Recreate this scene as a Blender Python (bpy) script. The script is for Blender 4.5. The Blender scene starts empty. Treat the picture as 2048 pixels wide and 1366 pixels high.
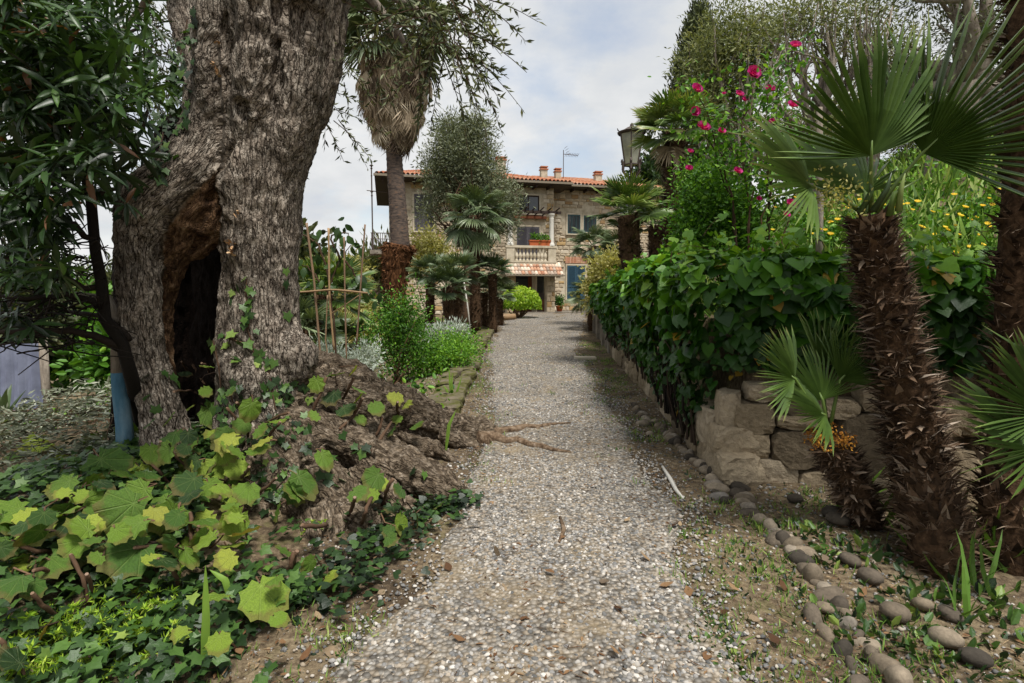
import bpy, math, random
import numpy as np
from mathutils import Vector, Matrix
from mathutils.bvhtree import BVHTree
rng = np.random.default_rng(11)
random.seed(11)
sc = bpy.context.scene
COL = sc.collection
pi = math.pi
R_ = math.radians

# ------------------------------------------------------------------ camera
FPX, CX, CY, HZ = 1138.0, 1024.0, 683.0, 600.0
EYE = np.array([0.0, 0.0, 1.6])
PIT = math.atan((CY - HZ) / FPX)
cam = bpy.data.cameras.new('camera')
cam.lens = FPX / 2048 * 36
cam.sensor_width = 36
cam.clip_start = 0.05
cam.clip_end = 40000
co = bpy.data.objects.new('camera', cam)
co.location = EYE
co.rotation_euler = (pi / 2 - PIT, 0, 0)
COL.objects.link(co)
sc.camera = co

# ------------------------------------------------------------------ world, sun, exposure
SUN_EL, SUN_AZ = R_(64), R_(152)          # azimuth clockwise from +Y
w = bpy.data.worlds.new('World')
sc.world = w
w.use_nodes = True
nt = w.node_tree
nt.nodes.clear()
def wn(t, **k):
    n = nt.nodes.new(t)
    for a, b in k.items():
        setattr(n, a, b)
    return n
def wl(a, b):
    nt.links.new(a, b)
def wmath(op, a, b=None):
    n = wn('ShaderNodeMath', operation=op)
    for i, v in enumerate((a, b)):
        if v is None:
            continue
        if isinstance(v, (int, float)):
            n.inputs[i].default_value = v
        else:
            wl(v, n.inputs[i])
    return n.outputs[0]
tc = wn('ShaderNodeTexCoord')
sep = wn('ShaderNodeSeparateXYZ')
wl(tc.outputs['Generated'], sep.inputs[0])
den = wmath('ADD', wmath('MAXIMUM', sep.outputs[2], 0.0), 0.30)
cmb = wn('ShaderNodeCombineXYZ')
wl(wmath('DIVIDE', sep.outputs[0], den), cmb.inputs[0])
wl(wmath('DIVIDE', sep.outputs[1], den), cmb.inputs[1])
def wnoise(scale, loc, detail=7, rough=0.55):
    mp = wn('ShaderNodeMapping')
    mp.inputs['Location'].default_value = loc
    wl(cmb.outputs[0], mp.inputs[0])
    n = wn('ShaderNodeTexNoise')
    n.inputs['Scale'].default_value = scale
    n.inputs['Detail'].default_value = detail
    n.inputs['Roughness'].default_value = rough
    wl(mp.outputs[0], n.inputs['Vector'])
    return n.outputs[0]
def wramp(fac, stops):
    r = wn('ShaderNodeValToRGB')
    e = r.color_ramp.elements
    while len(e) < len(stops):
        e.new(0.5)
    for i, (p, c) in enumerate(stops):
        e[i].position = p
        e[i].color = tuple(c) + (1,)
    wl(fac, r.inputs[0])
    return r.outputs[0]
sky = wn('ShaderNodeTexSky', sky_type='NISHITA')
sky.sun_disc = False
sky.sun_elevation = SUN_EL
sky.sun_rotation = SUN_AZ
sky.air_density = 1.2
sky.dust_density = 1.5
b1 = wn('ShaderNodeBackground')
b1.inputs[1].default_value = 0.05
wl(sky.outputs[0], b1.inputs[0])
b2 = wn('ShaderNodeBackground')
b2.inputs[1].default_value = 0.40
wl(wramp(wnoise(1.9, (3.1, 1.7, 0)), [(0.30, (0.46, 0.49, 0.54)), (0.42, (0.53, 0.545, 0.56)), (0.60, (0.66, 0.66, 0.655))]), b2.inputs[0])
cov = wramp(wnoise(1.35, (0.42, 0.95, 0), 8, 0.6), [(0.35, (0.5,) * 3), (0.50, (1,) * 3)])
mx = wn('ShaderNodeMixShader')
wl(cov, mx.inputs[0])
wl(b1.outputs[0], mx.inputs[1])
wl(b2.outputs[0], mx.inputs[2])
wo = wn('ShaderNodeOutputWorld')
wl(mx.outputs[0], wo.inputs[0])

sd = bpy.data.lights.new('sun', 'SUN')
sd.energy = 1.5
sd.angle = R_(15)
sd.color = (1.0, 0.965, 0.91)
so = bpy.data.objects.new('sun', sd)
sdir = Vector((math.sin(SUN_AZ) * math.cos(SUN_EL), math.cos(SUN_AZ) * math.cos(SUN_EL), math.sin(SUN_EL)))
so.rotation_euler = (-sdir).to_track_quat('-Z', 'Y').to_euler()
so.location = sdir * 60
COL.objects.link(so)
vs = sc.view_settings
vs.view_transform = 'Standard'
vs.look = 'None'
vs.exposure = 1.78
vs.gamma = 1.0
sc.cycles.max_bounces = 6
sc.cycles.transparent_max_bounces = 8
sc.cycles.use_denoising = True

# ------------------------------------------------------------------ helpers
def hx(s):
    s = s.lstrip('#')
    out = []
    for i in (0, 2, 4):
        v = int(s[i:i + 2], 16) / 255
        out.append(v / 12.92 if v <= 0.04045 else ((v + 0.055) / 1.055) ** 2.4)
    return tuple(out)

_s, _c = math.sin(PIT), math.cos(PIT)
def ray(px, py):
    u = (px - CX) / FPX
    v = (CY - py) / FPX
    return np.array([u, v * _s + _c, v * _c - _s])
def at(px, py, Y):
    d = ray(px, py)
    return EYE + d * (Y / d[1])

def vnoise(P, seed=0):
    """value noise, P (n,3) -> (n,) in 0..1"""
    P = np.asarray(P, float)
    I = np.floor(P).astype(np.int64)
    Fr = P - I
    Fr = Fr * Fr * (3 - 2 * Fr)
    def h(ix, iy, iz):
        n = (ix * 73856093) ^ (iy * 19349663) ^ (iz * 83492791) ^ (seed * 2654435761)
        n = (n ^ (n >> 13)) * 1274126177
        n = n ^ (n >> 16)
        return (n & 0xffff) / 65535.0
    r = 0
    for dx in (0, 1):
        wx = Fr[:, 0] if dx else 1 - Fr[:, 0]
        for dy in (0, 1):
            wy = Fr[:, 1] if dy else 1 - Fr[:, 1]
            for dz in (0, 1):
                wz = Fr[:, 2] if dz else 1 - Fr[:, 2]
                r = r + wx * wy * wz * h(I[:, 0] + dx, I[:, 1] + dy, I[:, 2] + dz)
    return r
def fbm(P, oct=3, seed=0):
    P = np.asarray(P, float)
    a, s, t = 1.0, 0, 0
    for o in range(oct):
        s = s + a * vnoise(P * 2 ** o + 17.3 * o, seed + o)
        t += a
        a *= 0.5
    return s / t

def sstep(a, b, x):
    t = np.clip((x - a) / (b - a), 0, 1)
    return t * t * (3 - 2 * t)

def nrm(v):
    v = np.asarray(v, float)
    return v / (np.linalg.norm(v, axis=-1, keepdims=True) + 1e-12)

ORG = {}
def link(o, parent=None):
    COL.objects.link(o)
    if parent is not None:
        o.parent = parent
def thing(name, label, cat, loc=(0, 0, 0), group=None, kind=None):
    o = bpy.data.objects.new(name, None)
    o.empty_display_size = 0.1
    o.location = loc
    COL.objects.link(o)
    ORG[o.name] = np.array(loc, float)
    tag(o, label, cat, group, kind)
    return o
def tag(o, label=None, cat=None, group=None, kind=None):
    if label: o['label'] = label
    if cat: o['category'] = cat
    if group: o['group'] = group
    if kind: o['kind'] = kind
    return o
def org(o):
    return ORG.get(o.name, np.zeros(3)) if o is not None else np.zeros(3)

def raw_mesh(name, V, T=None, Q=None, C=None, smooth=False, vec=None):
    V = np.asarray(V, np.float32).reshape(-1, 3)
    T = np.zeros((0, 3), np.int32) if T is None or len(T) == 0 else np.asarray(T, np.int32)
    Q = np.zeros((0, 4), np.int32) if Q is None or len(Q) == 0 else np.asarray(Q, np.int32)
    me = bpy.data.meshes.new(name)
    me.vertices.add(len(V))
    me.vertices.foreach_set('co', V.ravel())
    loops = np.concatenate([T.ravel(), Q.ravel()]).astype(np.int32)
    me.loops.add(len(loops))
    me.loops.foreach_set('vertex_index', loops)
    np_ = len(T) + len(Q)
    me.polygons.add(np_)
    st = np.concatenate([np.arange(len(T)) * 3, len(T) * 3 + np.arange(len(Q)) * 4]).astype(np.int32)
    me.polygons.foreach_set('loop_start', st)
    me.polygons.foreach_set('use_smooth', np.full(np_, smooth))
    if C is not None:
        a = me.attributes.new('col', 'FLOAT', 'POINT')
        a.data.foreach_set('value', np.asarray(C, np.float32))
    if vec is not None:
        a = me.attributes.new('bark', 'FLOAT_VECTOR', 'POINT')
        a.data.foreach_set('vector', np.asarray(vec, np.float32).ravel())
    me.update(calc_edges=True)
    return me

class MB:
    def __init__(s):
        s.V, s.T, s.Q, s.C, s.n = [], [], [], [], 0
    def add(s, V, T=None, Q=None, c=0.5):
        V = np.asarray(V, float).reshape(-1, 3)
        if T is not None and len(T): s.T.append(np.asarray(T, int) + s.n)
        if Q is not None and len(Q): s.Q.append(np.asarray(Q, int) + s.n)
        s.V.append(V)
        c = np.asarray(c, float)
        s.C.append(np.full(len(V), float(c)) if c.ndim == 0 else c)
        s.n += len(V)
        return s
    def box(s, a, b, c=0.5, ax=None):
        """a,b: min/max corners in frame ax=(origin, e1, e2, e3)"""
        x0, y0, z0 = a
        x1, y1, z1 = b
        P = np.array([[x0, y0, z0], [x1, y0, z0], [x1, y1, z0], [x0, y1, z0], [x0, y0, z1], [x1, y0, z1], [x1, y1, z1], [x0, y1, z1]], float)
        if ax is not None:
            o, e1, e2, e3 = [np.asarray(q, float) for q in ax]
            P = o + P[:, :1] * e1 + P[:, 1:2] * e2 + P[:, 2:] * e3
        return s.add(P, Q=[[0, 3, 2, 1], [4, 5, 6, 7], [0, 1, 5, 4], [1, 2, 6, 5], [2, 3, 7, 6], [3, 0, 4, 7]], c=c)
    def tube(s, P, r, seg=8, c=0.5, jit=0.0, cap=True):
        P = np.asarray(P, float)
        n = len(P)
        r = np.broadcast_to(np.asarray(r, float), (n,))
        Tn = nrm(np.gradient(P, axis=0))
        up = np.array([0, 0, 1.0]) if abs(Tn[0][2]) < 0.9 else np.array([1.0, 0, 0])
        A = nrm(np.cross(Tn[0], up))
        th = np.arange(seg) * 2 * pi / seg
        rings = []
        for i in range(n):
            A = nrm(A - Tn[i] * np.dot(A, Tn[i]))
            B = np.cross(Tn[i], A)
            rr = r[i] * (1 + jit * (rng.random(seg) - 0.5))
            rings.append(P[i] + (np.cos(th) * rr)[:, None] * A + (np.sin(th) * rr)[:, None] * B)
        V = np.concatenate(rings + [P[:1], P[-1:]])
        i = np.arange(n - 1)[:, None] * seg
        j = np.arange(seg)[None, :]
        k = (j + 1) % seg
        Q = np.stack([i + j, i + k, i + seg + k, i + seg + j], -1).reshape(-1, 4)
        T = None
        if cap:
            j = np.arange(seg)
            k = (j + 1) % seg
            T = np.concatenate([np.stack([np.full(seg, n * seg), k, j], 1), np.stack([np.full(seg, n * seg + 1), (n - 1) * seg + j, (n - 1) * seg + k], 1)])
        return s.add(V, T=T, Q=Q, c=c)
    def lathe(s, base, prof, seg=12, c=0.5):
        prof = np.asarray(prof, float)
        th = np.arange(seg) * 2 * pi / seg
        V = np.stack([np.cos(th)[None] * prof[:, :1], np.sin(th)[None] * prof[:, :1], np.repeat(prof[:, 1:], seg, 1)], -1).reshape(-1, 3) + np.asarray(base, float)
        n = len(prof)
        i = np.arange(n - 1)[:, None] * seg
        j = np.arange(seg)[None, :]
        k = (j + 1) % seg
        return s.add(V, Q=np.stack([i + j, i + k, i + seg + k, i + seg + j], -1).reshape(-1, 4), c=c)
    def scat(s, tm, pos, X, Z, sc_, c):
        """copies of leaf template tm=(V,T) : axis X, normal Z"""
        tv, tt = tm
        pos = np.asarray(pos, float).reshape(-1, 3)
        n = len(pos)
        if n == 0:
            return s
        X = nrm(np.broadcast_to(np.asarray(X, float), (n, 3)))
        Z = np.broadcast_to(np.asarray(Z, float), (n, 3))
        Y = nrm(np.cross(Z, X))
        Z = np.cross(X, Y)
        S = np.broadcast_to(np.asarray(sc_, float), (n,))[:, None, None]
        V = pos[:, None] + S * (tv[None, :, 0:1] * X[:, None] + tv[None, :, 1:2] * Y[:, None] + tv[None, :, 2:3] * Z[:, None])
        T = tt[None] + (np.arange(n) * len(tv))[:, None, None]
        c = np.broadcast_to(np.asarray(c, float), (n,))
        return s.add(V.reshape(-1, 3), T=T.reshape(-1, 3), c=np.repeat(c, len(tv)))
    def mesh(s, name, off=None, smooth=False):
        V = np.concatenate(s.V)
        if off is not None:
            V = V - off
        return raw_mesh(name, V, np.concatenate(s.T) if s.T else None, np.concatenate(s.Q) if s.Q else None, np.concatenate(s.C), smooth)
    def build(s, name, mat, parent=None, smooth=False, loc=None):
        off = org(parent)
        if loc is not None:
            off = np.asarray(loc, float)
        o = bpy.data.objects.new(name, s.mesh(name, off, smooth))
        o.data.materials.append(mat)
        link(o, parent)
        if parent is None:
            o.location = off
        elif loc is not None:
            o.location = off - org(parent)
        ORG[o.name] = off
        return o

def inst(name, me, parent, M=None, c=None, mat=None):
    o = bpy.data.objects.new(name, me)
    if mat is not None and not me.materials:
        me.materials.append(mat)
    link(o, parent)
    if M is not None:
        o.matrix_basis = M
    if c is not None:
        o.color = (1 - c, 1, 1, 1)
    return o
def frame(pos, X, Z, s=1.0):
    X = nrm(X)
    Y = nrm(np.cross(Z, X))
    Z = np.cross(X, Y)
    S = np.broadcast_to(np.asarray(s, float), (3,))
    return Matrix(((X[0] * S[0], Y[0] * S[1], Z[0] * S[2], pos[0]), (X[1] * S[0], Y[1] * S[1], Z[1] * S[2], pos[1]), (X[2] * S[0], Y[2] * S[1], Z[2] * S[2], pos[2]), (0, 0, 0, 1)))

def split_leaves(tm, pos, X, Z, S, c, mat, parent, nparts, leafname='leaf', restname='foliage', tmname=None):
    """the nparts that show largest become leaf objects, the rest one joined stuff part"""
    pos = np.asarray(pos, float)
    n = len(pos)
    X = np.broadcast_to(X, (n, 3)); Z = np.broadcast_to(Z, (n, 3)); S = np.broadcast_to(S, (n,)); c = np.broadcast_to(c, (n,))
    d = np.linalg.norm(pos - EYE, axis=1)
    vis = S / d
    rel = pos - EYE
    px = CX + FPX * rel[:, 0] / np.maximum(rel[:, 1], .1)
    inside = (rel[:, 1] > .3) & (px > 0) & (px < 2048)
    vis = np.where(inside, vis, -1)
    order = np.argsort(-vis)
    big, rest = order[:nparts], order[nparts:]
    me = raw_mesh(tmname or leafname, tm[0], tm[1], None, np.zeros(len(tm[0])), True)
    me.materials.append(mat)
    o0 = org(parent)
    for i in big:
        inst(leafname, me, parent, frame(pos[i] - o0, X[i], Z[i], S[i]), c[i])
    if len(rest):
        mb = MB().scat(tm, pos[rest], X[rest], Z[rest], S[rest], c[rest])
        o = mb.build(restname, mat, parent, True)
        o['kind'] = 'stuff'

# ------------------------------------------------------------------ materials
def newmat(name):
    m = bpy.data.materials.new(name)
    m.use_nodes = True
    t = m.node_tree
    t.nodes.clear()
    return m, t
def N(t, ty, **k):
    n = t.nodes.new(ty)
    for a, b in k.items():
        setattr(n, a, b)
    return n
def ramp(t, fac, cols, pos=None):
    r = N(t, 'ShaderNodeValToRGB')
    e = r.color_ramp.elements
    while len(e) < len(cols):
        e.new(0.5)
    for i, c in enumerate(cols):
        e[i].position = pos[i] if pos else i / max(1, len(cols) - 1)
        e[i].color = tuple(c)[:3] + (1,)
    t.links.new(fac, r.inputs[0])
    return r.outputs[0]
def nmath(t, op, a, b=0.0, clamp=False):
    n = N(t, 'ShaderNodeMath', operation=op, use_clamp=clamp)
    for i, v in enumerate((a, b)):
        if isinstance(v, (int, float)):
            n.inputs[i].default_value = v
        else:
            t.links.new(v, n.inputs[i])
    return n.outputs[0]
def tnoise(t, scale, detail=5, rough=0.6, vec=None, stretch=None):
    n = N(t, 'ShaderNodeTexNoise')
    n.inputs['Scale'].default_value = scale
    n.inputs['Detail'].default_value = detail
    n.inputs['Roughness'].default_value = rough
    if vec is None:
        vec = N(t, 'ShaderNodeNewGeometry').outputs['Position']
    if stretch:
        mp = N(t, 'ShaderNodeMapping')
        mp.inputs['Scale'].default_value = stretch
        t.links.new(vec, mp.inputs[0])
        vec = mp.outputs[0]
    t.links.new(vec, n.inputs['Vector'])
    return n.outputs[0]
def facval(t):
    a = N(t, 'ShaderNodeAttribute')
    a.attribute_name = 'col'
    oi = N(t, 'ShaderNodeObjectInfo')
    s = N(t, 'ShaderNodeSeparateColor')
    t.links.new(oi.outputs['Color'], s.inputs[0])
    return nmath(t, 'ADD', a.outputs['Fac'], nmath(t, 'SUBTRACT', 1.0, s.outputs[0]), True)
def mixcol(t, mode, fac, a, b):
    n = N(t, 'ShaderNodeMix', data_type='RGBA', blend_type=mode)
    for i, v in ((0, fac), (6, a), (7, b)):
        if isinstance(v, (int, float)):
            n.inputs[i].default_value = v
        elif isinstance(v, tuple):
            n.inputs[i].default_value = v[:3] + (1,)
        else:
            t.links.new(v, n.inputs[i])
    return n.outputs[2]
def finish(m, t, colr, rough, bump=None, bstr=0.3, bdist=0.02, tl=0.0, spec=0.4, tlcol=None, metal=0.0):
    p = N(t, 'ShaderNodeBsdfPrincipled')
    if isinstance(colr, tuple):
        p.inputs['Base Color'].default_value = colr[:3] + (1,)
    else:
        t.links.new(colr, p.inputs['Base Color'])
    if isinstance(rough, (int, float)):
        p.inputs['Roughness'].default_value = rough
    else:
        t.links.new(rough, p.inputs['Roughness'])
    p.inputs['Specular IOR Level'].default_value = spec
    p.inputs['Metallic'].default_value = metal
    if bump is not None:
        b = N(t, 'ShaderNodeBump')
        b.inputs['Strength'].default_value = bstr
        b.inputs['Distance'].default_value = bdist
        t.links.new(bump, b.inputs['Height'])
        t.links.new(b.outputs[0], p.inputs['Normal'])
    out = p.outputs[0]
    if tl > 0:
        tr = N(t, 'ShaderNodeBsdfTranslucent')
        t.links.new(mixcol(t, 'MULTIPLY', 1.0, colr, (1.5, 1.4, 0.6)), tr.inputs[0])
        ms = N(t, 'ShaderNodeMixShader')
        ms.inputs[0].default_value = tl
        t.links.new(out, ms.inputs[1])
        t.links.new(tr.outputs[0], ms.inputs[2])
        out = ms.outputs[0]
    o = N(t, 'ShaderNodeOutputMaterial')
    t.links.new(out, o.inputs[0])
    return m
def M(name, cols, rough=0.85, scale=6, bump=0.3, bscale=30, vary=0.35, tl=0.0, spec=0.3, pos=None, usefac=True, stretch=None, bdist=0.01, metal=0.0):
    """colour ramp driven by per-piece value (usefac) or noise, with noise brightness variation"""
    m, t = newmat(name)
    n1 = tnoise(t, scale, 5, 0.6, None, stretch)
    if usefac:
        base = ramp(t, facval(t), cols, pos)
    else:
        base = ramp(t, nmath(t, 'MULTIPLY_ADD' if False else 'ADD', nmath(t, 'MULTIPLY', nmath(t, 'SUBTRACT', n1, 0.5), 2.4), 0.5, True), cols, pos)
    v = nmath(t, 'ADD', nmath(t, 'MULTIPLY', nmath(t, 'SUBTRACT', tnoise(t, scale * 2.7, 5, 0.7, None, stretch), 0.5), vary * 3), 1.0)
    cc = N(t, 'ShaderNodeCombineColor')
    for i in range(3):
        t.links.new(v, cc.inputs[i])
    base = mixcol(t, 'MULTIPLY', 1.0, base, cc.outputs[0])
    bp = tnoise(t, bscale, 5, 0.65, None, stretch) if bump > 0 else None
    return finish(m, t, base, rough, bp, bump, bdist, tl, spec, metal=metal)

G = lambda *a: [hx(x) for x in a]
def lobed_mat():
    m, t = newmat('lobed_leaf')
    oc = N(t, 'ShaderNodeTexCoord').outputs['Object']
    s = N(t, 'ShaderNodeSeparateXYZ'); t.links.new(oc, s.inputs[0])
    dx = nmath(t, 'SUBTRACT', s.outputs[0], .2)
    ang = N(t, 'ShaderNodeMath', operation='ARCTAN2'); t.links.new(s.outputs[1], ang.inputs[0]); t.links.new(dx, ang.inputs[1])
    rad = nmath(t, 'SQRT', nmath(t, 'ADD', nmath(t, 'MULTIPLY', dx, dx), nmath(t, 'MULTIPLY', s.outputs[1], s.outputs[1])))
    f = nmath(t, 'ABSOLUTE', nmath(t, 'SUBTRACT', nmath(t, 'FRACT', nmath(t, 'ADD', nmath(t, 'MULTIPLY', ang.outputs[0], 9 / (2 * pi * .93)), .5 + .5)), .5))
    vein = ramp(t, nmath(t, 'MULTIPLY', f, rad), [(1, 1, 1), (0, 0, 0)], [.008, .03])
    fine = tnoise(t, 26, 5, .7, oc)
    base = ramp(t, facval(t), G('#22391a', '#436322', '#6b882c', '#98a63e', '#8f7a42'))
    base = mixcol(t, 'MULTIPLY', 1.0, base, ramp(t, fine, [(.68, .7, .66), (1.18, 1.16, 1.1)], [.35, .65]))
    base = mixcol(t, 'MIX', nmath(t, 'MULTIPLY', vein, .12), base, hx('#a9b877'))
    base = mixcol(t, 'MIX', ramp(t, nmath(t, 'ADD', rad, nmath(t, 'MULTIPLY', tnoise(t, 7, 4, .6, oc), .35)), [(0, 0, 0), (.55, .55, .55)], [.72, .86]), base, hx('#6d5a34'))
    return finish(m, t, base, .55, nmath(t, 'ADD', nmath(t, 'MULTIPLY', vein, -.8), fine), .5, .02, .22, .35)
m_leaf_big = lobed_mat()
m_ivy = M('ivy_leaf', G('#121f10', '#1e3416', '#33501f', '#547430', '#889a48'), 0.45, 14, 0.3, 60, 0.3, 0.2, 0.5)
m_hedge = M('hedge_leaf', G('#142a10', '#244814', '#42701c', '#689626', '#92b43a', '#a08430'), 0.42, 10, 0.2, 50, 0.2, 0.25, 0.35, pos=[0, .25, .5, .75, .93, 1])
m_dark = M('dark_leaf', G('#151f0e', '#213617', '#355022', '#4f6c36', '#6b4a30'), 0.4, 10, 0.15, 50, 0.15, 0.18, 0.45, pos=[0, .3, .6, .9, 1])
m_olive = M('olive_leaf', G('#2c3420', '#46502f', '#646c46', '#878c68'), 0.55, 3, 0, 50, 0.15, 0.15, 0.35)
m_olivemid = M('olive_leaf_grey', G('#3a422e', '#586148', '#7b8266', '#a2a78c'), 0.55, 3, 0, 50, 0.15, 0.15, 0.35)
m_olivebright = M('olive_leaf_light', G('#3a4424', '#5a6536', '#7d8450', '#a3a67a'), 0.55, 3, 0, 50, 0.15, 0.2, 0.35)
m_cyp = M('cypress_leaf', G('#20291a', '#363f26', '#525a38', '#6f7350'), 0.7, 2, 0, 50, 0.2, 0.1, 0.2)
m_shrub = M('shrub_leaf', G('#1f3a12', '#39611b', '#558425', '#82ad38'), 0.5, 4, 0, 50, 0.15, 0.28, 0.35)
m_bright = M('bright_leaf', G('#4a7018', '#73981f', '#9dbb38', '#c3cf5c'), 0.5, 4, 0, 50, 0.12, 0.3, 0.35)
m_yel = M('yellow_green_leaf', G('#5f6430', '#838446', '#a3a060', '#bfb880'), 0.6, 3, 0, 50, 0.15, 0.3, 0.3)
m_silver = M('silver_leaf', G('#7d8a7c', '#a6b0a4', '#c9d0c6'), 0.6, 3, 0, 50, 0.15, 0.15, 0.3)
m_palm = M('palm_leaf', G('#283a18', '#3e5624', '#5b7434', '#7d8e4c', '#948c58'), 0.4, 8, 0, 60, 0.25, 0.2, 0.5)
m_palmgrey = M('palm_leaf_grey', G('#2b3a20', '#455735', '#657550', '#8b9774'), 0.45, 8, 0, 60, 0.15, 0.15, 0.4)
m_deadfrond = M('dead_frond', G('#57493c', '#887763', '#ae9d85', '#c9bca4'), 0.85, 9, 0.3, 60, 0.25, 0.0, 0.2, stretch=(1, 1, .15))
m_boot = M('palm_leaf_base', G('#2b2119', '#4e3d2e', '#6e5946', '#978674', '#bdb0a1'), 0.9, 18, 0.4, 80, 0.3, 0, 0.2, pos=[0, .35, .65, .9, 1])
m_fibre = M('palm_fibre', G('#291f17', '#463526', '#5f4a38'), 0.95, 30, 0.8, 60, 0.5, 0, 0.1, usefac=False)
m_rootfibre = M('root_fibre', G('#251912', '#47301f', '#68462e', '#825e40'), 0.95, 14, 0.9, 45, 0.5, 0, 0.1, usefac=False, stretch=(1, 1, .5))
m_palmtrunk = M('palm_trunk', G('#2e2825', '#473e39', '#5f5249', '#70553f'), 0.9, 7, 0.5, 30, 0.3, 0, 0.2, usefac=False, stretch=(1, 1, 3))
m_twig = M('twig', G('#2b2119', '#4f3c2d', '#745b45'), 0.85, 14, 0.4, 60, 0.3, 0, 0.2)
m_darktwig = M('dark_twig', G('#17130f', '#2a221b', '#3e3228'), 0.85, 14, 0.4, 60, 0.3, 0, 0.2)
m_palebark = M('pale_bark', G('#5a5148', '#80766a', '#a0978a'), 0.9, 9, 0.7, 30, 0.35, 0, 0.2, usefac=False, stretch=(1, 1, .25), bdist=.03)
m_stone = M('wall_stone', G('#625747', '#82745e', '#998a72', '#aa9c86'), 0.92, 6, 0.9, 30, 0.5, 0, 0.2, bdist=.03)
m_cobble = M('cobble', G('#38332c', '#584f44', '#736756', '#8f8372', '#6f6a64'), 0.92, 11, 0.5, 50, 0.55, 0, 0.3)
m_moss = M('mossy_stone', G('#3a3d1e', '#54532e', '#645d4c', '#74695a'), 0.95, 5, 0.6, 40, 0.3, 0, 0.1, usefac=False)
m_gravel = M('gravel_stone', G('#525250', '#706f6d', '#8b8884', '#a39f98', '#918472', '#c5c0b8'), 0.85, 60, 0.2, 200, 0.15, 0, 0.3)
m_dry = M('dry_leaf', G('#432f20', '#664931', '#846648', '#9c876a', '#6b5d4e'), 0.8, 30, 0.3, 60, 0.2, 0.15, 0.2)
m_grass = M('grass_blade', G('#3c5420', '#577a2b', '#7a9a3f', '#9aa860'), 0.55, 6, 0, 60, 0.1, 0.25, 0.3)
m_bamboo = M('bamboo', G('#6b523e', '#8a6e4e', '#a58760', '#79604c'), 0.6, 6, 0.1, 40, 0.2, 0, 0.4)
m_white = M('white_paint', G('#b9b5ab', '#d3cfc5'), 0.7, 8, 0.1, 40, 0.15, 0, 0.3)
m_iron = M('wrought_iron', G('#2a2523', '#463a33', '#5d4a3d'), 0.6, 20, 0.3, 60, 0.3, 0, 0.4)
m_concrete = M('weathered_concrete', G('#5d574e', '#797166', '#938b7e'), 0.95, 3, 0.5, 40, 0.3, 0, 0.15, usefac=False)

# ------------------------------------------------------------------ terrain
def wall_x(y):                 # face of the retaining wall beside the path
    return np.interp(y, [0, 4.5, 8, 13, 22, 30], [1.62, 1.72, 2.0, 2.25, 2.95, 3.6])
def wall_y(x):                 # face of the retaining wall that turns to the side
    return np.interp(x, [1.6, 1.9, 3.0, 6.0, 20], [4.7, 4.55, 4.25, 3.9, 2.0])
def H0(x, y):
    x = np.asarray(x, float); y = np.asarray(y, float)
    z = 0.031 * np.clip(y, -6, 31)
    # olive mound
    z = z + 0.26 * np.exp(-((x + 2.4) / 1.0) ** 2 - ((y - 4.6) / 0.95) ** 2)
    z = z + 0.06 * np.exp(-((x + 1.3) / 0.7) ** 2 - ((y - 4.2) / 0.9) ** 2)
    z = z + 0.34 * np.exp(-((x + 2.75) / 0.85) ** 2 - ((y - 3.2) / 1.0) ** 2)
    # garden falls away to the left
    dl = np.maximum(-3.6 - x, 0)
    z = z - np.minimum(0.13 * dl, 24) * sstep(2, 9, y + dl)
    z = z - 0.25 * sstep(-1.0, -2.6, x) * sstep(7, 10, y) * sstep(34, 26, y)
    # bank
    d = np.minimum(x - wall_x(y), y - wall_y(x))
    far = np.maximum(d - 1.0, 0)
    bh = 1.15 + 0.12 * np.clip(d, 0, 1) + 14 * (1 - np.exp(-far * 0.04)) 
    bh = bh * np.where(y > 13, 1 - 0.55 * sstep(13, 16, y) * np.exp(-np.maximum(d, 0) * .35), 1)
    z = z + bh * sstep(0.14, 0.34, d)
    z = z - np.minimum(np.maximum(y - 60, 0) * 0.06, 20)
    return z
def H(x, y):
    x = np.asarray(x, float); y = np.asarray(y, float)
    sh = np.broadcast(x, y).shape
    P = np.stack([np.broadcast_to(x, sh).ravel(), np.broadcast_to(y, sh).ravel(), np.zeros(int(np.prod(sh)))], 1)
    n = (fbm(P * 1.7, 2, 3) - .5) * .07 + (fbm(P * 7, 2, 5) - .5) * .022
    # flatter on the path
    k = 1 - .75 * sstep(.5, .2, np.abs(P[:, 0] - .4) - .6)
    return H0(x, y) + (n * k).reshape(sh)
def gpt(px, py):
    """point of the ground seen at a pixel"""
    d = ray(px, py)
    t0, t1 = 1.0, 1.0
    t = np.concatenate([np.linspace(1, 12, 1200), np.linspace(12, 60, 800)])
    P = EYE + t[:, None] * d
    b = P[:, 2] - H(P[:, 0], P[:, 1])
    i = np.argmax(b < 0)
    return P[i]
def onG(x, y, dz=0.0):
    return np.array([x, y, float(H(x, y)) + dz])

def graded(a0, a1, h, far, grow=1.18):
    out = list(np.arange(a0, a1 + 1e-6, h))
    s, v = h, a1
    while v < far:
        s *= grow
        v += s
        out.append(v)
    return out
gx = np.array([-v for v in graded(0, 5, .07, 700)][::-1][:-1] + graded(0, 6, .07, 500))
gy = np.array([-v for v in graded(-1.0, 0, .3, 120)][::-1] + graded(1.2, 9.5, .07, 900, 1.1))
XX, YY = np.meshgrid(gx, gy, indexing='ij')
ZZ = H(XX, YY)
nx, ny = XX.shape
i, j = np.meshgrid(np.arange(nx - 1), np.arange(ny - 1), indexing='ij')
Qg = np.stack([i * ny + j, (i + 1) * ny + j, (i + 1) * ny + j + 1, i * ny + j + 1], -1).reshape(-1, 4)

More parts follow.
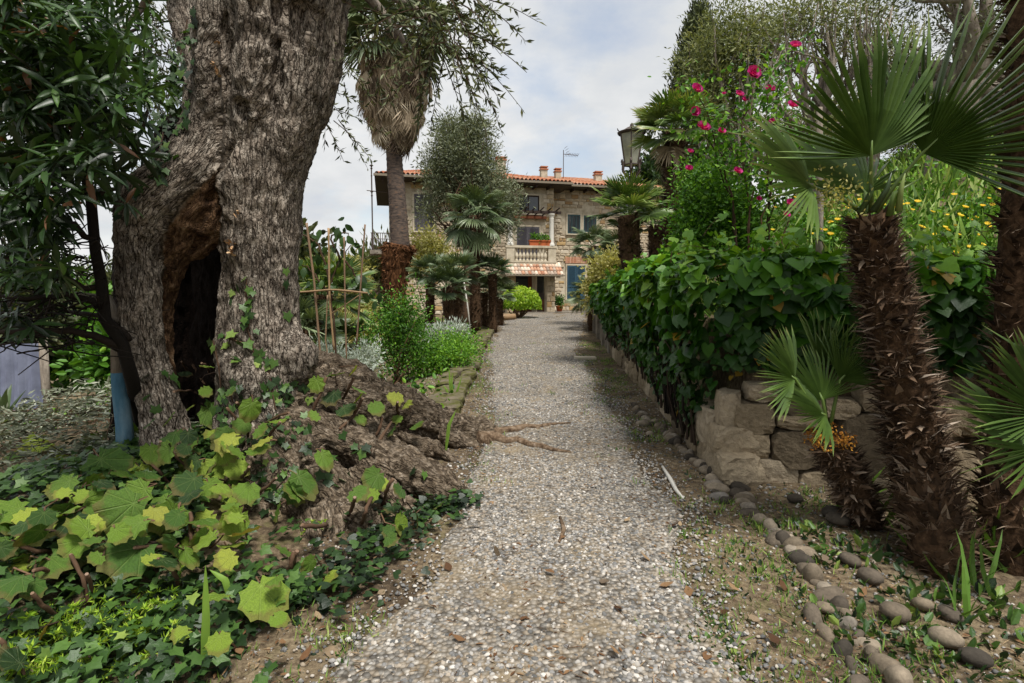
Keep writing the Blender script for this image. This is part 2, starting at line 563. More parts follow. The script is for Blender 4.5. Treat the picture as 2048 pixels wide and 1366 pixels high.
def ground_mat():
    m, t = newmat('ground_soil')
    n1 = tnoise(t, 1.6, 6, 0.6)
    n2 = tnoise(t, 26, 6, 0.7)
    n3 = tnoise(t, 5.0, 5, 0.65)
    base = ramp(t, nmath(t, 'ADD', nmath(t, 'MULTIPLY', n2, .6), nmath(t, 'MULTIPLY', n1, .4)), G('#2f271e', '#594c3c', '#86775f', '#a3957e'), [.32, .46, .58, .74])
    base = mixcol(t, 'MIX', ramp(t, n3, [(0, 0, 0), (.55, .55, .55)], [.55, .72]), base, hx('#5c6030'))
    return finish(m, t, base, .95, nmath(t, 'ADD', n2, tnoise(t, 90, 4, .7)), .7, .02, 0, .15)
m_ground = ground_mat()
ground = bpy.data.objects.new('ground', raw_mesh('ground', np.stack([XX, YY, ZZ], -1).reshape(-1, 3), None, Qg, None, True))
ground.data.materials.append(m_ground)
link(ground)
tag(ground, 'bare sandy soil of the garden, rising into a bank on one side', 'ground', None, 'structure')

m_sea, t_ = newmat('sea_water')
finish(m_sea, t_, hx('#3d6c94'), .25, tnoise(t_, .05, 5, .6), .3, 1.0)
sea = MB().add([[-30000, 100, -21], [-160, 100, -21], [3000, 30000, -21], [-30000, 30000, -21]], Q=[[0, 1, 2, 3]]).build('sea', m_sea)
tag(sea, 'strip of blue sea glimpsed beyond the trees', 'sea', None, 'structure')

# gravel path sheet
PYS = [0.8, 2.3, 3.2, 4.3, 6.4, 9.3, 12, 15.8, 19, 22, 26, 30.5]
PXL = [-.85, -.72, -.55, -.30, -.15, -.50, -.55, -.52, -.55, -.45, .2, .9]
PXR = [.95, .98, 1.02, 1.12, 1.2, 1.38, 1.5, 1.9, 2.5, 2.9, 3.4, 4.0]
def path_l(y): return np.interp(y, PYS, PXL)
def path_r(y): return np.interp(y, PYS, PXR)
py_ = np.array(graded(.9, 9, .08, 30.3, 1.06))
uu = np.linspace(0, 1, 26)
wob = (fbm(np.stack([py_ * 1.3, py_ * 0, py_ * 0], 1), 3, 9) - .5) * .5
wob2 = (fbm(np.stack([py_ * 1.3, py_ * 0 + 9, py_ * 0], 1), 3, 9) - .5) * .5
L_ = path_l(py_) + wob
Rr = path_r(py_) + wob2
PX_ = L_[:, None] + (Rr - L_)[:, None] * uu
PY_ = np.repeat(py_[:, None], len(uu), 1)
PZ_ = H(PX_, PY_) + .012
PZ_[:, 0] -= .03; PZ_[:, -1] -= .03
a, b = PX_.shape
i, j = np.meshgrid(np.arange(a - 1), np.arange(b - 1), indexing='ij')
Qp = np.stack([i * b + j, i * b + j + 1, (i + 1) * b + j + 1, (i + 1) * b + j], -1).reshape(-1, 4)
def path_mat():
    m, t = newmat('gravel_bed')
    pos = N(t, 'ShaderNodeNewGeometry').outputs['Position']
    v = N(t, 'ShaderNodeTexVoronoi')
    v.inputs['Scale'].default_value = 42
    t.links.new(pos, v.inputs['Vector'])
    s = N(t, 'ShaderNodeSeparateColor')
    t.links.new(v.outputs['Color'], s.inputs[0])
    base = ramp(t, s.outputs[0], G('#5c5853', '#7a766f', '#918c84', '#8b7f6e', '#b0aaa0'))
    base = mixcol(t, 'MULTIPLY', 1.0, base, ramp(t, v.outputs['Distance'], [(1, 1, 1), (.45, .42, .38)], [.35, .75]))
    base = mixcol(t, 'MIX', ramp(t, tnoise(t, 2.2, 5, .6), [(0, 0, 0), (.7, .7, .7)], [.5, .7]), base, hx('#8a7a60'))
    return finish(m, t, base, .9, nmath(t, 'SUBTRACT', 1.0, v.outputs['Distance']), .8, .02, 0, .2)
path = bpy.data.objects.new('gravel_path', raw_mesh('gravel_path', np.stack([PX_, PY_, PZ_], -1).reshape(-1, 3), None, Qp, None, True))
path.data.materials.append(path_mat())
link(path)
tag(path, 'grey gravel path leading up to the stone house', 'path', None, 'structure')

# ------------------------------------------------------------------ house
HA = R_(12.5)
EU = np.array([math.cos(HA), math.sin(HA), 0]); EN = np.array([math.sin(HA), -math.cos(HA), 0]); EZ = np.array([0, 0, 1.0])
HO = at(783, 600, 30.0); HO[2] = 0
HG = .93
HAX = (HO, EU, EN, EZ)
def fu(px, py, n=0.0):
    d = ray(px, py)
    o = HO + EN * n
    t = np.dot(o - EYE, EN) / np.dot(d, EN)
    P = EYE + d * t
    return float(np.dot(P - HO, EU)), float(P[2])
def hw(u, n, z):
    return HO + EU * u + EN * n + EZ * z
house = thing('stone_house', 'rustic stone villa with terracotta roof, shutters and columned balcony at path end', 'house', hw(0, 0, HG))
m_mortar = M('pale_mortar', G('#8f8472', '#b3a893', '#cbc1ad'), .95, 2.2, .4, 30, .25, 0, .1, usefac=False)
m_hstone = M('house_stone', G('#918471', '#ad9f89', '#bdae96', '#ad9268', '#977b5a', '#c8bca8'), .9, 7, .5, 30, .35, 0, .15, bdist=.02)
m_tile = M('terracotta_tile', G('#6e4030', '#8c523a', '#a06a4e', '#ac8a72', '#755c50'), .85, 6, .3, 30, .3, 0, .2)
m_paletile = M('weathered_tile', G('#9a6a52', '#b98f74', '#cbb09a', '#d6c8b6', '#8f7a6a'), .85, 6, .3, 30, .3, 0, .2)
m_shut = M('grey_shutter', G('#47444a', '#57545a'), .6, 5, .1, 40, .15, 0, .4)
m_blueshut = M('blue_shutter', G('#234052', '#2f5468'), .6, 5, .1, 40, .15, 0, .4)
m_greenfr = M('green_frame', G('#20383c', '#2c4a4e'), .5, 5, .1, 40, .1, 0, .4)
m_wood = M('brown_wood', G('#4a2a1a', '#6e3d24', '#824a2c'), .7, 4, .2, 30, .25, 0, .3, stretch=(1, 1, 8))
m_darkwood = M('dark_wood', G('#231a16', '#3b2c25'), .8, 4, .2, 30, .25, 0, .3)
m_plaster = M('pale_plaster', G('#a0957f', '#bcb19c', '#cac0ad'), .9, 2, .2, 30, .18, 0, .15, usefac=False)
m_soffit = M('soffit_board', G('#3a332c', '#4d443a'), .9, 3, .2, 30, .2, 0, .15)
m_gutter = M('gutter_metal', G('#6d6252', '#857a68'), .6, 5, .1, 40, .2, 0, .4)
m_terra = M('terracotta_pot', G('#9a4f2e', '#b8653c'), .8, 8, .2, 40, .2, 0, .2)
m_brick = M('brick_red', G('#9a6248', '#b07a5e', '#c09880'), .9, 8, .4, 40, .3, 0, .15)
mg_, tg_ = newmat('window_glass')
finish(mg_, tg_, (.03, .035, .04), .06, None, spec=.8)
m_glass = mg_
ml_, tl_ = newmat('lamp_glass')
finish(ml_, tl_, ramp(tl_, tnoise(tl_, 4, 4, .6), G('#8f918c', '#c7c9c3'), [.3, .7]), .35, None, tl=.55, spec=.5)
m_lampglass = ml_

uA = fu(1107, 500)[0]
BN = -1.3
uB0 = uA - .4
uB = fu(1325, 500, BN)[0]
zEA = fu(900, 356)[1]; zEB = fu(1200, 377, BN)[1]
zEA = 7.8; zEB = zEB - .12
# wall bodies
MB().box((0, -8, HG - 1.5), (uA, 0, zEA), ax=HAX).build('wall', m_mortar, house)
MB().box((uA + .003, -8, HG - 1.5), (uB, BN, zEB), ax=HAX).build('wall', m_mortar, house)

openA = []; openB = []
def rect(px0, py0, px1, py1, n):
    u0, z1 = fu(px0, py0, n); u1, z0 = fu(px1, py1, n)
    return (u0, z0, u1, z1)
rS1 = rect(828, 388, 866.5, 463, 0); rS2 = rect(1033, 453, 1078, 522, 0); rW = rect(1035, 390, 1078, 428, 0)
rD = rect(1026, 546, 1094, 624, 0)
rB1 = rect(1135, 429, 1160, 468, BN); rB2 = rect(1167, 431, 1192, 465, BN); rB3 = rect(1240, 402, 1258, 442, BN); rB4 = rect(1134, 531, 1169, 598, BN)
rD = (rD[0], HG, rD[2], rD[3])
rS2 = (rS2[0], 3.75, rS2[2], rS2[3])
# hidden behind the olive crown but part of the same row
rS3 = (rS1[0] + 3.1, rS1[1], rS1[2] + 3.1, rS1[3])
openA = [rS1, rS2, rW, rD, rS3]
openB = [rB1, rB2, rB3, rB4]

# rubble facing: individual stones
cube_variants = []
for k in range(6):
    r = np.random.default_rng(40 + k)
    b = np.array([[-.5, -.5], [.5, -.5], [.5, .5], [-.5, .5]])
    mid = np.array([[-.5, -.5], [0, -.5], [.5, -.5], [.5, 0], [.5, .5], [0, .5], [-.5, .5], [-.5, 0]])
    back = np.c_[mid, np.zeros(8)]
    j1 = mid * (1 + (r.random((8, 1)) - .8) * .16)
    f1 = np.c_[j1, np.full(8, .7)]
    f2 = np.c_[j1 * .78 + (r.random((8, 2)) - .5) * .06, 1 + (r.random(8) - .5) * .3]
    V = np.concatenate([back, f1, f2, [[0, 0, 1.05]]])
    Q, T = [], []
    for i in range(8):
        q = (i + 1) % 8
        Q += [[i, q, 8 + q, 8 + i], [8 + i, 8 + q, 16 + q, 16 + i]]
        T += [[16 + i, 16 + q, 24]]
    cube_variants.append(raw_mesh('stone', V, T, Q, np.zeros(25), False))
    cube_variants[-1].materials.append(m_hstone)
stones = []
def face_stones(u0, u1, z0, z1, n, openings, r):
    z = z0
    while z < z1 - .05:
        h = r.uniform(.11, .26)
        h = min(h, z1 - z)
        u = u0 - r.uniform(0, .2)
        while u < u1:
            wd = r.uniform(.15, .48) * (1.25 if h > .2 else 1)
            a0, a1 = max(u, u0), min(u + wd, u1)
            u += wd
            ok = a1 - a0 > .1
            for (p, q, s, t) in openings:
                if a1 > p - .14 and a0 < s + .14 and z + h > q - .1 and z < t + .16:
                    ok = False
            if ok and r.random() < .93:
                stones.append((a0 + .02, a1 - .02, z + .015, z + h - .015, n))
        z += h
rs = random.Random(5)
face_stones(0, uA, HG - .1, zEA - .05, 0, openA, rs)
face_stones(uA, uB, HG - .1, zEB - .05, BN, openB, rs)
def stone_vis(s):
    return (s[1] - s[0]) * (s[3] - s[2])
# which stones the photograph shows (not behind the tree and palms)
def shown(s):
    P = hw((s[0] + s[1]) / 2, s[4], (s[2] + s[3]) / 2) - EYE
    px = CX + FPX * P[0] / P[1]
    py = HZ - FPX * P[2] / P[1]
    return (1000 < px < 1240 and py > 360) or (812 < px < 880 and py < 500)
stones.sort(key=lambda s: -(stone_vis(s) + (10 if shown(s) else 0)))
jm = MB()
for k, s in enumerate(stones):
    c = rs.choice([.05, .2, .2, .3, .4, .4, .45, .6, .75, .95, 1.0])
    dz = rs.uniform(.025, .06)
    P = hw((s[0] + s[1]) / 2, s[4], (s[2] + s[3]) / 2)
    if k < 300:
        Mx = Matrix((tuple(EU * (s[1] - s[0])) + (0,), tuple(EZ * (s[3] - s[2])) + (0,), tuple(EN * dz) + (0,), (0, 0, 0, 1))).transposed()
        Mx.translation = Vector(P - org(house))
        inst('stone', cube_variants[k % 6], house, Mx, c)
    else:
        me = cube_variants[k % 6]
        V = np.array([v.co[:] for v in me.vertices])
        V = P + V[:, :1] * EU * (s[1] - s[0]) + V[:, 1:2] * EZ * (s[3] - s[2]) + V[:, 2:] * EN * dz
        T = [list(p.vertices) for p in me.polygons if len(p.vertices) == 3]
        Q = [list(p.vertices) for p in me.polygons if len(p.vertices) == 4]
        jm.add(V, T, Q, c)
jm.build('stonework', m_hstone, house)['kind'] = 'stuff'

def hbox(name, mat, par, *boxes, c=.5):
    mb = MB()
    for bx in boxes:
        mb.box((bx[0], bx[2], bx[4]), (bx[1], bx[3], bx[5]), c, HAX)
    return mb.build(name, mat, par)
def surround(par, r, n, wd=.09, d=.05):
    u0, z0, u1, z1 = r
    hbox('surround', m_plaster, par, (u0 - wd, u0 - .003, n, n + d, z0, z1 + wd), (u1 + .003, u1 + wd, n, n + d, z0, z1 + wd), (u0 - .002, u1 + .002, n, n + d, z1 + .003, z1 + wd))
    hbox('sill', m_plaster, par, (u0 - wd - .03, u1 + wd + .03, n, n + d + .07, z0 - .07, z0 - .003))
def shutters(r, n, mat, label=None):
    u0, z0, u1, z1 = r
    root = hbox('shutter', mat, house, (u0 + .01, (u0 + u1) / 2 - .01, n + .005, n + .03, z0 + .01, z1 - .01), ((u0 + u1) / 2 + .01, u1 - .01, n + .005, n + .03, z0 + .01, z1 - .01))
    if label: root['label'] = label
    fr, sl = [], []
    for (a0, a1) in ((u0 + .01, (u0 + u1) / 2 - .01), ((u0 + u1) / 2 + .01, u1 - .01)):
        wd = .07
        fr += [(a0, a0 + wd, n + .03, n + .055, z0 + .01, z1 - .01), (a1 - wd, a1, n + .03, n + .055, z0 + .01, z1 - .01)]
        zm = z0 + (z1 - z0) * .38
        for (q0, q1) in ((z0 + .01, z0 + .1), (zm - .05, zm + .05), (z1 - .1, z1 - .01)):
            fr.append((a0 + wd + .002, a1 - wd - .002, n + .03, n + .055, q0, q1))
        fr.append(((a0 + a1) / 2 - .02, (a0 + a1) / 2 + .02, n + .03, n + .05, z0 + .103, zm - .053))
        zz = zm + .06
        while zz < z1 - .13:
            sl.append((a0 + wd + .003, a1 - wd - .003, n + .031, n + .046, zz, zz + .025))
            zz += .05
    hbox('frame', mat, root, *fr)
    hbox('slats', mat, root, *sl)
    surround(root, r, n)
    return root
shutters(rS1, 0, m_shut); shutters(rS3, 0, m_shut); shutters(rS2, 0, m_shut)
shutters(rB4, BN, m_blueshut, 'closed blue shutters on the ground floor')
def window(r, n, frm, cols=2):
    u0, z0, u1, z1 = r
    wnd = hbox('window', frm, house, (u0, u0 + .06, n + .005, n + .05, z0, z1), (u1 - .06, u1, n + .005, n + .05, z0, z1),
               (u0 + .062, u1 - .062, n + .005, n + .05, z0, z0 + .07), (u0 + .062, u1 - .062, n + .005, n + .05, z1 - .07, z1),
               *[(u0 + (u1 - u0) * k / cols - .025, u0 + (u1 - u0) * k / cols + .025, n + .005, n + .045, z0 + .072, z1 - .072) for k in range(1, cols)])
    for k in range(cols):
        hbox('pane', m_glass, wnd, (u0 + (u1 - u0) * k / cols + .03, u0 + (u1 - u0) * (k + 1) / cols - .03, n + .002, n + .02, z0 + .072, z1 - .072))
    surround(wnd, r, n)
window(rW, 0, m_darkwood, 2); window(rB1, BN, m_greenfr, 3); window(rB2, BN, m_greenfr, 3); window(rB3, BN, m_greenfr, 2)
# brick lintel over the blue shutters, each brick a part
nb = 15
u0, z0, u1, z1 = rB4
me_b = MB().box((-.5, -.5, 0), (.5, .5, 1)).mesh('brick'); me_b.materials.append(m_brick)
for k in range(nb):
    ua = u0 - .12 + (u1 - u0 + .24) * (k + .5) / nb
    Mx = Matrix((tuple(EU * ((u1 - u0 + .24) / nb - .012)) + (0,), tuple(EZ * .36) + (0,), tuple(EN * .05) + (0,), (0, 0, 0, 1))).transposed()
    Mx.translation = Vector(hw(ua, BN + .01, z1 + .30 + .02 * math.sin(pi * k / (nb - 1))) - org(house))
    inst('brick', me_b, house, Mx, rs.random() * .5)

# front door in the portico
dr = hbox('door', m_wood, house, (rD[0], rD[0] + .14, .003, .1, HG, rD[3]), (rD[2] - .14, rD[2], .003, .1, HG, rD[3]), (rD[0] + .142, rD[2] - .142, .003, .1, rD[3] - .16, rD[3]),
          ((rD[0] + rD[2]) / 2 - .12, (rD[0] + rD[2]) / 2 + .12, .003, .08, HG, rD[3] - .162))
hm = (rD[0] + rD[2]) / 2
for (a0, a1) in ((rD[0] + .142, hm - .122), (hm + .122, rD[2] - .142)):
    hbox('door_leaf', m_wood, dr, (a0, a1, .003, .05, HG, HG + .7))
    hbox('pane', m_glass, dr, (a0, a1, .003, .03, HG + .702, rD[3] - .162))
MB().tube([hw(hm - .1, .1, HG + 1.05), hw(hm - .1, .16, HG + 1.05), hw(hm - .1, .16, HG + 1.0)], .015, 6).build('handle', m_iron, dr)

# portico with balcony
PN = 1.5
pL = fu(1013, 500, PN)[0]; pR = fu(1112, 500, PN)[0]
zTile0 = fu(1060, 546, PN + .35)[1]; zFl = fu(1060, 525, PN)[1]
zRail = fu(1060, 491, PN)[1]
port = hbox('portico', m_plaster, house, (pL, pR, 0.002, PN, zFl - .28, zFl))
def pillar(a0, a1):
    hbox('pillar', m_mortar, port, (a0, a1, PN - .5, PN - .02, HG - .1, zFl - .282))
    z = HG
    k = 0
    while z < zFl - .5:
        h = rs.uniform(.22, .34)
        for (q0, q1) in (((a0, (a0 + a1) / 2 + rs.uniform(-.08, .08)),) if False else ((a0, a0 + (a1 - a0) * (.62 if k % 2 else .4)), (a0 + (a1 - a0) * (.62 if k % 2 else .4), a1))):
            Mx = Matrix((tuple(EU * (q1 - q0 - .02)) + (0,), tuple(EZ * (h - .02)) + (0,), tuple(EN * .05) + (0,), (0, 0, 0, 1))).transposed()
            Mx.translation = Vector(hw((q0 + q1) / 2, PN - .02, z + h / 2) - org(house))
            inst('stone', cube_variants[rs.randrange(6)], port, Mx, rs.choice([.1, .2, .3, .4, .5, .7]))
        z += h; k += 1
pillar(pR - .5, pR - .04); pillar(pL + .04, pL + .5)
# wing wall and iron gate beside the door
hbox('side_wall', m_plaster, port, (pR - .95, pR - .9, .1, PN - .5, HG, zFl - .285))
gb = MB()
for k in range(9):
    q = hw(pR - .86 + .35 * k / 8, PN - .45, 0)
    gb.tube([q + EZ * HG, q + EZ * (HG + 1.05)], .012, 5)
for zz in (HG + .1, HG + 1.0):
    gb.tube([hw(pR - .88, PN - .45, zz), hw(pR - .5, PN - .45, zz)], .014, 5)
gb.build('gate', m_iron, port)
# balustrade
hbox('rail', m_plaster, port, (pL - .05, pR + .05, PN - .26, PN + .04, zRail - .12, zRail), (pL - .03, pR + .03, PN - .24, PN + .02, zFl + .002, zFl + .09))
for a0 in (pL, pR - .42):
    hbox('pedestal', m_plaster, port, (a0, a0 + .42, PN - .24, PN + .015, zFl + .092, zRail - .122))
prof = np.array([[.085, 0], [.085, .06], [.05, .09], [.06, .14], [.095, .26], [.1, .32], [.08, .42], [.045, .55], [.04, .62], [.06, .66], [.045, .70], [.085, .76], [.085, .82]])
hh = zRail - .122 - (zFl + .092)
prof = prof * [1, hh / .82]
bal = MB().lathe((0, 0, 0), prof, 10).mesh('baluster', None, True); bal.materials.append(m_plaster)
nbal = 9
for k in range(nbal):
    ub = pL + .56 + (pR - pL - 1.12) * k / (nbal - 1)
    inst('baluster', bal, port, Matrix.Translation(Vector(hw(ub, PN - .11, zFl + .092) - org(house))))
# columns carrying the pergola
zCol = fu(1105, 427, PN)[1]
cp = [[.17, 0], [.17, .1], [.14, .14], [.125, .2], [.12, zCol - zRail - .3], [.13, zCol - zRail - .25], [.11, zCol - zRail - .2], [.16, zCol - zRail - .1], [.17, zCol - zRail - .08], [.17, zCol - zRail]]
cm = MB().lathe((0, 0, 0), np.array(cp), 14).mesh('column', None, True); cm.materials.append(m_white)
for ub in (pR - .22, pL + .22):
    inst('column', cm, port, Matrix.Translation(Vector(hw(ub, PN - .11, zRail + .002) - org(house))))
hbox('beam', m_darkwood, port, (pL - .1, pR + .3, PN - .2, PN - .06, zCol + .002, zCol + .13))
hbox('beam', m_wood, port, (pL, pR - .15, .06, .2, zCol - .1, zCol + .04))
for k in range(7):
    ub = pL + .15 + (pR - pL - .1) * k / 6
    MB().tube([hw(ub, .12, zCol + .09), hw(ub + .02, PN - .1, zCol + .19), hw(ub + .03, PN + .35, zCol + .24)], .045, 4).build('rafter', m_darkwood, port)
# tiled skirt roof of the portico, each tile a piece
th = np.linspace(0, pi, 7)
tv = []
for (x, rr) in ((0, .085), (.42, .105)):
    for q in th:
        tv.append([math.cos(q) * rr, x, math.sin(q) * rr])
for (x, rr) in ((0, .068), (.42, .088)):
    for q in th:
        tv.append([math.cos(q) * rr, x, math.sin(q) * rr])
Qt = [[k, k + 1, 7 + k + 1, 7 + k] for k in range(6)] + [[14 + k + 1, 14 + k, 21 + k, 21 + k + 1] for k in range(6)] + [[7 + k, 7 + k + 1, 21 + k + 1, 21 + k] for k in range(6)] + [[k + 1, k, 14 + k, 14 + k + 1] for k in range(6)]
tme = raw_mesh('tile', tv, None, Qt, np.zeros(28), True); tme.materials.append(m_paletile)
slope = math.atan2(zFl - zTile0 - .02, .62)
ED = nrm(EN * math.cos(slope) - EZ * math.sin(slope)); EP = nrm(EN * math.sin(slope) + EZ * math.cos(slope))
ncol = 18
for k in range(ncol):
    ub = pL - .15 + (pR - pL + .42) * (k + .5) / ncol
    for rw in range(3):
        Mx = Matrix((tuple(EU), tuple(ED), tuple(EP))).transposed().to_4x4()
        Mx.translation = Vector(hw(ub + rs.uniform(-.01, .01), PN - .22, zFl - .03) + ED * (rw * .3) - EP * (.012 * (2 - rw)) * -1 - org(house))
        inst('tile', tme, port, Mx, rs.random())
mbk = MB()
P = [hw(pL - .15, PN - .25, zFl - .06), hw(pR + .27, PN - .25, zFl - .06)]
P = P + [P[1] + ED * .95, P[0] + ED * .95]
mbk.add(np.array(P + [p - EZ * .05 for p in P]), Q=[[0, 1, 2, 3], [7, 6, 5, 4], [3, 2, 6, 7], [0, 3, 7, 4], [2, 1, 5, 6]])
mbk.build('roof_board', m_soffit, port)
hbox('gutter', m_gutter, port, (pL - .2, pR + .3, PN + .68, PN + .75, zTile0 - .17, zTile0 - .1))

# main roofs: corrugated barrel-tile courses over a soffit
def roof(u0, u1, n0, n1, ze, zr, hipl, hipr, name='roof'):
    """eave at n0 (front), ridge at n1 (behind)"""
    nt_ = int((u1 - u0) / .22)
    us = np.linspace(u0, u1, nt_ * 6 + 1)
    rows = 16
    V = []
    vv = np.linspace(0, 1, rows + 1)
    prof_ = np.abs(np.sin(np.linspace(0, nt_ * pi, len(us)))) * .10
    Vs = []
    for k in range(rows):
        for e in (0, 1):
            f = vv[k + e]
            ua = u0 + hipl * f; ub = u1 - hipr * f
            uu_ = ua + (us - u0) / (u1 - u0) * (ub - ua)
            z = ze + (zr - ze) * f + prof_ + (.05 if e == 0 else 0) + (rng.random(len(us)) - .5) * .012
            n = n0 + (n1 - n0) * f
            Vs.append(HO + uu_[:, None] * EU + n * EN + z[:, None] * EZ)
    V = np.concatenate(Vs)
    L = len(us)
    q = []
    for k in range(rows * 2 - 1):
        a = np.arange(L - 1)
        q.append(np.stack([k * L + a, k * L + a + 1, (k + 1) * L + a + 1, (k + 1) * L + a], 1))
    mb = MB()
    cc = np.repeat(np.array([fbm(np.array([[k * .9, 3.3, 1.0]]), 1)[0] for k in range(rows * 2)]), L) * .5 + np.tile(np.repeat(rng.random(nt_ + 1), 6)[:L], rows * 2) * .5
    mb.add(V, Q=np.concatenate(q), c=cc)
    r = mb.build(name, m_tile, house, True)
    # soffit and gutter
    hbox('soffit', m_soffit, r, (u0, u1, n0 - 1.1, n0 + .02, ze - .16, ze - .03))
    hbox('gutter', m_gutter, r, (u0 - .05, u1 + .05, n0 + .03, n0 + .14, ze - .1, ze + .01))
    # rafters' tails under the eave
    for k in range(int((u1 - u0) / .8)):
        ub = u0 + .4 + k * .8
        hbox('rafter', m_darkwood, r, (ub - .05, ub + .05, n0 - 1.0, n0 - .03, ze - .28, ze - .163))
    return r
OV = .85
roofA = roof(-.75, uA + .75, OV, -5, zEA + .1, zEA + 1.75, 4.5, 4.5)
hbox('soffit', m_soffit, roofA, (-.75, .1, -8, OV - 1.15, zEA - .06, zEA + .07))
hbox('soffit', m_soffit, roofA, (uA - .1, uA + .75, -6, OV - 1.15, zEA - .06, zEA + .07))
roofB = roof(uA + .2, uB + .6, BN + .75, -6, zEB + .1, zEB + 1.6, 0, 4)
def chimney(px, py0, py1, n, wd, cap=True):
    u, z1 = fu(px, py0, n); _, z0 = fu(px, py1, n)
    c = hbox('chimney', m_plaster if not cap else m_mortar, house, (u - wd / 2, u + wd / 2, n - wd, n, z0 - .6, z1 - .22))
    hbox('cap', m_brick, c, (u - wd * .62, u + wd * .62, n - wd * 1.12, n + wd * .12, z1 - .218, z1 - .15), (u - wd * .42, u + wd * .42, n - wd * .9, n - wd * .1, z1 - .148, z1 - .06), (u - wd * .58, u + wd * .58, n - wd * 1.1, n + wd * .1, z1 - .058, z1), c=.3)
chimney(1003, 313, 352, -4.0, .55); chimney(1089, 332, 358, -4, .40); chimney(1117, 336, 358, -4, .36); chimney(1198, 342, 366, -3.5, .42)
# aerial
u, z1 = fu(1127, 300, -4); _, z0 = fu(1127, 358, -4)
an = MB()
an.tube([hw(u, -4, z0 - .4), hw(u, -4, z1)], .025, 6)
an.tube([hw(u, -4, z1 - .25), hw(u + .95, -4, z1 - .28)], .02, 5)
for k in range(9):
    uu_ = u + .15 + .1 * k
    an.tube([hw(uu_, -4.2, z1 - .34), hw(uu_, -3.8, z1 - .2)], .01, 4)
for k in range(4):
    an.tube([hw(u + .05 + .07 * k, -4, z1 + .1 - k * .12), hw(u + .25 + .07 * k, -4, z1 + .25 - k * .14)], .01, 4)
an.build('aerial', m_iron, house)
u, z1 = fu(1010, 320, -3.5)
MB().tube([hw(u, -3.5, z1), hw(u - .02, -3.5, z1 - 1.1)], .02, 5).tube([hw(u + .22, -3.5, z1 + .02), hw(u, -3.5, z1 - 1.1)], .02, 5).build('aerial', m_iron, house)
# step in front of the house
hbox('step', m_concrete, house, (pL + .6, fu(1182, 600, 0)[0], PN + .05, PN + .8, HG - .4, HG + .04), (pR + .05, fu(1182, 600, 0)[0], BN + .003, PN + .047, HG - .4, HG + .05))
# balcony railing and tall iron finial at the side of the house
ib = MB()
ib.tube([hw(-.9, .4, fu(760, 500, .4)[1]), hw(-.9, .4, fu(760, 332, .4)[1])], .035, 6)
zf = fu(760, 332, .4)[1]
for dz, rr in ((.0, .11), (-.14, .07), (-.5, .05), (-1.3, .09), (-1.5, .06)):
    ib.lathe(hw(-.9, .4, zf + dz), np.array([[.02, -.06], [rr, 0], [.02, .06]]), 8)
zf2 = fu(760, 382, .4)[1]
ib.tube([hw(-1.15, .4, zf2), hw(-.0, .0, zf2)], .022, 5)
z5 = fu(760, 466, .4)[1]; z6 = fu(760, 500, .4)[1]
for k in range(9):
    ib.tube([hw(-.95 + .11 * k, .4, z5), hw(-.95 + .11 * k, .4, z6)], .018, 5)
for zz in (z5, z5 - .3, z6):
    ib.tube([hw(-1.0, .4, zz), hw(0.05, .4, zz)], .022, 5)
ib.build('railing', m_iron, house)
hbox('balcony_slab', m_concrete, house, (-1.05, -.003, -.6, .5, z6 - .2, z6 - .02))

# ------------------------------------------------------------------ leaf templates (x = axis from the stalk, z = normal)
def fan(outline, center, zf):
    o = np.asarray(outline, float)
    V = np.concatenate([[center], o])
    z = np.array([zf(x, y) for x, y in V])
    n = len(o)
    T = np.stack([np.zeros(n, int), 1 + np.arange(n), 1 + (np.arange(n) + 1) % n], 1)
    return np.c_[V, z], T
def lobed_leaf(seed):
    r = random.Random(seed)
    pts = []
    nl = 8
    N_ = nl * 4
    for k in range(N_ + 1):
        a = -pi * .93 + 2 * pi * .93 * k / N_
        ph = (k / N_ * nl) % 1
        rad = .47 + .095 * abs(2 * ph - 1) ** 1.7 + r.uniform(-.012, .012) + .05 * math.cos(a)
        pts.append((.44 + rad * math.cos(a), rad * math.sin(a) * 1.0))
    pts.append((.12, 0))
    cu = r.uniform(-.55, .1)
    tw = r.uniform(-.4, .4)
    return fan(pts, (.30, 0), lambda x, y: cu * ((x - .4) ** 2 + y * y) + .06 * math.sin(9 * math.atan2(y, x - .3)) * math.hypot(x - .3, y) + tw * (x - .4) * y * 1.5 + .05 * abs(y))
LOBED = [lobed_leaf(k) for k in range(10)]
def ivy_leaf(depth, n5=True):
    tips = [(-.28, .42), (.38, .55), (1.0, 0), (.38, -.55), (-.28, -.42)]
    vall = [(.02, .42 - .2 * depth), (.55, .36 - .22 * depth), (.55, -.36 + .22 * depth), (.02, -.42 + .2 * depth)]
    o = [(0, 0), tips[4], vall[3], tips[3], vall[2], tips[2], vall[1], tips[1], vall[0], tips[0]]
    return fan(o, (.28, 0), lambda x, y: -.14 * (x - .3) ** 2 + .10 * abs(y) - .12 * y * y)
IVY = ivy_leaf(.45)
HEART = fan([(.05, 0), (-.16, -.22), (-.08, -.46), (.18, -.55), (.42, -.46), (.62, -.34), (1.0, 0), (.62, .34), (.42, .46), (.18, .55), (-.08, .46), (-.16, .22)], (.28, 0), lambda x, y: -.22 * (x - .2) ** 2 + .14 * abs(y) - .25 * y * y)
HEART3 = fan([(.05, 0), (-.18, -.25), (-.05, -.5), (.3, -.62), (.5, -.36), (.72, -.26), (1.0, 0), (.72, .26), (.5, .36), (.3, .62), (-.05, .5), (-.18, .25)], (.28, 0), lambda x, y: -.2 * (x - .2) ** 2 + .16 * abs(y) - .2 * y * y)
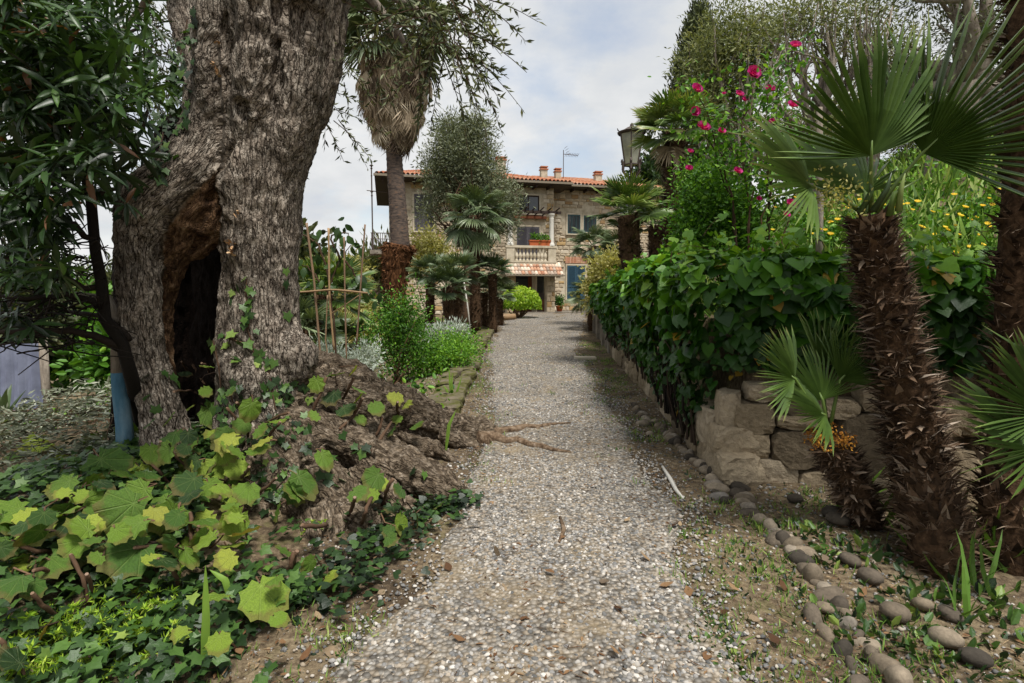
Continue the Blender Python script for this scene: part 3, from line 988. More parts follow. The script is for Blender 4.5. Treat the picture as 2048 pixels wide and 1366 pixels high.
def lance(wd=.11, bend=.18, fold=.05):
    V, T = [], []
    xs = [0, .12, .45, .78, 1.0]
    ws = [.01, wd * .55, wd, wd * .62, 0]
    for x, q in zip(xs, ws):
        z = -bend * x * x
        V += [[x, -q, z + fold * q / wd], [x, 0, z], [x, q, z + fold * q / wd]]
    for k in range(4):
        a = 3 * k
        T += [[a, a + 3, a + 4], [a, a + 4, a + 1], [a + 1, a + 4, a + 5], [a + 1, a + 5, a + 2]]
    return np.array(V, float), np.array(T)
LANCE = lance()
RHOMB = (np.array([[0, 0, 0], [.45, -.13, .03], [1, 0, -.05], [.45, .13, .03]], float), np.array([[0, 1, 2], [0, 2, 3]]))
OVAL = (np.array([[0, 0, 0], [.3, -.27, .05], [.75, -.2, .02], [1, 0, -.08], [.75, .2, .02], [.3, .27, .05]], float), np.array([[0, 1, 3], [1, 2, 3], [0, 3, 5], [3, 4, 5]]))
BLADE = (np.array([[0, -.04, 0], [0, .04, 0], [.4, .045, .06], [.4, -.045, .06], [.8, .02, .05], [.8, -.02, .05], [1, 0, 0]], float), np.array([[0, 1, 2], [0, 2, 3], [3, 2, 4], [3, 4, 5], [5, 4, 6]]))
SPIKE = (np.array([[0, -.22, 0], [0, .22, 0], [0, 0, .12], [.55, -.1, .05], [.55, .1, .05], [1, 0, 0]], float), np.array([[0, 3, 2], [2, 3, 5], [2, 5, 4], [2, 4, 1], [0, 1, 4], [0, 4, 3], [3, 4, 5]]))

def rdir(n, up=0.0):
    v = rng.normal(size=(n, 3))
    v[:, 2] += up
    return nrm(v)

# ------------------------------------------------------------------ ancient olive: smooth union of tapered limbs on a grid
GH = .0175
g0 = np.array([-3.75, 2.7, -.25]); g1 = np.array([.35, 6.3, 4.55])
gn = np.ceil((g1 - g0) / GH).astype(int) + 1
D = np.full(gn, 9.0, np.float32)
segs = []
def capsule(a, b, ra, rb, k=.09, flag=0.0, sub=False):
    global D
    a = np.asarray(a, float); b = np.asarray(b, float)
    segs.append((a, b, ra, rb, flag, sub))
    m = max(ra, rb) + k + .1
    lo = np.maximum(((np.minimum(a, b) - m - g0) / GH).astype(int), 0)
    hi = np.minimum(((np.maximum(a, b) + m - g0) / GH).astype(int) + 2, gn)
    if np.any(hi <= lo):
        return
    xs = [(g0[q] + np.arange(lo[q], hi[q]) * GH).astype(np.float32) for q in range(3)]
    X = xs[0][:, None, None]; Y = xs[1][None, :, None]; Z = xs[2][None, None, :]
    ab = b - a
    L2 = float(ab @ ab) + 1e-9
    t = np.clip(((X - a[0]) * ab[0] + (Y - a[1]) * ab[1] + (Z - a[2]) * ab[2]) / L2, 0, 1).astype(np.float32)
    d = np.sqrt((X - a[0] - t * ab[0]) ** 2 + (Y - a[1] - t * ab[1]) ** 2 + (Z - a[2] - t * ab[2]) ** 2) - (ra + (rb - ra) * t)
    s = (slice(lo[0], hi[0]), slice(lo[1], hi[1]), slice(lo[2], hi[2]))
    o = D[s]
    if sub:
        d = -d
        h = np.clip(.5 + .5 * (o - d) / k, 0, 1)
        D[s] = d + (o - d) * h + k * h * (1 - h)
    else:
        h = np.clip(.5 + .5 * (o - d) / k, 0, 1)
        D[s] = o + (d - o) * h - k * h * (1 - h)
chains = []
def chain(pts, k=.09, flag=0.0, own=True):
    A = np.array([list(at(*p[:3])) + [p[3]] for p in pts])
    A = np.concatenate([[2 * A[0] - A[1]], A, [2 * A[-1] - A[-2]]])
    out = []
    for i in range(1, len(A) - 2):
        p0, p1, p2, p3 = A[i - 1], A[i], A[i + 1], A[i + 2]
        for t in np.arange(4) / 4:
            out.append(.5 * (2 * p1 + (p2 - p0) * t + (2 * p0 - 5 * p1 + 4 * p2 - p3) * t * t + (3 * p1 - p0 - 3 * p2 + p3) * t ** 3))
    out.append(A[-2])
    out = np.array(out)
    if own: chains.append((out, flag))
    for p, q in zip(out[:-1], out[1:]):
        capsule(p[:3], q[:3], max(p[3], .02), max(q[3], .02), k, flag)
# main stem
chain([(535, 960, 4.35, .38), (532, 860, 4.45, .32), (526, 740, 4.5, .29), (520, 620, 4.5, .245), (522, 500, 4.5, .245), (524, 400, 4.5, .255), (526, 310, 4.5, .29), (532, 220, 4.55, .35), (540, 120, 4.6, .40), (544, 30, 4.6, .43), (546, -90, 4.6, .45)], .1)
# right shoulder and swelling flutes
chain([(585, 260, 4.5, .16), (610, 160, 4.55, .20), (632, 80, 4.6, .19), (640, -60, 4.6, .2)], .08, own=False)
chain([(555, 560, 4.42, .07), (555, 380, 4.40, .11), (585, 230, 4.32, .14), (604, 100, 4.3, .14), (615, -60, 4.3, .16)], .05, own=False)
chain([(480, 560, 4.3, .08), (478, 400, 4.25, .10), (490, 280, 4.25, .09), (505, 160, 4.15, .12), (500, -60, 4.1, .13)], .05, own=False)
chain([(435, 250, 4.25, .10), (432, 120, 4.2, .12), (436, -60, 4.15, .13)], .06, own=False)
# left limb: arches down to its own foot
chain([(465, 150, 4.45, .24), (440, 230, 4.4, .215), (400, 305, 4.3, .18), (345, 365, 4.2, .165), (295, 415, 4.15, .16), (276, 480, 4.15, .122), (280, 580, 4.15, .115), (287, 680, 4.15, .112), (312, 780, 4.15, .12), (335, 880, 4.1, .14), (345, 980, 4.0, .18)], .07)
# torn wood between the two stems
chain([(455, 330, 4.45, .15), (415, 385, 4.34, .155), (375, 440, 4.30, .135), (352, 500, 4.32, .10), (338, 570, 4.36, .06), (335, 660, 4.4, .042), (338, 760, 4.42, .045), (345, 900, 4.4, .08)], .04, 1.0)
chain([(452, 395, 4.36, .09), (428, 450, 4.36, .10), (388, 498, 4.38, .08)], .04, 1.0)
# back of the hollow; its flag paints shade into the rotten wood
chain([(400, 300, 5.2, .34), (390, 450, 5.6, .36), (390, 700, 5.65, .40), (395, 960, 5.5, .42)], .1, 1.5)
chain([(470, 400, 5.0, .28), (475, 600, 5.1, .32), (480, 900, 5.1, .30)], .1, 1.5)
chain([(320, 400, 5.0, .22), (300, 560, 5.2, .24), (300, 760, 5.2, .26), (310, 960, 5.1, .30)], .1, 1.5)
# burl on the right of the foot
chain([(588, 700, 4.38, .115), (600, 735, 4.4, .1)], .09, own=False)
chain([(470, 735, 4.25, .1), (500, 760, 4.22, .1)], .09, own=False)
# a stem behind, leaning left out of the frame
chain([(440, 260, 5.0, .16), (400, 130, 5.4, .13), (365, 10, 5.7, .12), (350, -90, 5.8, .12)], .06)
# roots
chain([(590, 755, 4.75, .15), (650, 748, 4.9, .14), (700, 755, 5.0, .13), (742, 770, 5.1, .10)], .05, .5)
chain([(600, 800, 4.6, .26), (680, 812, 4.9, .26), (760, 825, 5.2, .24), (830, 842, 5.4, .20), (890, 862, 5.6, .16), (950, 880, 5.75, .11), (995, 885, 5.9, .06)], .08, .5)
chain([(640, 770, 4.9, .10), (720, 785, 5.05, .12), (800, 800, 5.3, .12), (860, 830, 5.5, .09), (930, 850, 5.8, .08), (985, 862, 6.0, .07)], .05, .5)
chain([(600, 850, 4.3, .14), (660, 875, 4.25, .13), (740, 910, 4.2, .13), (810, 945, 4.15, .13), (870, 975, 4.1, .11), (925, 1005, 4.1, .06)], .06, .5)
chain([(700, 870, 4.6, .11), (780, 900, 4.55, .10), (850, 930, 4.5, .07)], .05, .5)
chain([(560, 900, 4.1, .20), (610, 960, 3.95, .17), (680, 1010, 3.8, .13), (740, 1070, 3.6, .08)], .08, .5)
chain([(545, 940, 4.0, .19), (545, 1030, 3.75, .14), (515, 1110, 3.5, .13), (460, 1180, 3.25, .09), (420, 1260, 3.0, .06)], .07, .5)
chain([(640, 1060, 3.6, .15), (648, 1120, 3.45, .13)], .07, .5)
chain([(600, 1000, 3.8, .14), (640, 1070, 3.62, .12)], .07, .5)
chain([(340, 930, 4.1, .17), (290, 1000, 3.8, .13), (220, 1060, 3.5, .09)], .07, .5)
chain([(330, 1190, 2.75, .05), (345, 1290, 2.5, .06), (330, 1360, 2.3, .05)], .05, .5)
for pts in ([(600, 860, 4.3, .09), (640, 930, 4.15, .085), (690, 975, 4.0, .075), (720, 1030, 3.85, .06), (765, 1095, 3.65, .035)], [(560, 920, 4.0, .10), (585, 1000, 3.8, .08), (600, 1080, 3.6, .07), (590, 1150, 3.4, .04)], [(610, 870, 4.3, .08), (680, 920, 4.2, .075), (750, 960, 4.05, .07), (800, 1010, 3.9, .05), (850, 1050, 3.8, .025)], [(520, 930, 3.95, .10), (500, 1010, 3.7, .09), (470, 1090, 3.45, .07), (470, 1160, 3.25, .04)], [(640, 800, 4.75, .07), (740, 850, 4.85, .065), (810, 880, 4.95, .06), (880, 905, 5.0, .04), (930, 930, 4.95, .02)], [(660, 830, 4.5, .07), (730, 880, 4.5, .06), (790, 930, 4.4, .05), (830, 960, 4.3, .03)], [(600, 780, 4.7, .08), (620, 830, 4.5, .08), (600, 900, 4.25, .08)], [(850, 850, 5.3, .06), (910, 880, 5.4, .055), (970, 900, 5.5, .03)]):
    chain(pts, .03, .5)
# knots and hollows in the bark
def surf_y(px, py):
    d = ray(px, py)
    for Y in np.arange(2.8, 6.0, .012):
        p = EYE + d * (Y / d[1])
        i = ((p - g0) / GH).astype(int)
        if np.all(i >= 0) and np.all(i < gn) and D[i[0], i[1], i[2]] < 0:
            return Y
    return 4.3
for (px, py, r, px2, py2, inn) in ((600, 15, .085, 592, 85, .035), (625, 30, .05, 618, 70, .01), (548, 5, .06, 552, 40, .02), (484, 208, .05, 488, 232, .02), (562, 140, .045, 552, 235, .012), (648, 30, .045, 640, 80, .0), (452, 330, .04, 470, 290, .01), (520, 240, .03, 526, 262, .01), (420, 395, .03, 432, 372, .01), (505, 10, .04, 500, 80, -.005), (455, 40, .035, 460, 120, -.005), (400, 480, .04, 385, 500, .02), (345, 585, .03, 345, 620, .01), (560, 90, .03, 566, 130, 0), (590, 640, .035, 580, 660, 0), (480, 690, .03, 470, 720, 0),
    (760, 870, .07, 700, 850, .03), (700, 930, .06, 660, 900, .02), (840, 905, .05, 790, 880, .02), (620, 930, .05, 625, 1000, .01), (560, 1010, .05, 570, 1060, .01), (870, 870, .04, 830, 860, .01), (700, 800, .05, 650, 790, .0), (930, 865, .03, 900, 860, 0), (790, 950, .03, 800, 962, .01), (740, 905, .025, 745, 915, .01)):
    capsule(at(px, py, surf_y(px, py) + inn), at(px2, py2, surf_y(px2, py2) + inn), r, r * .8, .035, 0, True)
def surface_nets(D, g0, h):
    neg = D < 0
    n = np.array(D.shape)
    c = np.zeros(n - 1, np.int8)
    for dx in (0, 1):
        for dy in (0, 1):
            for dz in (0, 1):
                c += neg[dx:n[0] - 1 + dx, dy:n[1] - 1 + dy, dz:n[2] - 1 + dz]
    act = np.argwhere((c > 0) & (c < 8))
    idx = np.full(n - 1, -1, np.int32)
    idx[act[:, 0], act[:, 1], act[:, 2]] = np.arange(len(act))
    acc = np.zeros((len(act), 3)); cnt = np.zeros(len(act))
    corners = [(a, b, c_) for a in (0, 1) for b in (0, 1) for c_ in (0, 1)]
    val = {q: D[act[:, 0] + q[0], act[:, 1] + q[1], act[:, 2] + q[2]] for q in corners}
    for q in corners:
        for ax in range(3):
            if q[ax] == 0:
                q2 = tuple(1 if k == ax else q[k] for k in range(3))
                a, b = val[q], val[q2]
                m = (a < 0) != (b < 0)
                t = np.where(m, a / np.where(a - b == 0, 1, a - b), 0)
                p = np.array(q, float)[None].repeat(len(act), 0)
                p[:, ax] = t
                acc[m] += p[m]; cnt[m] += 1
    V = g0 + (act + acc / cnt[:, None]) * h
    Q = []
    for ax in range(3):
        o1, o2 = (ax + 1) % 3, (ax + 2) % 3
        sl0 = [slice(None)] * 3; sl1 = [slice(None)] * 3
        sl0[ax] = slice(0, -1); sl1[ax] = slice(1, None)
        a = neg[tuple(sl0)]; b = neg[tuple(sl1)]
        e = np.argwhere(a != b)
        e = e[(e[:, o1] > 0) & (e[:, o2] > 0) & (e[:, o1] < n[o1] - 1) & (e[:, o2] < n[o2] - 1)]
        def cell(d1, d2):
            f = e.copy(); f[:, o1] -= d1; f[:, o2] -= d2
            return idx[f[:, 0], f[:, 1], f[:, 2]]
        q = np.stack([cell(1, 1), cell(0, 1), cell(0, 0), cell(1, 0)], 1)
        flip = ~a[e[:, 0], e[:, 1], e[:, 2]]
        q[flip] = q[flip][:, ::-1]
        Q.append(q)
    Q = np.concatenate(Q)
    return V, Q[(Q >= 0).all(1)]
# gnarl the field a little
TV, TQ = surface_nets(D, g0, GH)
keep = TV[:, 2] > H(TV[:, 0], TV[:, 1]) - .06
km = keep[TQ].all(1)
TQ = TQ[km]
used = np.unique(TQ)
rm = np.full(len(TV), -1); rm[used] = np.arange(len(used))
TV = TV[used]; TQ = rm[TQ]
# flow-aligned bark coordinates from the nearest limb
bd = np.full(len(TV), 9.0); bq = np.zeros((len(TV), 3)); bf = np.zeros(len(TV)); bi = np.zeros(len(TV), int)
for ci, (cp_, fl) in enumerate(chains):
    C3 = cp_[:, :3]
    seg_ = C3[1:] - C3[:-1]
    Ls = np.linalg.norm(seg_, axis=1); S = np.concatenate([[0], np.cumsum(Ls)])
    A_ = nrm(np.cross(seg_[0], [.3, 1, .2]))
    for i in range(len(seg_)):
        u = seg_[i] / Ls[i]
        A_ = nrm(A_ - u * (A_ @ u)); B_ = np.cross(u, A_)
        t = np.clip((TV - C3[i]) @ u / Ls[i], 0, 1)
        rel = TV - C3[i] - t[:, None] * seg_[i]
        d = np.linalg.norm(rel, axis=1) - (cp_[i, 3] + (cp_[i + 1, 3] - cp_[i, 3]) * t)
        m = d < bd
        bd[m] = d[m]
        bq[m] = np.stack([rel @ A_ + ci * 3.1, rel @ B_, .42 * (S[i] + t * Ls[i])], 1)[m]
        bf[m] = fl; bi[m] = ci
def vnormals(V, Q):
    fn = np.cross(V[Q[:, 2]] - V[Q[:, 0]], V[Q[:, 3]] - V[Q[:, 1]])
    n = np.zeros_like(V)
    for k in range(4):
        np.add.at(n, Q[:, k], fn)
    return nrm(n)
def smoothattr(A, Q, it):
    for _ in range(it):
        s = A.copy(); c = np.ones((len(A), 1))
        for k in range(4):
            np.add.at(s, Q[:, k], A[Q[:, (k + 1) % 4]]); np.add.at(c, Q[:, k], 1)
        A = s / c
    return A
for _ in range(14):
    s_ = bq.copy(); c_ = np.ones((len(bq), 1))
    for k in range(4):
        a_, b_ = TQ[:, k], TQ[:, (k + 1) % 4]
        ok = bi[a_] == bi[b_]
        np.add.at(s_, a_[ok], bq[b_[ok]]); np.add.at(c_, a_[ok], 1)
        np.add.at(s_, b_[ok], bq[a_[ok]]); np.add.at(c_, b_[ok], 1)
    bq = s_ / c_
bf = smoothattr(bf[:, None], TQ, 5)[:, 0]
n_ = vnormals(TV, TQ)
big = (fbm(TV * 3.2, 3, 21) - .5) * .085
rid = 1 - np.abs(2 * fbm(bq * np.array([16, 16, 16]), 2, 33) - 1)
rootn = (fbm(TV * 5.5, 3, 44) - .5) * .10 - np.abs(2 * fbm(TV * 13, 3, 45) - 1) * .028 + (rid - .7) * .05 + .012
cr = fbm(bq * 55 + 3, 2, 51)
isr = np.clip(1 - np.abs(bf - .5) * 2, 0, 1)
crev = np.clip(1 - np.abs(fbm(TV * np.array([5, 5, 6.5]), 2, 47) - .5) / .045, 0, 1)
rootn = rootn - crev * .028
TV = TV + n_ * (big + (rid - .7) * .045 * (1 - isr) + (cr - .5) * .022 + rootn * isr)[:, None]
def bark_mat():
    m, t = newmat('olive_bark')
    at_ = N(t, 'ShaderNodeAttribute'); at_.attribute_name = 'bark'
    ac = N(t, 'ShaderNodeAttribute'); ac.attribute_name = 'col'
    vec = at_.outputs['Vector']
    def ridge(scale, stretch, det, w0, w1):
        n = tnoise(t, scale, det, .62, vec, stretch)
        return ramp(t, nmath(t, 'ABSOLUTE', nmath(t, 'SUBTRACT', n, .5)), [(0, 0, 0), (1, 1, 1)], [w0, w1])
    c1 = ridge(30, (1, 1, .5), 2, 0, .06)
    c2 = ridge(44, (1, 1, 1.5), 3, 0, .07)
    n1 = tnoise(t, 22, 6, .7, vec); n2 = tnoise(t, 3, 4, .6); n3 = tnoise(t, 60, 5, .7, vec)
    hgt = nmath(t, 'ADD', nmath(t, 'ADD', c1, nmath(t, 'MULTIPLY', c2, .5)), nmath(t, 'MULTIPLY', n3, .6))
    bark = ramp(t, n1, G('#6a6056', '#968b7f', '#b5aca0', '#d0c9be'), [.25, .45, .6, .78])
    bark = mixcol(t, 'MULTIPLY', 1.0, bark, ramp(t, c1, [(.10, .085, .07), (1, 1, 1)], [0, .75]))
    bark = mixcol(t, 'MULTIPLY', 1.0, bark, ramp(t, c2, [(.42, .39, .36), (1, 1, 1)], [0, .7]))
    bark = mixcol(t, 'MULTIPLY', .9, bark, ramp(t, n2, [(.55, .53, .5), (1.15, 1.12, 1.08)], [.35, .65]))
    root = ramp(t, tnoise(t, 20, 6, .7), G('#362d25', '#625545', '#887a69', '#a89d8e'), [.3, .45, .58, .75])
    wood = ramp(t, tnoise(t, 26, 6, .65, vec), G('#22170f', '#503a28', '#80644a', '#b09a7e'), [.3, .45, .6, .75])
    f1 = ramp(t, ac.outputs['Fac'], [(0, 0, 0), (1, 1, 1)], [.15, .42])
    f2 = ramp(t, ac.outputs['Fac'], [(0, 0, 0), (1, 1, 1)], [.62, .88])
    root = mixcol(t, 'MULTIPLY', .75, root, ramp(t, c1, [(.25, .22, .19), (1, 1, 1)], [0, .8]))
    c = mixcol(t, 'MIX', f1, bark, root)
    c = mixcol(t, 'MIX', f2, c, wood)
    c = mixcol(t, 'MIX', ramp(t, nmath(t, 'SUBTRACT', ac.outputs['Fac'], 1.0), [(0, 0, 0), (1, 1, 1)], [.1, .35]), c, hx('#1c130d'))  # dark rotten wood, pushed near black as painted shade of the hollow
    return finish(m, t, c, .92, hgt, .9, .02, 0, .15)
olive = thing('ancient_olive_tree', 'huge gnarled ancient olive with hollow trunk and sprawling roots beside the path', 'tree', onG(-2.2, 4.6))
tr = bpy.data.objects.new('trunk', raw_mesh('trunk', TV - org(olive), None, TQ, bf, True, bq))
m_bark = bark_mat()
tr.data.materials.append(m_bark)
link(tr, olive)
BVH = BVHTree.FromPolygons([tuple(v) for v in TV], [tuple(q) for q in TQ])
def hit(px, py):
    """point and normal where the trunk shows at a pixel"""
    d = ray(px, py)
    l, n, i, ds = BVH.ray_cast(Vector(EYE), Vector(d))
    if l is None:
        return None
    n = np.array(n)
    if n @ d > 0: n = -n
    return np.array(l), n
m_root = M('root_bark', G('#3a2e23', '#5d4c3c', '#786653', '#8f8070'), .95, 20, .8, 40, .35, 0, .1, usefac=False)
def gtube(mb, pts, rad, lift=.0, seg=7, c=.5):
    P = []
    for (px, py) in pts:
        g = gpt(px, py); g[2] += lift
        P.append(g)
    mb.tube(P, rad, seg, c, .3)
for pts, rad in (([(940, 876), (980, 874), (1005, 866), (1030, 864), (1050, 856), (1075, 858), (1100, 852), (1142, 849)], [.10, .075, .05, .05, .035, .03, .022, .008]), ([(960, 888), (990, 880), (1015, 888), (1035, 884), (1060, 894), (1085, 897), (1105, 904), (1142, 908)], [.10, .07, .05, .045, .03, .035, .022, .006]), ([(1120, 1040), (1128, 1065), (1118, 1090)], [.01, .014, .008])):
    m2 = MB(); gtube(m2, pts, rad, .02)
    o = m2.build('root', m_root, olive, True)
m_fungus = M('bracket_fungus', G('#9a7654', '#b8946e', '#c9ac88'), .8, 30, .2, 60, .2)
for (px, py, k) in ((463, 488, 9), (466, 505, 9), (430, 127, 5), (435, 88, 5), (436, 150, 4), (470, 423, 3)):
    h_ = hit(px, py)
    if h_ is None: continue
    MB().scat(OVAL, h_[0] + h_[1] * .012 + rng.normal(size=(k, 3)) * .014, nrm(h_[1] + rng.normal(size=(k, 3)) * .5), nrm(rng.normal(size=(k, 3)) * .4 + [0, 0, 1]), rng.uniform(.03, .05, k), rng.random(k)).build('bracket_fungus', m_fungus, olive, True)['kind'] = 'stuff'
# crown above the frame, with sprays hanging into view
limb = MB()
CL = []
for (p0, p1, r0, r1) in (((600, -60, 4.6), (760, -420, 4.4), .34, .14), ((480, -60, 4.5), (330, -460, 4.0), .32, .13), ((335, -80, 5.4), (230, -330, 5.6), .17, .08), ((620, -60, 4.7), (700, -380, 5.6), .25, .1)):
    a = at(*p0); b = at(*p1)
    mid = (a + b) / 2 + rng.normal(size=3) * .12
    limb.tube([a, mid, b], [r0, (r0 + r1) / 2, r1], 10, .5, .2)
    CL.append((b, r1))
lp, lx, lz, lc, ls = [], [], [], [], []
tw = MB()
def olive_spray(p, d, L, n, size=.05):
    """a drooping twig with paired narrow leaves"""
    d = nrm(d)
    P = [p + d * L * q + np.array([0, 0, -.25 * L * q * q]) for q in np.linspace(0, 1, 5)]
    tw.tube(P, [.006, .005, .004, .003, .002], 3, .3, cap=False)
    q = rng.random(n) ** .8
    pos = p + d * (L * q)[:, None] + np.stack([0 * q, 0 * q, -.25 * L * q * q], 1)
    ax = nrm(d * .8 + rng.normal(size=(n, 3)) * .65)
    lp.append(pos); lx.append(ax); lz.append(rdir(n, .5)); ls.append(size * rng.uniform(.7, 1.25, n)); lc.append(rng.random(n) ** 1.3)
def canopy(center, rad, nspray, L=.45, nl=26, size=.055):
    for _ in range(nspray):
        u = rdir(1)[0]
        p = np.array(center) + u * np.array(rad) * rng.random() ** .4
        dd = nrm(u + np.array([0, 0, -.35]) + rng.normal(size=3) * .4)
        olive_spray(p, dd, L * rng.uniform(.6, 1.3), nl, size)
# sprays in view, right of the trunk
for (px, py, Y, rx, rz, n) in ((880, 10, 4.3, .24, .2, 36), (890, 60, 4.2, .22, .18, 26), (710, 50, 4.8, .12, .16, 12), (850, 80, 4.4, .2, .12, 12), (900, -150, 4.3, .5, .2, 14), (725, 20, 4.5, .12, .1, 5), (905, 100, 4.2, .12, .08, 7), (930, 0, 4.2, .12, .1, 7)):
    canopy(at(px, py, Y), (rx, .4, rz), n)
# left of trunk, finer and farther
for (px, py, Y, rx, rz, n) in ((260, 20, 6.6, 1.2, .7, 70), (200, 130, 6.6, 1.1, .6, 60), (290, 150, 6.3, .6, .5, 36), (330, 40, 6.2, .5, .5, 30), (640, 210, 6.0, .2, .3, 14), (665, 120, 6.0, .2, .3, 12), (120, -150, 6.0, 2, .8, 60)):
    canopy(at(px, py, Y), (rx, .6, rz), n, .5, 28, .06)
# overhead, out of frame
for c_ in ((-3.2, 3.6, 5.4), (-1.9, 3.4, 5.7), (-.8, 4.2, 5.6), (-2.5, 5.6, 5.8), (-3.6, 2.2, 5.2), (-1.4, 2.2, 5.9)):
    canopy(c_, (1.0, 1.0, .4), 26, .55, 22, .075)
for (b, r) in CL:
    for _ in range(5):
        e = b + rng.normal(size=3) * np.array([.9, .7, .3])
        limb.tube([b, (b + e) / 2 + rng.normal(size=3) * .1, e], [r * .7, r * .4, .015], 6, .4, .2)
# thin branch that carries the sprays in view
for pts in ([(640, -60, 4.6), (720, -40, 4.5), (800, 0, 4.4), (870, 40, 4.25), (900, 100, 4.2)], [(700, -50, 4.5), (760, 20, 4.6), (800, 70, 4.5), (830, 130, 4.4)], [(335, -60, 5.4), (280, 20, 6.0), (220, 90, 6.4), (180, 150, 6.6)]):
    limb.tube([at(*p) for p in pts], np.linspace(.05, .008, len(pts)), 6, .3)
limb.build('limbs', m_palebark, olive, True)
tw.build('twigs', m_twig, olive)
o = MB().scat(RHOMB, np.concatenate(lp), np.concatenate(lx), np.concatenate(lz), np.concatenate(ls) * 1.25, np.concatenate(lc)).build('crown', m_olive, olive)
o['kind'] = 'stuff'

# ------------------------------------------------------------------ retaining wall: separate stones
def rock_mesh(name, seed, sub=2, flat=.0):
    """rounded angular block in a unit cube"""
    r = np.random.default_rng(seed)
    n = 4 if sub == 2 else 7
    g = np.linspace(-1, 1, n)
    V, Q, key = [], [], {}
    def vid(p):
        k = tuple(np.round(p, 4))
        if k not in key:
            key[k] = len(V); V.append(p)
        return key[k]
    for ax in range(3):
        for sgn in (-1, 1):
            for i in range(n - 1):
                for j in range(n - 1):
                    c = []
                    for (a, b) in ((i, j), (i + 1, j), (i + 1, j + 1), (i, j + 1)):
                        p = np.zeros(3); p[ax] = sgn; p[(ax + 1) % 3] = g[a]; p[(ax + 2) % 3] = g[b]
                        c.append(vid(p))
                    Q.append(c if sgn > 0 else c[::-1])
    V = np.array(V)
    L = np.linalg.norm(V, axis=1, keepdims=True)
    rnd = flat
    Vs = V / L
    V2 = V * (1 - rnd) + Vs * rnd * 1.15
    # shave corners, jitter
    V2 = V2 * (1 - .10 * (np.abs(V).sum(1, keepdims=True) > 2.4))
    V2 = V2 + ((r.random(V.shape) - .5) * (.26 if rnd < .5 else .08) if sub == 2 else (np.stack([fbm(V * 1.1 + seed * 7.7 + q * 31, 3, seed + q) for q in range(3)], 1) - .5) * .30 + (r.random(V.shape) - .5) * .04)
    return raw_mesh(name, V2 * .5, None, Q, np.zeros(len(V2)), rnd > .5)
ROCKS = [rock_mesh('stone', 70 + k, 3, .13) for k in range(8)]
COBS = [rock_mesh('cobble', 90 + k, 2, .92) for k in range(6)]
for q in ROCKS: q.materials.append(m_stone)
for q in COBS: q.materials.append(m_cobble)

wall = thing('retaining_wall', 'dry-stone retaining wall of sandstone blocks behind the fan palms', 'wall', onG(1.9, 4.6))
def wstone(px0, py0, px1, py1, d=.34, c=None, par=None, rot=0.0, push=0.0):
    """block whose face shows in this pixel box, on the side-facing wall"""
    cx, cy = (px0 + px1) / 2, (py0 + py1) / 2
    # intersect ray with wall face
    dr = ray(cx, cy)
    t = 4.3 / dr[1]
    for _ in range(8):
        P = EYE + dr * t
        t = (wall_y(P[0]) - push) / dr[1]
    P = EYE + dr * t
    k = P[1] / FPX
    w_, h_ = (px1 - px0) * k, (py1 - py0) * k
    X = nrm([1, -.22, rot]); Z = np.array([0, 0, 1.0])
    Y = nrm(np.cross(Z, X)); Zz = np.cross(X, Y)
    Mx = frame(P + Y * d * .5 - org(par or wall), X, Zz, (w_ * .99, d, h_ * .98))
    inst('stone', random.choice(ROCKS), par or wall, Mx, random.random() if c is None else c)
for a in ((1440, 785, 1484, 862), (1470, 806, 1552, 873), (1440, 862, 1474, 905), (1470, 868, 1542, 922), (1548, 862, 1650, 940), (1432, 905, 1478, 930), (1560, 832, 1640, 862), (1476, 918, 1600, 1000), (1600, 945, 1690, 1010),
          (1690, 830, 1810, 960), (1660, 880, 1700, 945), (1720, 955, 1800, 1040), (1815, 880, 1905, 960), (1880, 900, 1965, 1010), (1800, 970, 1890, 1060), (1960, 880, 2050, 960), (1960, 960, 2060, 1060), (1640, 800, 1720, 840), (1730, 760, 1830, 832), (1560, 790, 1640, 832), (1830, 800, 1930, 880), (1930, 800, 2060, 880), (1500, 770, 1562, 806), (1640, 1000, 1730, 1060), (1900, 1010, 1980, 1080)):
    wstone(*a)
# wall beside the path, half buried in ivy
y = 4.75
while y < 12.6:
    z = 0
    base = float(H0(wall_x(y) - .15, y))
    for row in range(2 if y < 6 else 3):
        L = random.uniform(.25, .5); h = random.uniform(.2, .34)
        P = np.array([float(wall_x(y)) + .10, y + random.uniform(-.1, .1), base + z + h / 2 - .05])
        inst('stone', random.choice(ROCKS), wall, frame(P - org(wall), [.07, 1, 0], [0, 0, 1], (L * 1.15, .34, h * 1.1)), random.random())
        z += h * .95
    y += .36
# fallen blocks at its foot
FL = ('beside the wall corner', 'touching the corner stones', 'below the tilted block', 'in front of the young palm stub', 'against the young palm stub', 'half way to the near palm', 'wedged against the near palm', 'in front of the near palm', 'with a rounded top in front of the near palm', 'the biggest one lying low in the corner', 'behind the biggest low one', 'alone among the cobbles', 'at the lower frame edge')
for fk_, (px, py, s) in enumerate(((1475, 930, .10), (1500, 935, .1), (1590, 1005, .17), (1670, 1040, .25), (1675, 1050, .22), (1700, 1130, .17), (1740, 1165, .2), (1790, 1240, .22), (1845, 1220, .16), (1890, 1290, .2), (1900, 1240, .16), (1650, 1225, .13), (1950, 1330, .18))):
    g = gpt(px, py)
    o = inst('loose_stone', random.choice(COBS), None, frame(g + np.array([0, 0, s * .18]), rdir(1, 0)[0] * [1, 1, .2], [.1, .1, 1], (s * .62, s * .5, s * .36)), random.random() * .7)
    tag(o, 'rounded loose stone ' + FL[fk_], 'stone', 'loose rounded stones along the wall foot')

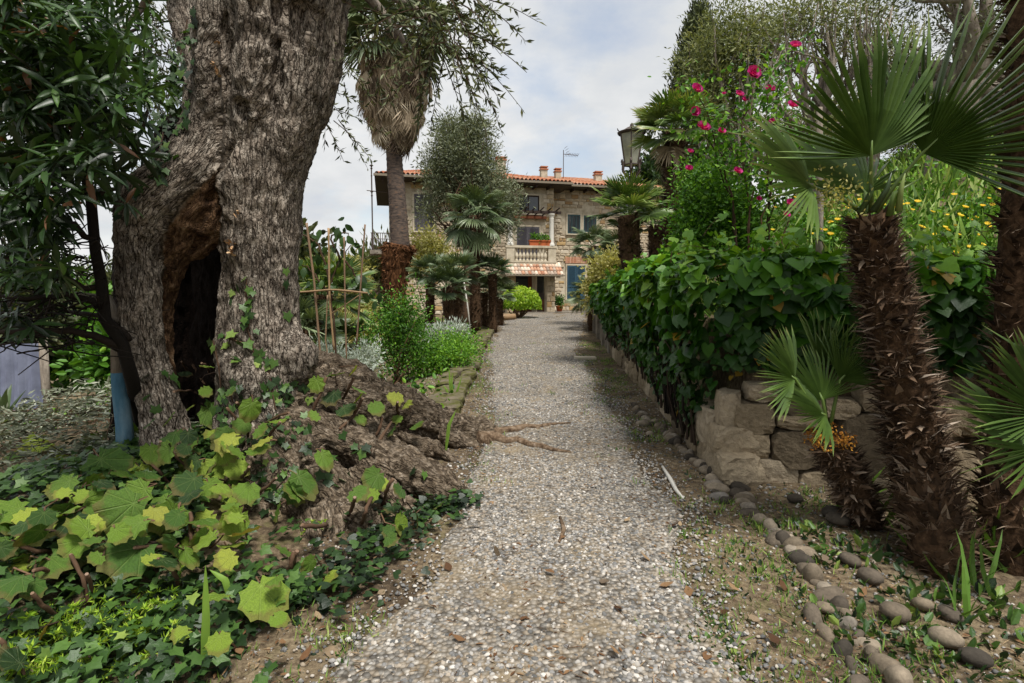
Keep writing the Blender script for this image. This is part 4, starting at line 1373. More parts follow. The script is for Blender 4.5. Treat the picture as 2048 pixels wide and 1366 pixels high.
# ------------------------------------------------------------------ cobble edging beside the path
edge = thing('cobble_edging', 'curving row of rounded river cobbles edging the gravel', 'edging', gpt(1420, 920))
def cobrow(pts, step, size):
    G_ = [gpt(*p) for p in pts]
    acc = 0
    for a, b in zip(G_[:-1], G_[1:]):
        L = np.linalg.norm(b - a)
        q = acc
        while q < L:
            p = a + (b - a) * q / L
            s = size * .74 * random.uniform(.55, 1.5)
            z = float(H(p[0], p[1]))
            P = np.array([p[0] + random.uniform(-.02, .02), p[1], z + s * .02])
            ax = nrm(np.array([b[1] - a[1], a[0] - b[0], 0]) + rng.normal(size=3) * .25)
            inst('cobble', random.choice(COBS), edge, frame(P - org(edge), ax, [0, .1, 1], (s * 1.25, s * .7, s * .75)), random.random() ** 1.2)
            q += step * .6 * random.uniform(.8, 1.25)
        acc = q - L
cobrow([(1268, 812), (1275, 822), (1300, 850), (1330, 860)], .16, .12)
cobrow([(1325, 862), (1360, 895), (1400, 930), (1450, 965), (1485, 985)], .085, .12)
cobrow([(1480, 990), (1500, 1030), (1545, 1060), (1580, 1100), (1625, 1160), (1680, 1230)], .095, .125)
cobrow([(1680, 1230), (1720, 1280), (1760, 1330), (1790, 1366)], .12, .13)
cobrow([(1430, 955), (1440, 1000), (1460, 1005)], .14, .13)
cobrow([(1620, 1240), (1690, 1320), (1730, 1380)], .17, .11)
for (px, py) in ((1285, 850), (1310, 845), (1340, 840), (1360, 850), (1300, 870), (1340, 880), (1285, 830), (1400, 905), (1415, 945), (1560, 1085), (1610, 1110)):
    g = gpt(px, py); s = random.uniform(.08, .13)
    inst('cobble', random.choice(COBS), edge, frame(g - org(edge) + [0, 0, s * .12], rdir(1)[0] * [1, 1, .1], [0, 0, 1], (s * 1.3, s, s * .7)), random.random())
# mossy kerb on the other side of the path
kerb = thing('mossy_kerb', 'low kerb of flat mossy stones along the garden side of the path', 'kerb', gpt(940, 760))
KM = [rock_mesh('stone', 120 + k, 2, .2) for k in range(4)]
for q in KM: q.materials.append(m_moss)
kp = [gpt(*p) for p in ((905, 838), (915, 800), (930, 765), (945, 735), (958, 705), (972, 680), (985, 660))]
for a, b in zip(kp[:-1], kp[1:]):
    L = np.linalg.norm(b - a); nn = max(1, int(L / .5))
    for k in range(nn):
        for off in (0, -.22):
            p = a + (b - a) * (k + .5 + off) / nn
            P = np.array([p[0] + off + random.uniform(-.04, .04), p[1], float(H(p[0] + off, p[1])) + .05])
            inst('stone', random.choice(KM), kerb, frame(P - org(kerb), nrm(b - a), [0, 0, 1], (L / nn * .9, .24, .15)), random.random())

# ------------------------------------------------------------------ concrete parapet where the wall meets the drive
par = thing('concrete_parapet', 'weathered grey block parapet beside the drive past the ivy', 'parapet', onG(2.3, 13))
for k in range(5):
    y0 = 12.7 + k * 1.75
    a = np.array([float(wall_x(y0)) + .05, y0, 0]); b = np.array([float(wall_x(y0 + 1.7)) + .05, y0 + 1.7, 0])
    u = nrm(b - a); nn = np.array([-u[1], u[0], 0])
    z0 = float(H0(a[0] - .2, y0)) - .1
    ax = (a, u, nn, EZ)
    MB().box((.0, -.3, z0), (.36, .12, 1.42), ax=ax).build('pier', m_concrete, par)
    MB().box((.363, -.22, z0), (1.72, .06, 1.30), ax=ax).build('panel', m_concrete, par)
    MB().box((.363, -.26, z0), (1.72, .062, z0 + .38), ax=ax).build('plinth', m_concrete, par)
    MB().box((-.02, -.32, 1.423), (1.74, .14, 1.5), ax=ax).build('coping', m_concrete, par)
g = gpt(1232, 695)
tag(MB().tube([g + [0, 0, -.02], g + [.05, .1, .42], g + [.1, .15, .9]], .03, 8).build('drain_pipe', m_white, None, True, g), 'short pale pipe leaning where ivy meets the concrete parapet', 'pipe')
g = gpt(1170, 718)
tag(MB().box((-.22, -.14, 0), (.22, .14, .05), ax=(g, [1, 0, 0], [0, 1, 0], [0, 0, 1])).build('flat_stone', m_plaster, None, False, g), 'flat pale slab lying at the gravel edge near the parapet', 'slab')
g = [gpt(*p) for p in ((1325, 938), (1340, 962), (1352, 985), (1366, 1002))]
tag(MB().tube([p + [0, 0, .02] for p in g], [.012, .016, .014, .01], 7, 1, .3).build('white_stick', m_white, None, True, g[0]), 'peeling white stick lying beside the cobbles', 'stick')
g = gpt(1008, 641)
tag(MB().tube([g + [-.5, -.1, .12], g + [0, 0, .14], g + [.45, .25, .16]], .13, 10, .8, .1).build('log', m_bamboo, None, True, g), 'short sawn log at the top of the path', 'log')

# ------------------------------------------------------------------ ivy hedge over the wall
hedge = thing('ivy_hedge', 'thick glossy green ivy spilling over the retaining wall', 'hedge', onG(2.1, 8))
core = MB()
hp, hx_, hz_, hs, hc = [], [], [], [], []
def hedge_leaves(n, path_pts, prof, layer, smin, smax):
    path_pts = np.array(path_pts, float)
    segl = np.linalg.norm(np.diff(path_pts[:, :2], axis=0), axis=1)
    S = np.concatenate([[0], np.cumsum(segl)])
    s = rng.random(n) * S[-1]
    bx = np.interp(s, S, path_pts[:, 0]); by = np.interp(s, S, path_pts[:, 1])
    ztop = np.interp(s, S, path_pts[:, 2]); zbot = np.interp(s, S, path_pts[:, 3])
    ds = .05
    tx = np.interp(s + ds, S, path_pts[:, 0]) - np.interp(s - ds, S, path_pts[:, 0]); ty = np.interp(s + ds, S, path_pts[:, 1]) - np.interp(s - ds, S, path_pts[:, 1])
    tn = nrm(np.stack([tx, ty, 0 * tx], 1))
    out = np.stack([-tn[:, 1], tn[:, 0], 0 * tx], 1)          # points to the path
    h = rng.random(n)
    pr = np.array(prof)
    lump = (fbm(np.stack([bx * 1.6, by * 1.6, h * 2.2], 1), 2, 61) - .5) * .45
    o = np.interp(h, pr[:, 0], pr[:, 1]) + lump * np.clip(h * 2, 0, 1) - layer
    zf = np.interp(h, pr[:, 0], pr[:, 2])
    z = zbot + (ztop + lump * .35 - zbot) * zf - layer * .3
    P = np.stack([bx, by, z], 1) + out * o[:, None]
    k = np.interp(h, pr[:, 0], pr[:, 3])                       # how much the leaves look up
    nn = nrm(out * (1 - k)[:, None] + np.array([0, 0, 1]) * (k + .25)[:, None] + rng.normal(size=(n, 3)) * .48)
    ax = nrm(np.array([0, 0, -1.0]) + out * .55 + rng.normal(size=(n, 3)) * .6)
    ax = nrm(ax - nn * (ax * nn).sum(1, keepdims=True))
    hp.append(P); hx_.append(ax); hz_.append(nn)
    hs.append(rng.uniform(smin, smax, n) * (.55 + .45 * np.clip(h * 2.2, 0, 1)))
    c = .14 + .36 * h * rng.random(n) + .22 * rng.random(n) + .32 * (h > .6) * rng.random(n) - layer  # shade painted in: inner and lower leaves darker; young top leaves paler
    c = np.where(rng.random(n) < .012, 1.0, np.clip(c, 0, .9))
    hc.append(c)
ys = np.array([5.1, 5.7, 7, 9, 11, 12.2, 12.9])
line = [(float(wall_x(y)) + .02, y, 2.12 - .03 * abs(y - 9), float(H0(wall_x(y) - .2, y)) + (.30 if y > 8.5 else .10)) for y in ys]
xs_ = np.array([6.0, 4.2, 3.2, 2.6, 2.15, 1.85])
line2 = [(x, float(wall_y(x)) + .15 + .12 * (x < 2), 1.95, 1.02 + .03 * (x - 1.7)) for x in xs_]
PR = [(0, .06, 0, .0), (.3, .22, .38, .05), (.55, .38, .68, .2), (.75, .34, .92, .55), (.88, .05, 1.0, .95), (1, -.8, .98, 1.0)]
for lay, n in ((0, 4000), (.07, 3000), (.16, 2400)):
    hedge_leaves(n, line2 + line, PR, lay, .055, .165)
# stray shoots above the top and trailing in front
shs = MB()
for _ in range(90):
    pl_ = line2 + line
    k = rng.integers(len(pl_) - 1); f = rng.random()
    a = np.array(pl_[k]) * (1 - f) + np.array(pl_[k + 1]) * f
    s = np.array([a[0], a[1], a[2] + .02]) + rng.normal(size=3) * [.15, .15, .05]
    d = nrm(rng.normal(size=3) * [.6, .6, .3] + [-.2, -.1, .75])
    L = rng.uniform(.12, .34); q = np.linspace(0, 1, 6)
    P = s + d * (L * q)[:, None] + np.stack([0 * q, 0 * q, -.3 * L * q * q], 1)
    shs.tube(P, np.linspace(.004, .002, 6), 3, .6, cap=False)
    m_ = 6
    hp.append(P[rng.integers(1, 6, m_)] + rng.normal(size=(m_, 3)) * .02); hx_.append(nrm(rng.normal(size=(m_, 3)) + d * .4)); hz_.append(nrm(rng.normal(size=(m_, 3)) * .5 + [0, -.4, 1]))
    hs.append(rng.uniform(.04, .10, m_)); hc.append(rng.uniform(.5, .92, m_))
shs.build('shoots', m_twig, hedge)['kind'] = 'stuff'
hp, hx_, hz_, hs, hc = [np.concatenate(q) for q in (hp, hx_, hz_, hs, hc)]
half = rng.random(len(hp)) < .5
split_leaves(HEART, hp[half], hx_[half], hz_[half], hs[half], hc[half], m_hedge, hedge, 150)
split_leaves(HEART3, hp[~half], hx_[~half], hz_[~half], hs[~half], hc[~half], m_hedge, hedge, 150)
st = MB()
for _ in range(70):
    k = rng.integers(len(line) - 1); f = rng.random()
    a = np.array(line[k]) * (1 - f) + np.array(line[k + 1]) * f
    P = [np.array([a[0] - .1 - .2 * q + rng.normal() * .03, a[1] + rng.normal() * .05 + .2 * q, a[3] + (a[2] - a[3]) * q]) for q in np.linspace(0, .9, 6)]
    st.tube(P, np.linspace(.014, .005, 6), 4, rng.random(), cap=False)
st.build('stems', m_darktwig, hedge)

# ------------------------------------------------------------------ fan palms
def frond_geo(nseg=32, span=4.2, droop=.25, cup=.15, pet=.9, petdrop=.1, seed=0, tipdroop=.0, rw=1.0):
    """fan leaf of unit radius; stalk from the origin along +x, hub at x=pet"""
    r = np.random.default_rng(seed)
    V, T = [], []
    if pet > 0:
        xs = np.linspace(0, pet, 5)
        for x in xs:
            z = -petdrop * (x / pet) ** 2 * pet
            wd = .028 * (1 - .45 * x / pet)
            V += [[x, -wd, z], [x, wd, z], [x, 0, z - .03]]
        for k in range(4):
            for e in range(3):
                a, b = 3 * k + e, 3 * k + (e + 1) % 3
                T += [[a, b, b + 3], [a, b + 3, a + 3]]
        hz = -petdrop * pet
    else:
        hz = 0
    def pt(rad, a, dz=0):
        z = hz + dz - droop * rad * rad + cup * rad * (1 - math.cos(a)) * .6
        return [pet + rad * math.cos(a), rad * math.sin(a), z]
    hub = len(V); V.append([pet, 0, hz])
    da = span / nseg
    for k in range(nseg):
        a = -span / 2 + da * (k + .5)
        ln = (.80 + .20 * math.cos(a * .75)) * r.uniform(.92, 1.05)
        j = r.normal() * .025
        b = len(V)
        r1 = .34 * ln
        V += [pt(r1, a - da / 2, -.012), pt(r1, a, .026), pt(r1, a + da / 2, -.012)]
        h2 = da * .36 * rw
        r2 = .74 * ln
        td = tipdroop * r.uniform(.5, 1.5) + r.normal() * .018 + (r.uniform(.08, .3) if r.random() < .12 else 0)
        V += [pt(r2, a + j - h2, -.012 - td * .25), pt(r2, a + j, .022 - td * .25), pt(r2, a + j + h2, -.012 - td * .25)]
        V += [pt(ln, a + j * 1.8, -td)]
        T += [[hub, b, b + 1], [hub, b + 1, b + 2], [b, b + 3, b + 4], [b, b + 4, b + 1], [b + 1, b + 4, b + 5], [b + 1, b + 5, b + 2], [b + 3, b + 6, b + 4], [b + 4, b + 6, b + 5]]
    return np.array(V, float), np.array(T)
def tipcol(n0, nseg, rnd=5):
    r = np.random.default_rng(rnd)
    c = np.zeros(n0 + nseg * 7)
    for k in range(nseg):
        c[n0 + k * 7: n0 + k * 7 + 7] = r.uniform(-.12, .12)
        c[n0 + k * 7 + 6] = r.uniform(.2, .8)
    return c
FR_STIFF = [raw_mesh('leaf', *frond_geo(30, 3.9, .12, .25, .75, .08, k), None, tipcol(16, 30, k)) for k in range(4)]
FR_DROOP = [raw_mesh('leaf', *frond_geo(28, 3.6, .35, .1, .85, .25, 20 + k, .12), None, tipcol(16, 28, k)) for k in range(4)]
def withmat(lst, m, tagn):
    out = []
    for q in lst:
        c = q.copy(); c.materials.append(m); out.append(c)
    return out
FG = withmat(FR_STIFF, m_palm, 'g'); FDG = withmat(FR_DROOP, m_palm, 'd'); FGR = withmat(FR_STIFF, m_palmgrey, 'gr'); FDGR = withmat(FR_DROOP, m_palmgrey, 'dgr'); FDEAD = withmat(FR_DROOP, m_deadfrond, 'dead')

def trunk_boots(par, P, rad, n, size, clean=None, c0=.0):
    """fibrous stem with the stubs of old leaf stalks"""
    P = np.asarray(P, float); rad = np.asarray(rad, float)
    m_ = MB(); m_.tube(P, rad * .86, 14, .4, .12)
    m_.build('trunk', m_fibre, par, True)
    t = rng.random(n)
    L = len(P) - 1
    f = t * L; i = np.clip(f.astype(int), 0, L - 1); u = (f - i)[:, None]
    c = P[i] * (1 - u) + P[i + 1] * u
    rr = rad[i] * (1 - u[:, 0]) + rad[i + 1] * u[:, 0]
    ax = nrm(P[i + 1] - P[i])
    a = rng.random(n) * 2 * pi
    e1 = nrm(np.cross(ax, [0, 1, .01])); e2 = np.cross(ax, e1)
    out = e1 * np.cos(a)[:, None] + e2 * np.sin(a)[:, None]
    pos = c + out * (rr * .84)[:, None]
    upk = rng.uniform(.1, .9, n)[:, None]
    X = nrm(out * 1.0 + ax * upk + rng.normal(size=(n, 3)) * .22)
    cc = np.clip(c0 + rng.random(n) ** 1.6 * .85, 0, 1)
    m2 = MB().scat(SPIKE, pos, X, ax + out * .3, size * rng.uniform(.6, 1.5, n), cc)
    # loose fibre hairs
    nh = n
    a = rng.random(nh) * 2 * pi
    out2 = e1 * np.cos(a)[:, None] + e2 * np.sin(a)[:, None]
    X2 = nrm(out2 + rng.normal(size=(nh, 3)) * .6)
    HAIR = (RHOMB[0] * [1, .22, 1], RHOMB[1])
    for _ in range(3):
        X2 = nrm(out2 * .8 + rng.normal(size=(nh, 3)) * .7)
        m2.scat(HAIR, c + out2 * (rr * .85)[:, None] + rng.normal(size=(nh, 3)) * .02, X2, rdir(nh), size * .75 * rng.uniform(.5, 1.4, nh), np.clip(rng.random(nh) ** 1.5 * .9, 0, 1))
    o = m2.build('leaf_bases', m_boot, par)
    o['kind'] = 'stuff'
def palm(name, label, base, top, r0, r1, nf, R, meshes, group=None, emax=82, emin=-25, dead=0, nb=260, bs=.10, bow=0.0, cseed=0, az0=0.0):
    base = np.asarray(base, float); top = np.asarray(top, float)
    t = thing(name, label, 'palm', tuple(base), group)
    q = np.linspace(0, 1, 9)
    side = np.array([1, 0, 0.0])
    P = base + (top - base) * q[:, None] + side * (bow * np.sin(q * pi))[:, None]
    P[0, 2] -= .1
    rad = r0 + (r1 - r0) * q
    rad = rad * (1 + .08 * np.sin(q * 9))
    trunk_boots(t, P, rad, nb, bs)
    r = random.Random(cseed + 5)
    for k in range(nf + dead):
        az = az0 + k * 2.39996 + r.uniform(-.2, .2)
        if k < nf:
            f = (k + .5) / nf
            el = R_(emax + (emin - emax) * f ** .9 + r.uniform(-7, 7))
            me = r.choice(meshes); s = R * r.uniform(.85, 1.12) * (.75 + .25 * min(1, f * 4)); c = r.uniform(.15, .75)
        else:
            el = R_(r.uniform(-75, -40)); me = r.choice(FDEAD); s = R * r.uniform(.7, .9); c = r.random()
        d = np.array([math.cos(az) * math.cos(el), math.sin(az) * math.cos(el), math.sin(el)])
        up = np.array([-math.cos(az) * math.sin(el), -math.sin(az) * math.sin(el), math.cos(el)]) + rng.normal(size=3) * .18
        inst('leaf' if k < nf else 'dead_leaf', me, t, frame(P[-1] - base + d * r1 * .4, d, up, s), c)
    return t
def gz(x, y): return float(H(x, y))
def ppalm(name, label, px, py_top, Y, r, nf, R, meshes, lean=0, **k):
    """palm whose crown centre shows at (px, py_top) at depth Y"""
    top = at(px, py_top, Y); R *= .62
    bx, by = top[0] - lean, Y
    return palm(name, label, (bx, by, gz(bx, by)), top, r * 1.1, r, nf, R, meshes, **k)

GP = 'fan palms clustered in front of the house'
ppalm('fan_palm', 'tallest drooping fan palm of the cluster in front of the house', 950, 432, 17.5, .17, 26, 1.0, FDGR, emin=-55, dead=3, nb=380, group=GP, cseed=1)
ppalm('fan_palm', 'grey-green fan palm just beside the leaning white pole', 915, 545, 15, .17, 18, .7, FGR, nb=260, group=GP, cseed=2)
ppalm('fan_palm', 'short fan palm with shaggy dark trunk between shrub and white pole', 893, 575, 14, .15, 17, .62, FGR, nb=240, group=GP, cseed=3, lean=-.15)
ppalm('fan_palm', 'slim fan palm at the end of the cluster nearest the round bush', 985, 545, 18, .15, 18, .7, FGR, nb=240, group=GP, cseed=4)
ppalm('fan_palm', 'low fan palm beside the bare root ball of the tall palm', 862, 545, 16, .14, 16, .66, FGR, nb=200, group=GP, cseed=5, lean=.1)
ppalm('fan_palm', 'small fan palm half hidden behind the tallest of the cluster', 968, 585, 19, .15, 15, .75, FGR, nb=200, group=GP, cseed=6)
ppalm('fan_palm', 'fan palm on the path edge with crown below the portico tiles', 1000, 590, 21, .13, 15, .65, FGR, nb=160, group=GP, cseed=7)
GP2 = 'fan palms in the garden behind the trellis'
ppalm('fan_palm', 'dark fan palm standing right behind the bamboo trellis', 648, 590, 11, .18, 22, 1.0, FG, nb=200, group=GP2, cseed=8)
ppalm('fan_palm', 'low blue-grey fan palm at the foot of the trellis', 605, 660, 10, .12, 16, .75, FGR, nb=140, group=GP2, cseed=9)
ppalm('fan_palm', 'stemless fan palm growing low behind the yellow shrub', 690, 690, 12, .1, 16, .8, FG, nb=100, group=GP2, cseed=10)
GP3 = 'fan palms on the bank above the ivy'
ppalm('fan_palm', 'fan palm in front of the lantern post with thick shaggy trunk', 1256, 432, 10.5, .20, 20, .72, FG, nb=420, bs=.12, group=GP3, cseed=11, emin=0, lean=-.2)
ppalm('fan_palm', 'smaller fan palm between lantern palm and green shrub', 1312, 452, 12.5, .17, 16, .66, FG, nb=260, group=GP3, cseed=12, emin=-5)
ppalm('fan_palm', 'tall fan palm rising behind the lantern and roses', 1350, 262, 11, .2, 26, .8, FG, nb=420, bs=.13, group=GP3, cseed=13, emin=-25, dead=5)
ppalm('fan_palm', 'pale little fan palm against the blue shutters', 1185, 492, 21, .15, 20, .8, FDGR, nb=160, group=GP3, cseed=14)
ppalm('fan_palm', 'pale fan palm against the house wall beside the lantern palm', 1232, 500, 20, .15, 16, .8, FDGR, nb=140, group=GP3, cseed=15, dead=3)
ppalm('fan_palm', 'low fan palm under the yellow bush by the parapet', 1185, 590, 19, .13, 16, .8, FDGR, nb=60, group=GP3, cseed=16)

# tall palm with a skirt of dead fronds and a bare fibrous root ball
wb = at(797, 600, 17); wb[2] = gz(wb[0], 17)
wp = thing('skirted_palm', 'very tall palm with thick skirt of dead fronds and bare fibrous root ball', 'palm', tuple(wb))
tp = [at(x, y_, 17) for x, y_ in ((801, 500), (798, 450), (795, 400), (790, 340), (787, 290), (785, 230), (784, 150), (785, 60))]
mb = MB()
q = np.linspace(0, 1, 60)
tpa = np.array(tp)
P = np.stack([np.interp(q, np.linspace(0, 1, len(tpa)), tpa[:, k]) for k in range(3)], 1)
rr = np.interp(q, [0, .3, 1], [.285, .25, .19]) * (1 + .035 * ((np.arange(60) % 2) * 2 - 1)) 
mb.tube(P, rr, 16, .5, .06)
mb.build('trunk', m_palmtrunk, wp, True)
mb = MB()
bp = np.array([at(x, y_, 17) for x, y_ in ((795, 690), (793, 620), (790, 570), (792, 530), (796, 500), (798, 490))])
q = np.linspace(0, 1, 26)
P = np.stack([np.interp(q, np.linspace(0, 1, len(bp)), bp[:, k]) for k in range(3)], 1)
mb.tube(P, np.interp(q, [0, .3, .6, .85, 1], [.24, .27, .38, .46, .40]), 22, .5, .22)
mb.build('root_ball', m_rootfibre, wp, True)
n = 1500
tt = rng.random(n); a = rng.random(n) * 2 * pi
c = np.stack([np.interp(tt, q, P[:, k]) for k in range(3)], 1); rr = np.interp(tt, [0, .3, .6, .85, 1], [.24, .27, .38, .46, .42])
out = np.stack([np.cos(a), np.sin(a), 0 * a], 1)
MB().scat(RHOMB, c + out * rr[:, None] * .95, nrm(out * .5 + rng.normal(size=(n, 3)) * .5 + [0, 0, -.7]), rdir(n), rng.uniform(.06, .22, n), rng.random(n)).build('root_fibres', m_rootfibre, wp)['kind'] = 'stuff'
# skirt
top = np.array(tp[-1])
SK = []
for k in range(5):
    V, T = frond_geo(26, 1.5 + .25 * (k % 3), .2, .1, .7, .15, 60 + k, .15, .55)
    V = V + rng.normal(size=V.shape) * .012
    SK.append(raw_mesh('dead_leaf', V, T, None, np.zeros(len(V)))); SK[-1].materials.append(m_deadfrond)
for k in range(150):
    f = k / 150
    z = top[2] + .15 - 2.5 * f ** .9
    az = k * 2.39996
    o_ = np.array([math.cos(az), math.sin(az), 0])
    el = R_(-84 + 22 * (1 - f) + rng.normal() * 5)
    d = o_ * math.cos(el) + EZ * math.sin(el)
    up = o_ * -math.sin(el) + EZ * math.cos(el)
    rad = .22 + .75 * math.sin(pi * min(1, (f * .85 + .1))) ** .9
    inst('dead_leaf', random.choice(SK), wp, frame(np.array([top[0], top[1], z]) + o_ * rad * .75 - wb, d, up + rng.normal(size=3) * .15, .72 * rng.uniform(.8, 1.15)), float(rng.random()))
for k in range(30):
    az = k * 2.39996; el = R_(75 - 100 * (k / 30) + rng.normal() * 5)
    o_ = np.array([math.cos(az), math.sin(az), 0])
    d = o_ * math.cos(el) + EZ * math.sin(el); up = -o_ * math.sin(el) + EZ * math.cos(el)
    inst('leaf', random.choice(FDGR), wp, frame(top - wb + d * .1, d, up, 1.05), float(rng.random() * .7))

# ------------------------------------------------------------------ foreground palms on the right
def manual_fan(par, hub, tip, face, R, nseg=38, span=3.6, stalk_from=None, seed=0, c=.4, mat=m_palm, droop=.1, cup=.25):
    """one fan leaf: hub and middle tip given in pixels+depth, face = direction the blade looks"""
    V, T = frond_geo(nseg, span, droop, cup, 0, 0, seed, .03, .62)
    me = raw_mesh('leaf', V, T, None, tipcol(1, nseg, seed)); me.materials.append(mat)
    h = at(*hub); tpt = at(*tip)
    o = inst('leaf', me, par, frame(h - org(par), tpt - h, face, R), c)
    if stalk_from is not None:
        s = at(*stalk_from)
        mid = (s + h) / 2 + [0, 0, .02]
        MB().tube([s, mid, h, h + nrm(tpt - h) * R * .12], [.015, .011, .009, .005], 6, .55).build('stalk', m_palm, par, True)
    return o
b1_ = gpt(1890, 1140)
t1 = at(1738, 432, 3.35)
pm = thing('foreground_fan_palm', 'near fan palm with thick shaggy brown trunk and big green fans', 'palm', tuple(b1_))
q = np.linspace(0, 1, 14)
P = np.stack([np.interp(q, [0, .3, .65, 1], [b1_[k], at(1840, 930, 3.4)[k], at(1790, 690, 3.38)[k], t1[k]]) for k in range(3)], 1)
P[0, 2] -= .12
trunk_boots(pm, P, np.interp(q, [0, .2, .5, .8, 1], [.19, .168, .16, .138, .115]), 1700, .085, c0=.12)
manual_fan(pm, (1742, 312, 3.15), (1752, 120, 3.0), (.1, -1, .25), .68, 34, 2.9, (1742, 425, 3.3), 1, .35)
manual_fan(pm, (1845, 306, 3.2), (2010, 150, 2.9), (-.25, -1, .35), .78, 34, 2.7, (1752, 425, 3.3), 2, .3)
manual_fan(pm, (1622, 372, 3.2), (1520, 290, 2.95), (.2, -1, .6), .52, 30, 2.6, (1730, 428, 3.3), 3, .45)
manual_fan(pm, (1730, 385, 3.5), (1640, 270, 3.7), (.3, -.8, .5), .60, 30, 3.2, (1735, 425, 3.38), 4, .3)
mb = MB()
for k in range(6):
    s = t1 + rng.normal(size=3) * [.1, .1, .02]
    mb.tube([s, s + [rng.normal() * .05, -.02, .12], s + [rng.normal() * .1, -.04, .2]], [.02, .014, .003], 5, rng.random())
mb.build('new_shoots', m_palm, pm, True)
fm = MB()
ctr = at(1672, 388, 3.15)
fm.scat(OVAL, ctr + rng.normal(size=(260, 3)) * [.07, .05, .06], rdir(260), rdir(260), .022, rng.random(260))
fm.build('flower_cluster', m_yel, pm)['kind'] = 'stuff'
# small palm in front of the stones
b2_ = gpt(1735, 1050)
ps = thing('young_fan_palm', 'young fan palm with short stub trunk in front of the wall stones', 'palm', tuple(b2_))
t2 = at(1655, 880, 3.55)
P = np.stack([np.interp(np.linspace(0, 1, 8), [0, .5, 1], [b2_[k], at(1700, 960, 3.6)[k], t2[k]]) for k in range(3)], 1); P[0, 2] -= .1
trunk_boots(ps, P, np.linspace(.12, .095, 8), 520, .07, c0=.1)
for k, (hub, tip, face, R, sp) in enumerate((((1590, 758, 3.4), (1520, 700, 3.2), (.2, -1, .4), .36, 2.7), ((1640, 735, 3.6), (1690, 640, 3.7), (-.3, -.9, .2), .44, 1.5), ((1680, 760, 3.5), (1740, 700, 3.4), (-.3, -1, .5), .36, 2.2), ((1645, 800, 3.45), (1600, 690, 3.6), (.1, -1, .3), .40, 3.0), ((1650, 830, 3.4), (1570, 790, 3.2), (.1, -.8, .8), .36, 2.4))):
    manual_fan(ps, hub, tip, face, R, 32, sp, (1656, 878, 3.55), 30 + k, .38, m_palm, .1, .2)
mb = MB()
for (px, py) in ((1625, 872), (1640, 885), (1680, 878), (1695, 885), (1660, 868)):
    c_ = at(px, py, 3.42)
    mb.scat(OVAL, c_ + rng.normal(size=(90, 3)) * .028, rdir(90), rdir(90), .018, rng.random(90))
m_orange = M('palm_flower', G('#5d3a14', '#9a6420', '#b98a2c'), .7, 20, 0, 40, .2, .1)
mb.build('flower_cluster', m_orange, ps)['kind'] = 'stuff'
# third palm at the edge of the frame
b3_ = gpt(2010, 1130)
p3_ = thing('edge_fan_palm', 'dark shaggy palm trunk standing at the frame edge beyond the near palm', 'palm', tuple(b3_))
P = np.stack([np.interp(np.linspace(0, 1, 16), [0, .3, .6, 1], [b3_[k], at(2035, 800, 3.5)[k], at(2052, 400, 3.55)[k], at(2075, -520, 3.6)[k]]) for k in range(3)], 1); P[0, 2] -= .1
trunk_boots(p3_, P, np.linspace(.17, .12, 16), 1100, .10)
tt_ = P[-1]
for k in range(22):
    az = k * 2.4; el = R_(70 - 95 * k / 22)
    o_ = np.array([math.cos(az), math.sin(az), 0]); d = o_ * math.cos(el) + EZ * math.sin(el); up = -o_ * math.sin(el) + EZ * math.cos(el)
    inst('leaf', random.choice(FG), p3_, frame(tt_ - b3_, d, up, .8), float(rng.random() * .6))
# low palm leaves reaching in from the edge
b4_ = gpt(2040, 1180)
pl = thing('low_fan_palm', 'low fan palm leaves reaching in from the frame edge above the wall foot', 'palm', tuple(onG(2.95, 3.0)))
for k, (hub, tip, face, R, sp) in enumerate((((2085, 830, 2.9), (1950, 740, 2.7), (-.1, -1, .35), .50, 2.3), ((2075, 900, 2.85), (1950, 860, 2.6), (-.1, -1, .8), .52, 2.0))):
    manual_fan(pl, hub, tip, face, R, 30, sp, (2120, 1050, 3.0), 50 + k, .25, m_palm, .12, .2)
MB().tube([onG(2.95, 3.0, -.05), onG(2.95, 3.0, .15), onG(2.96, 3.0, .32)], [.12, .11, .08], 9, .3, .3).build('trunk', m_fibre, pl, True)

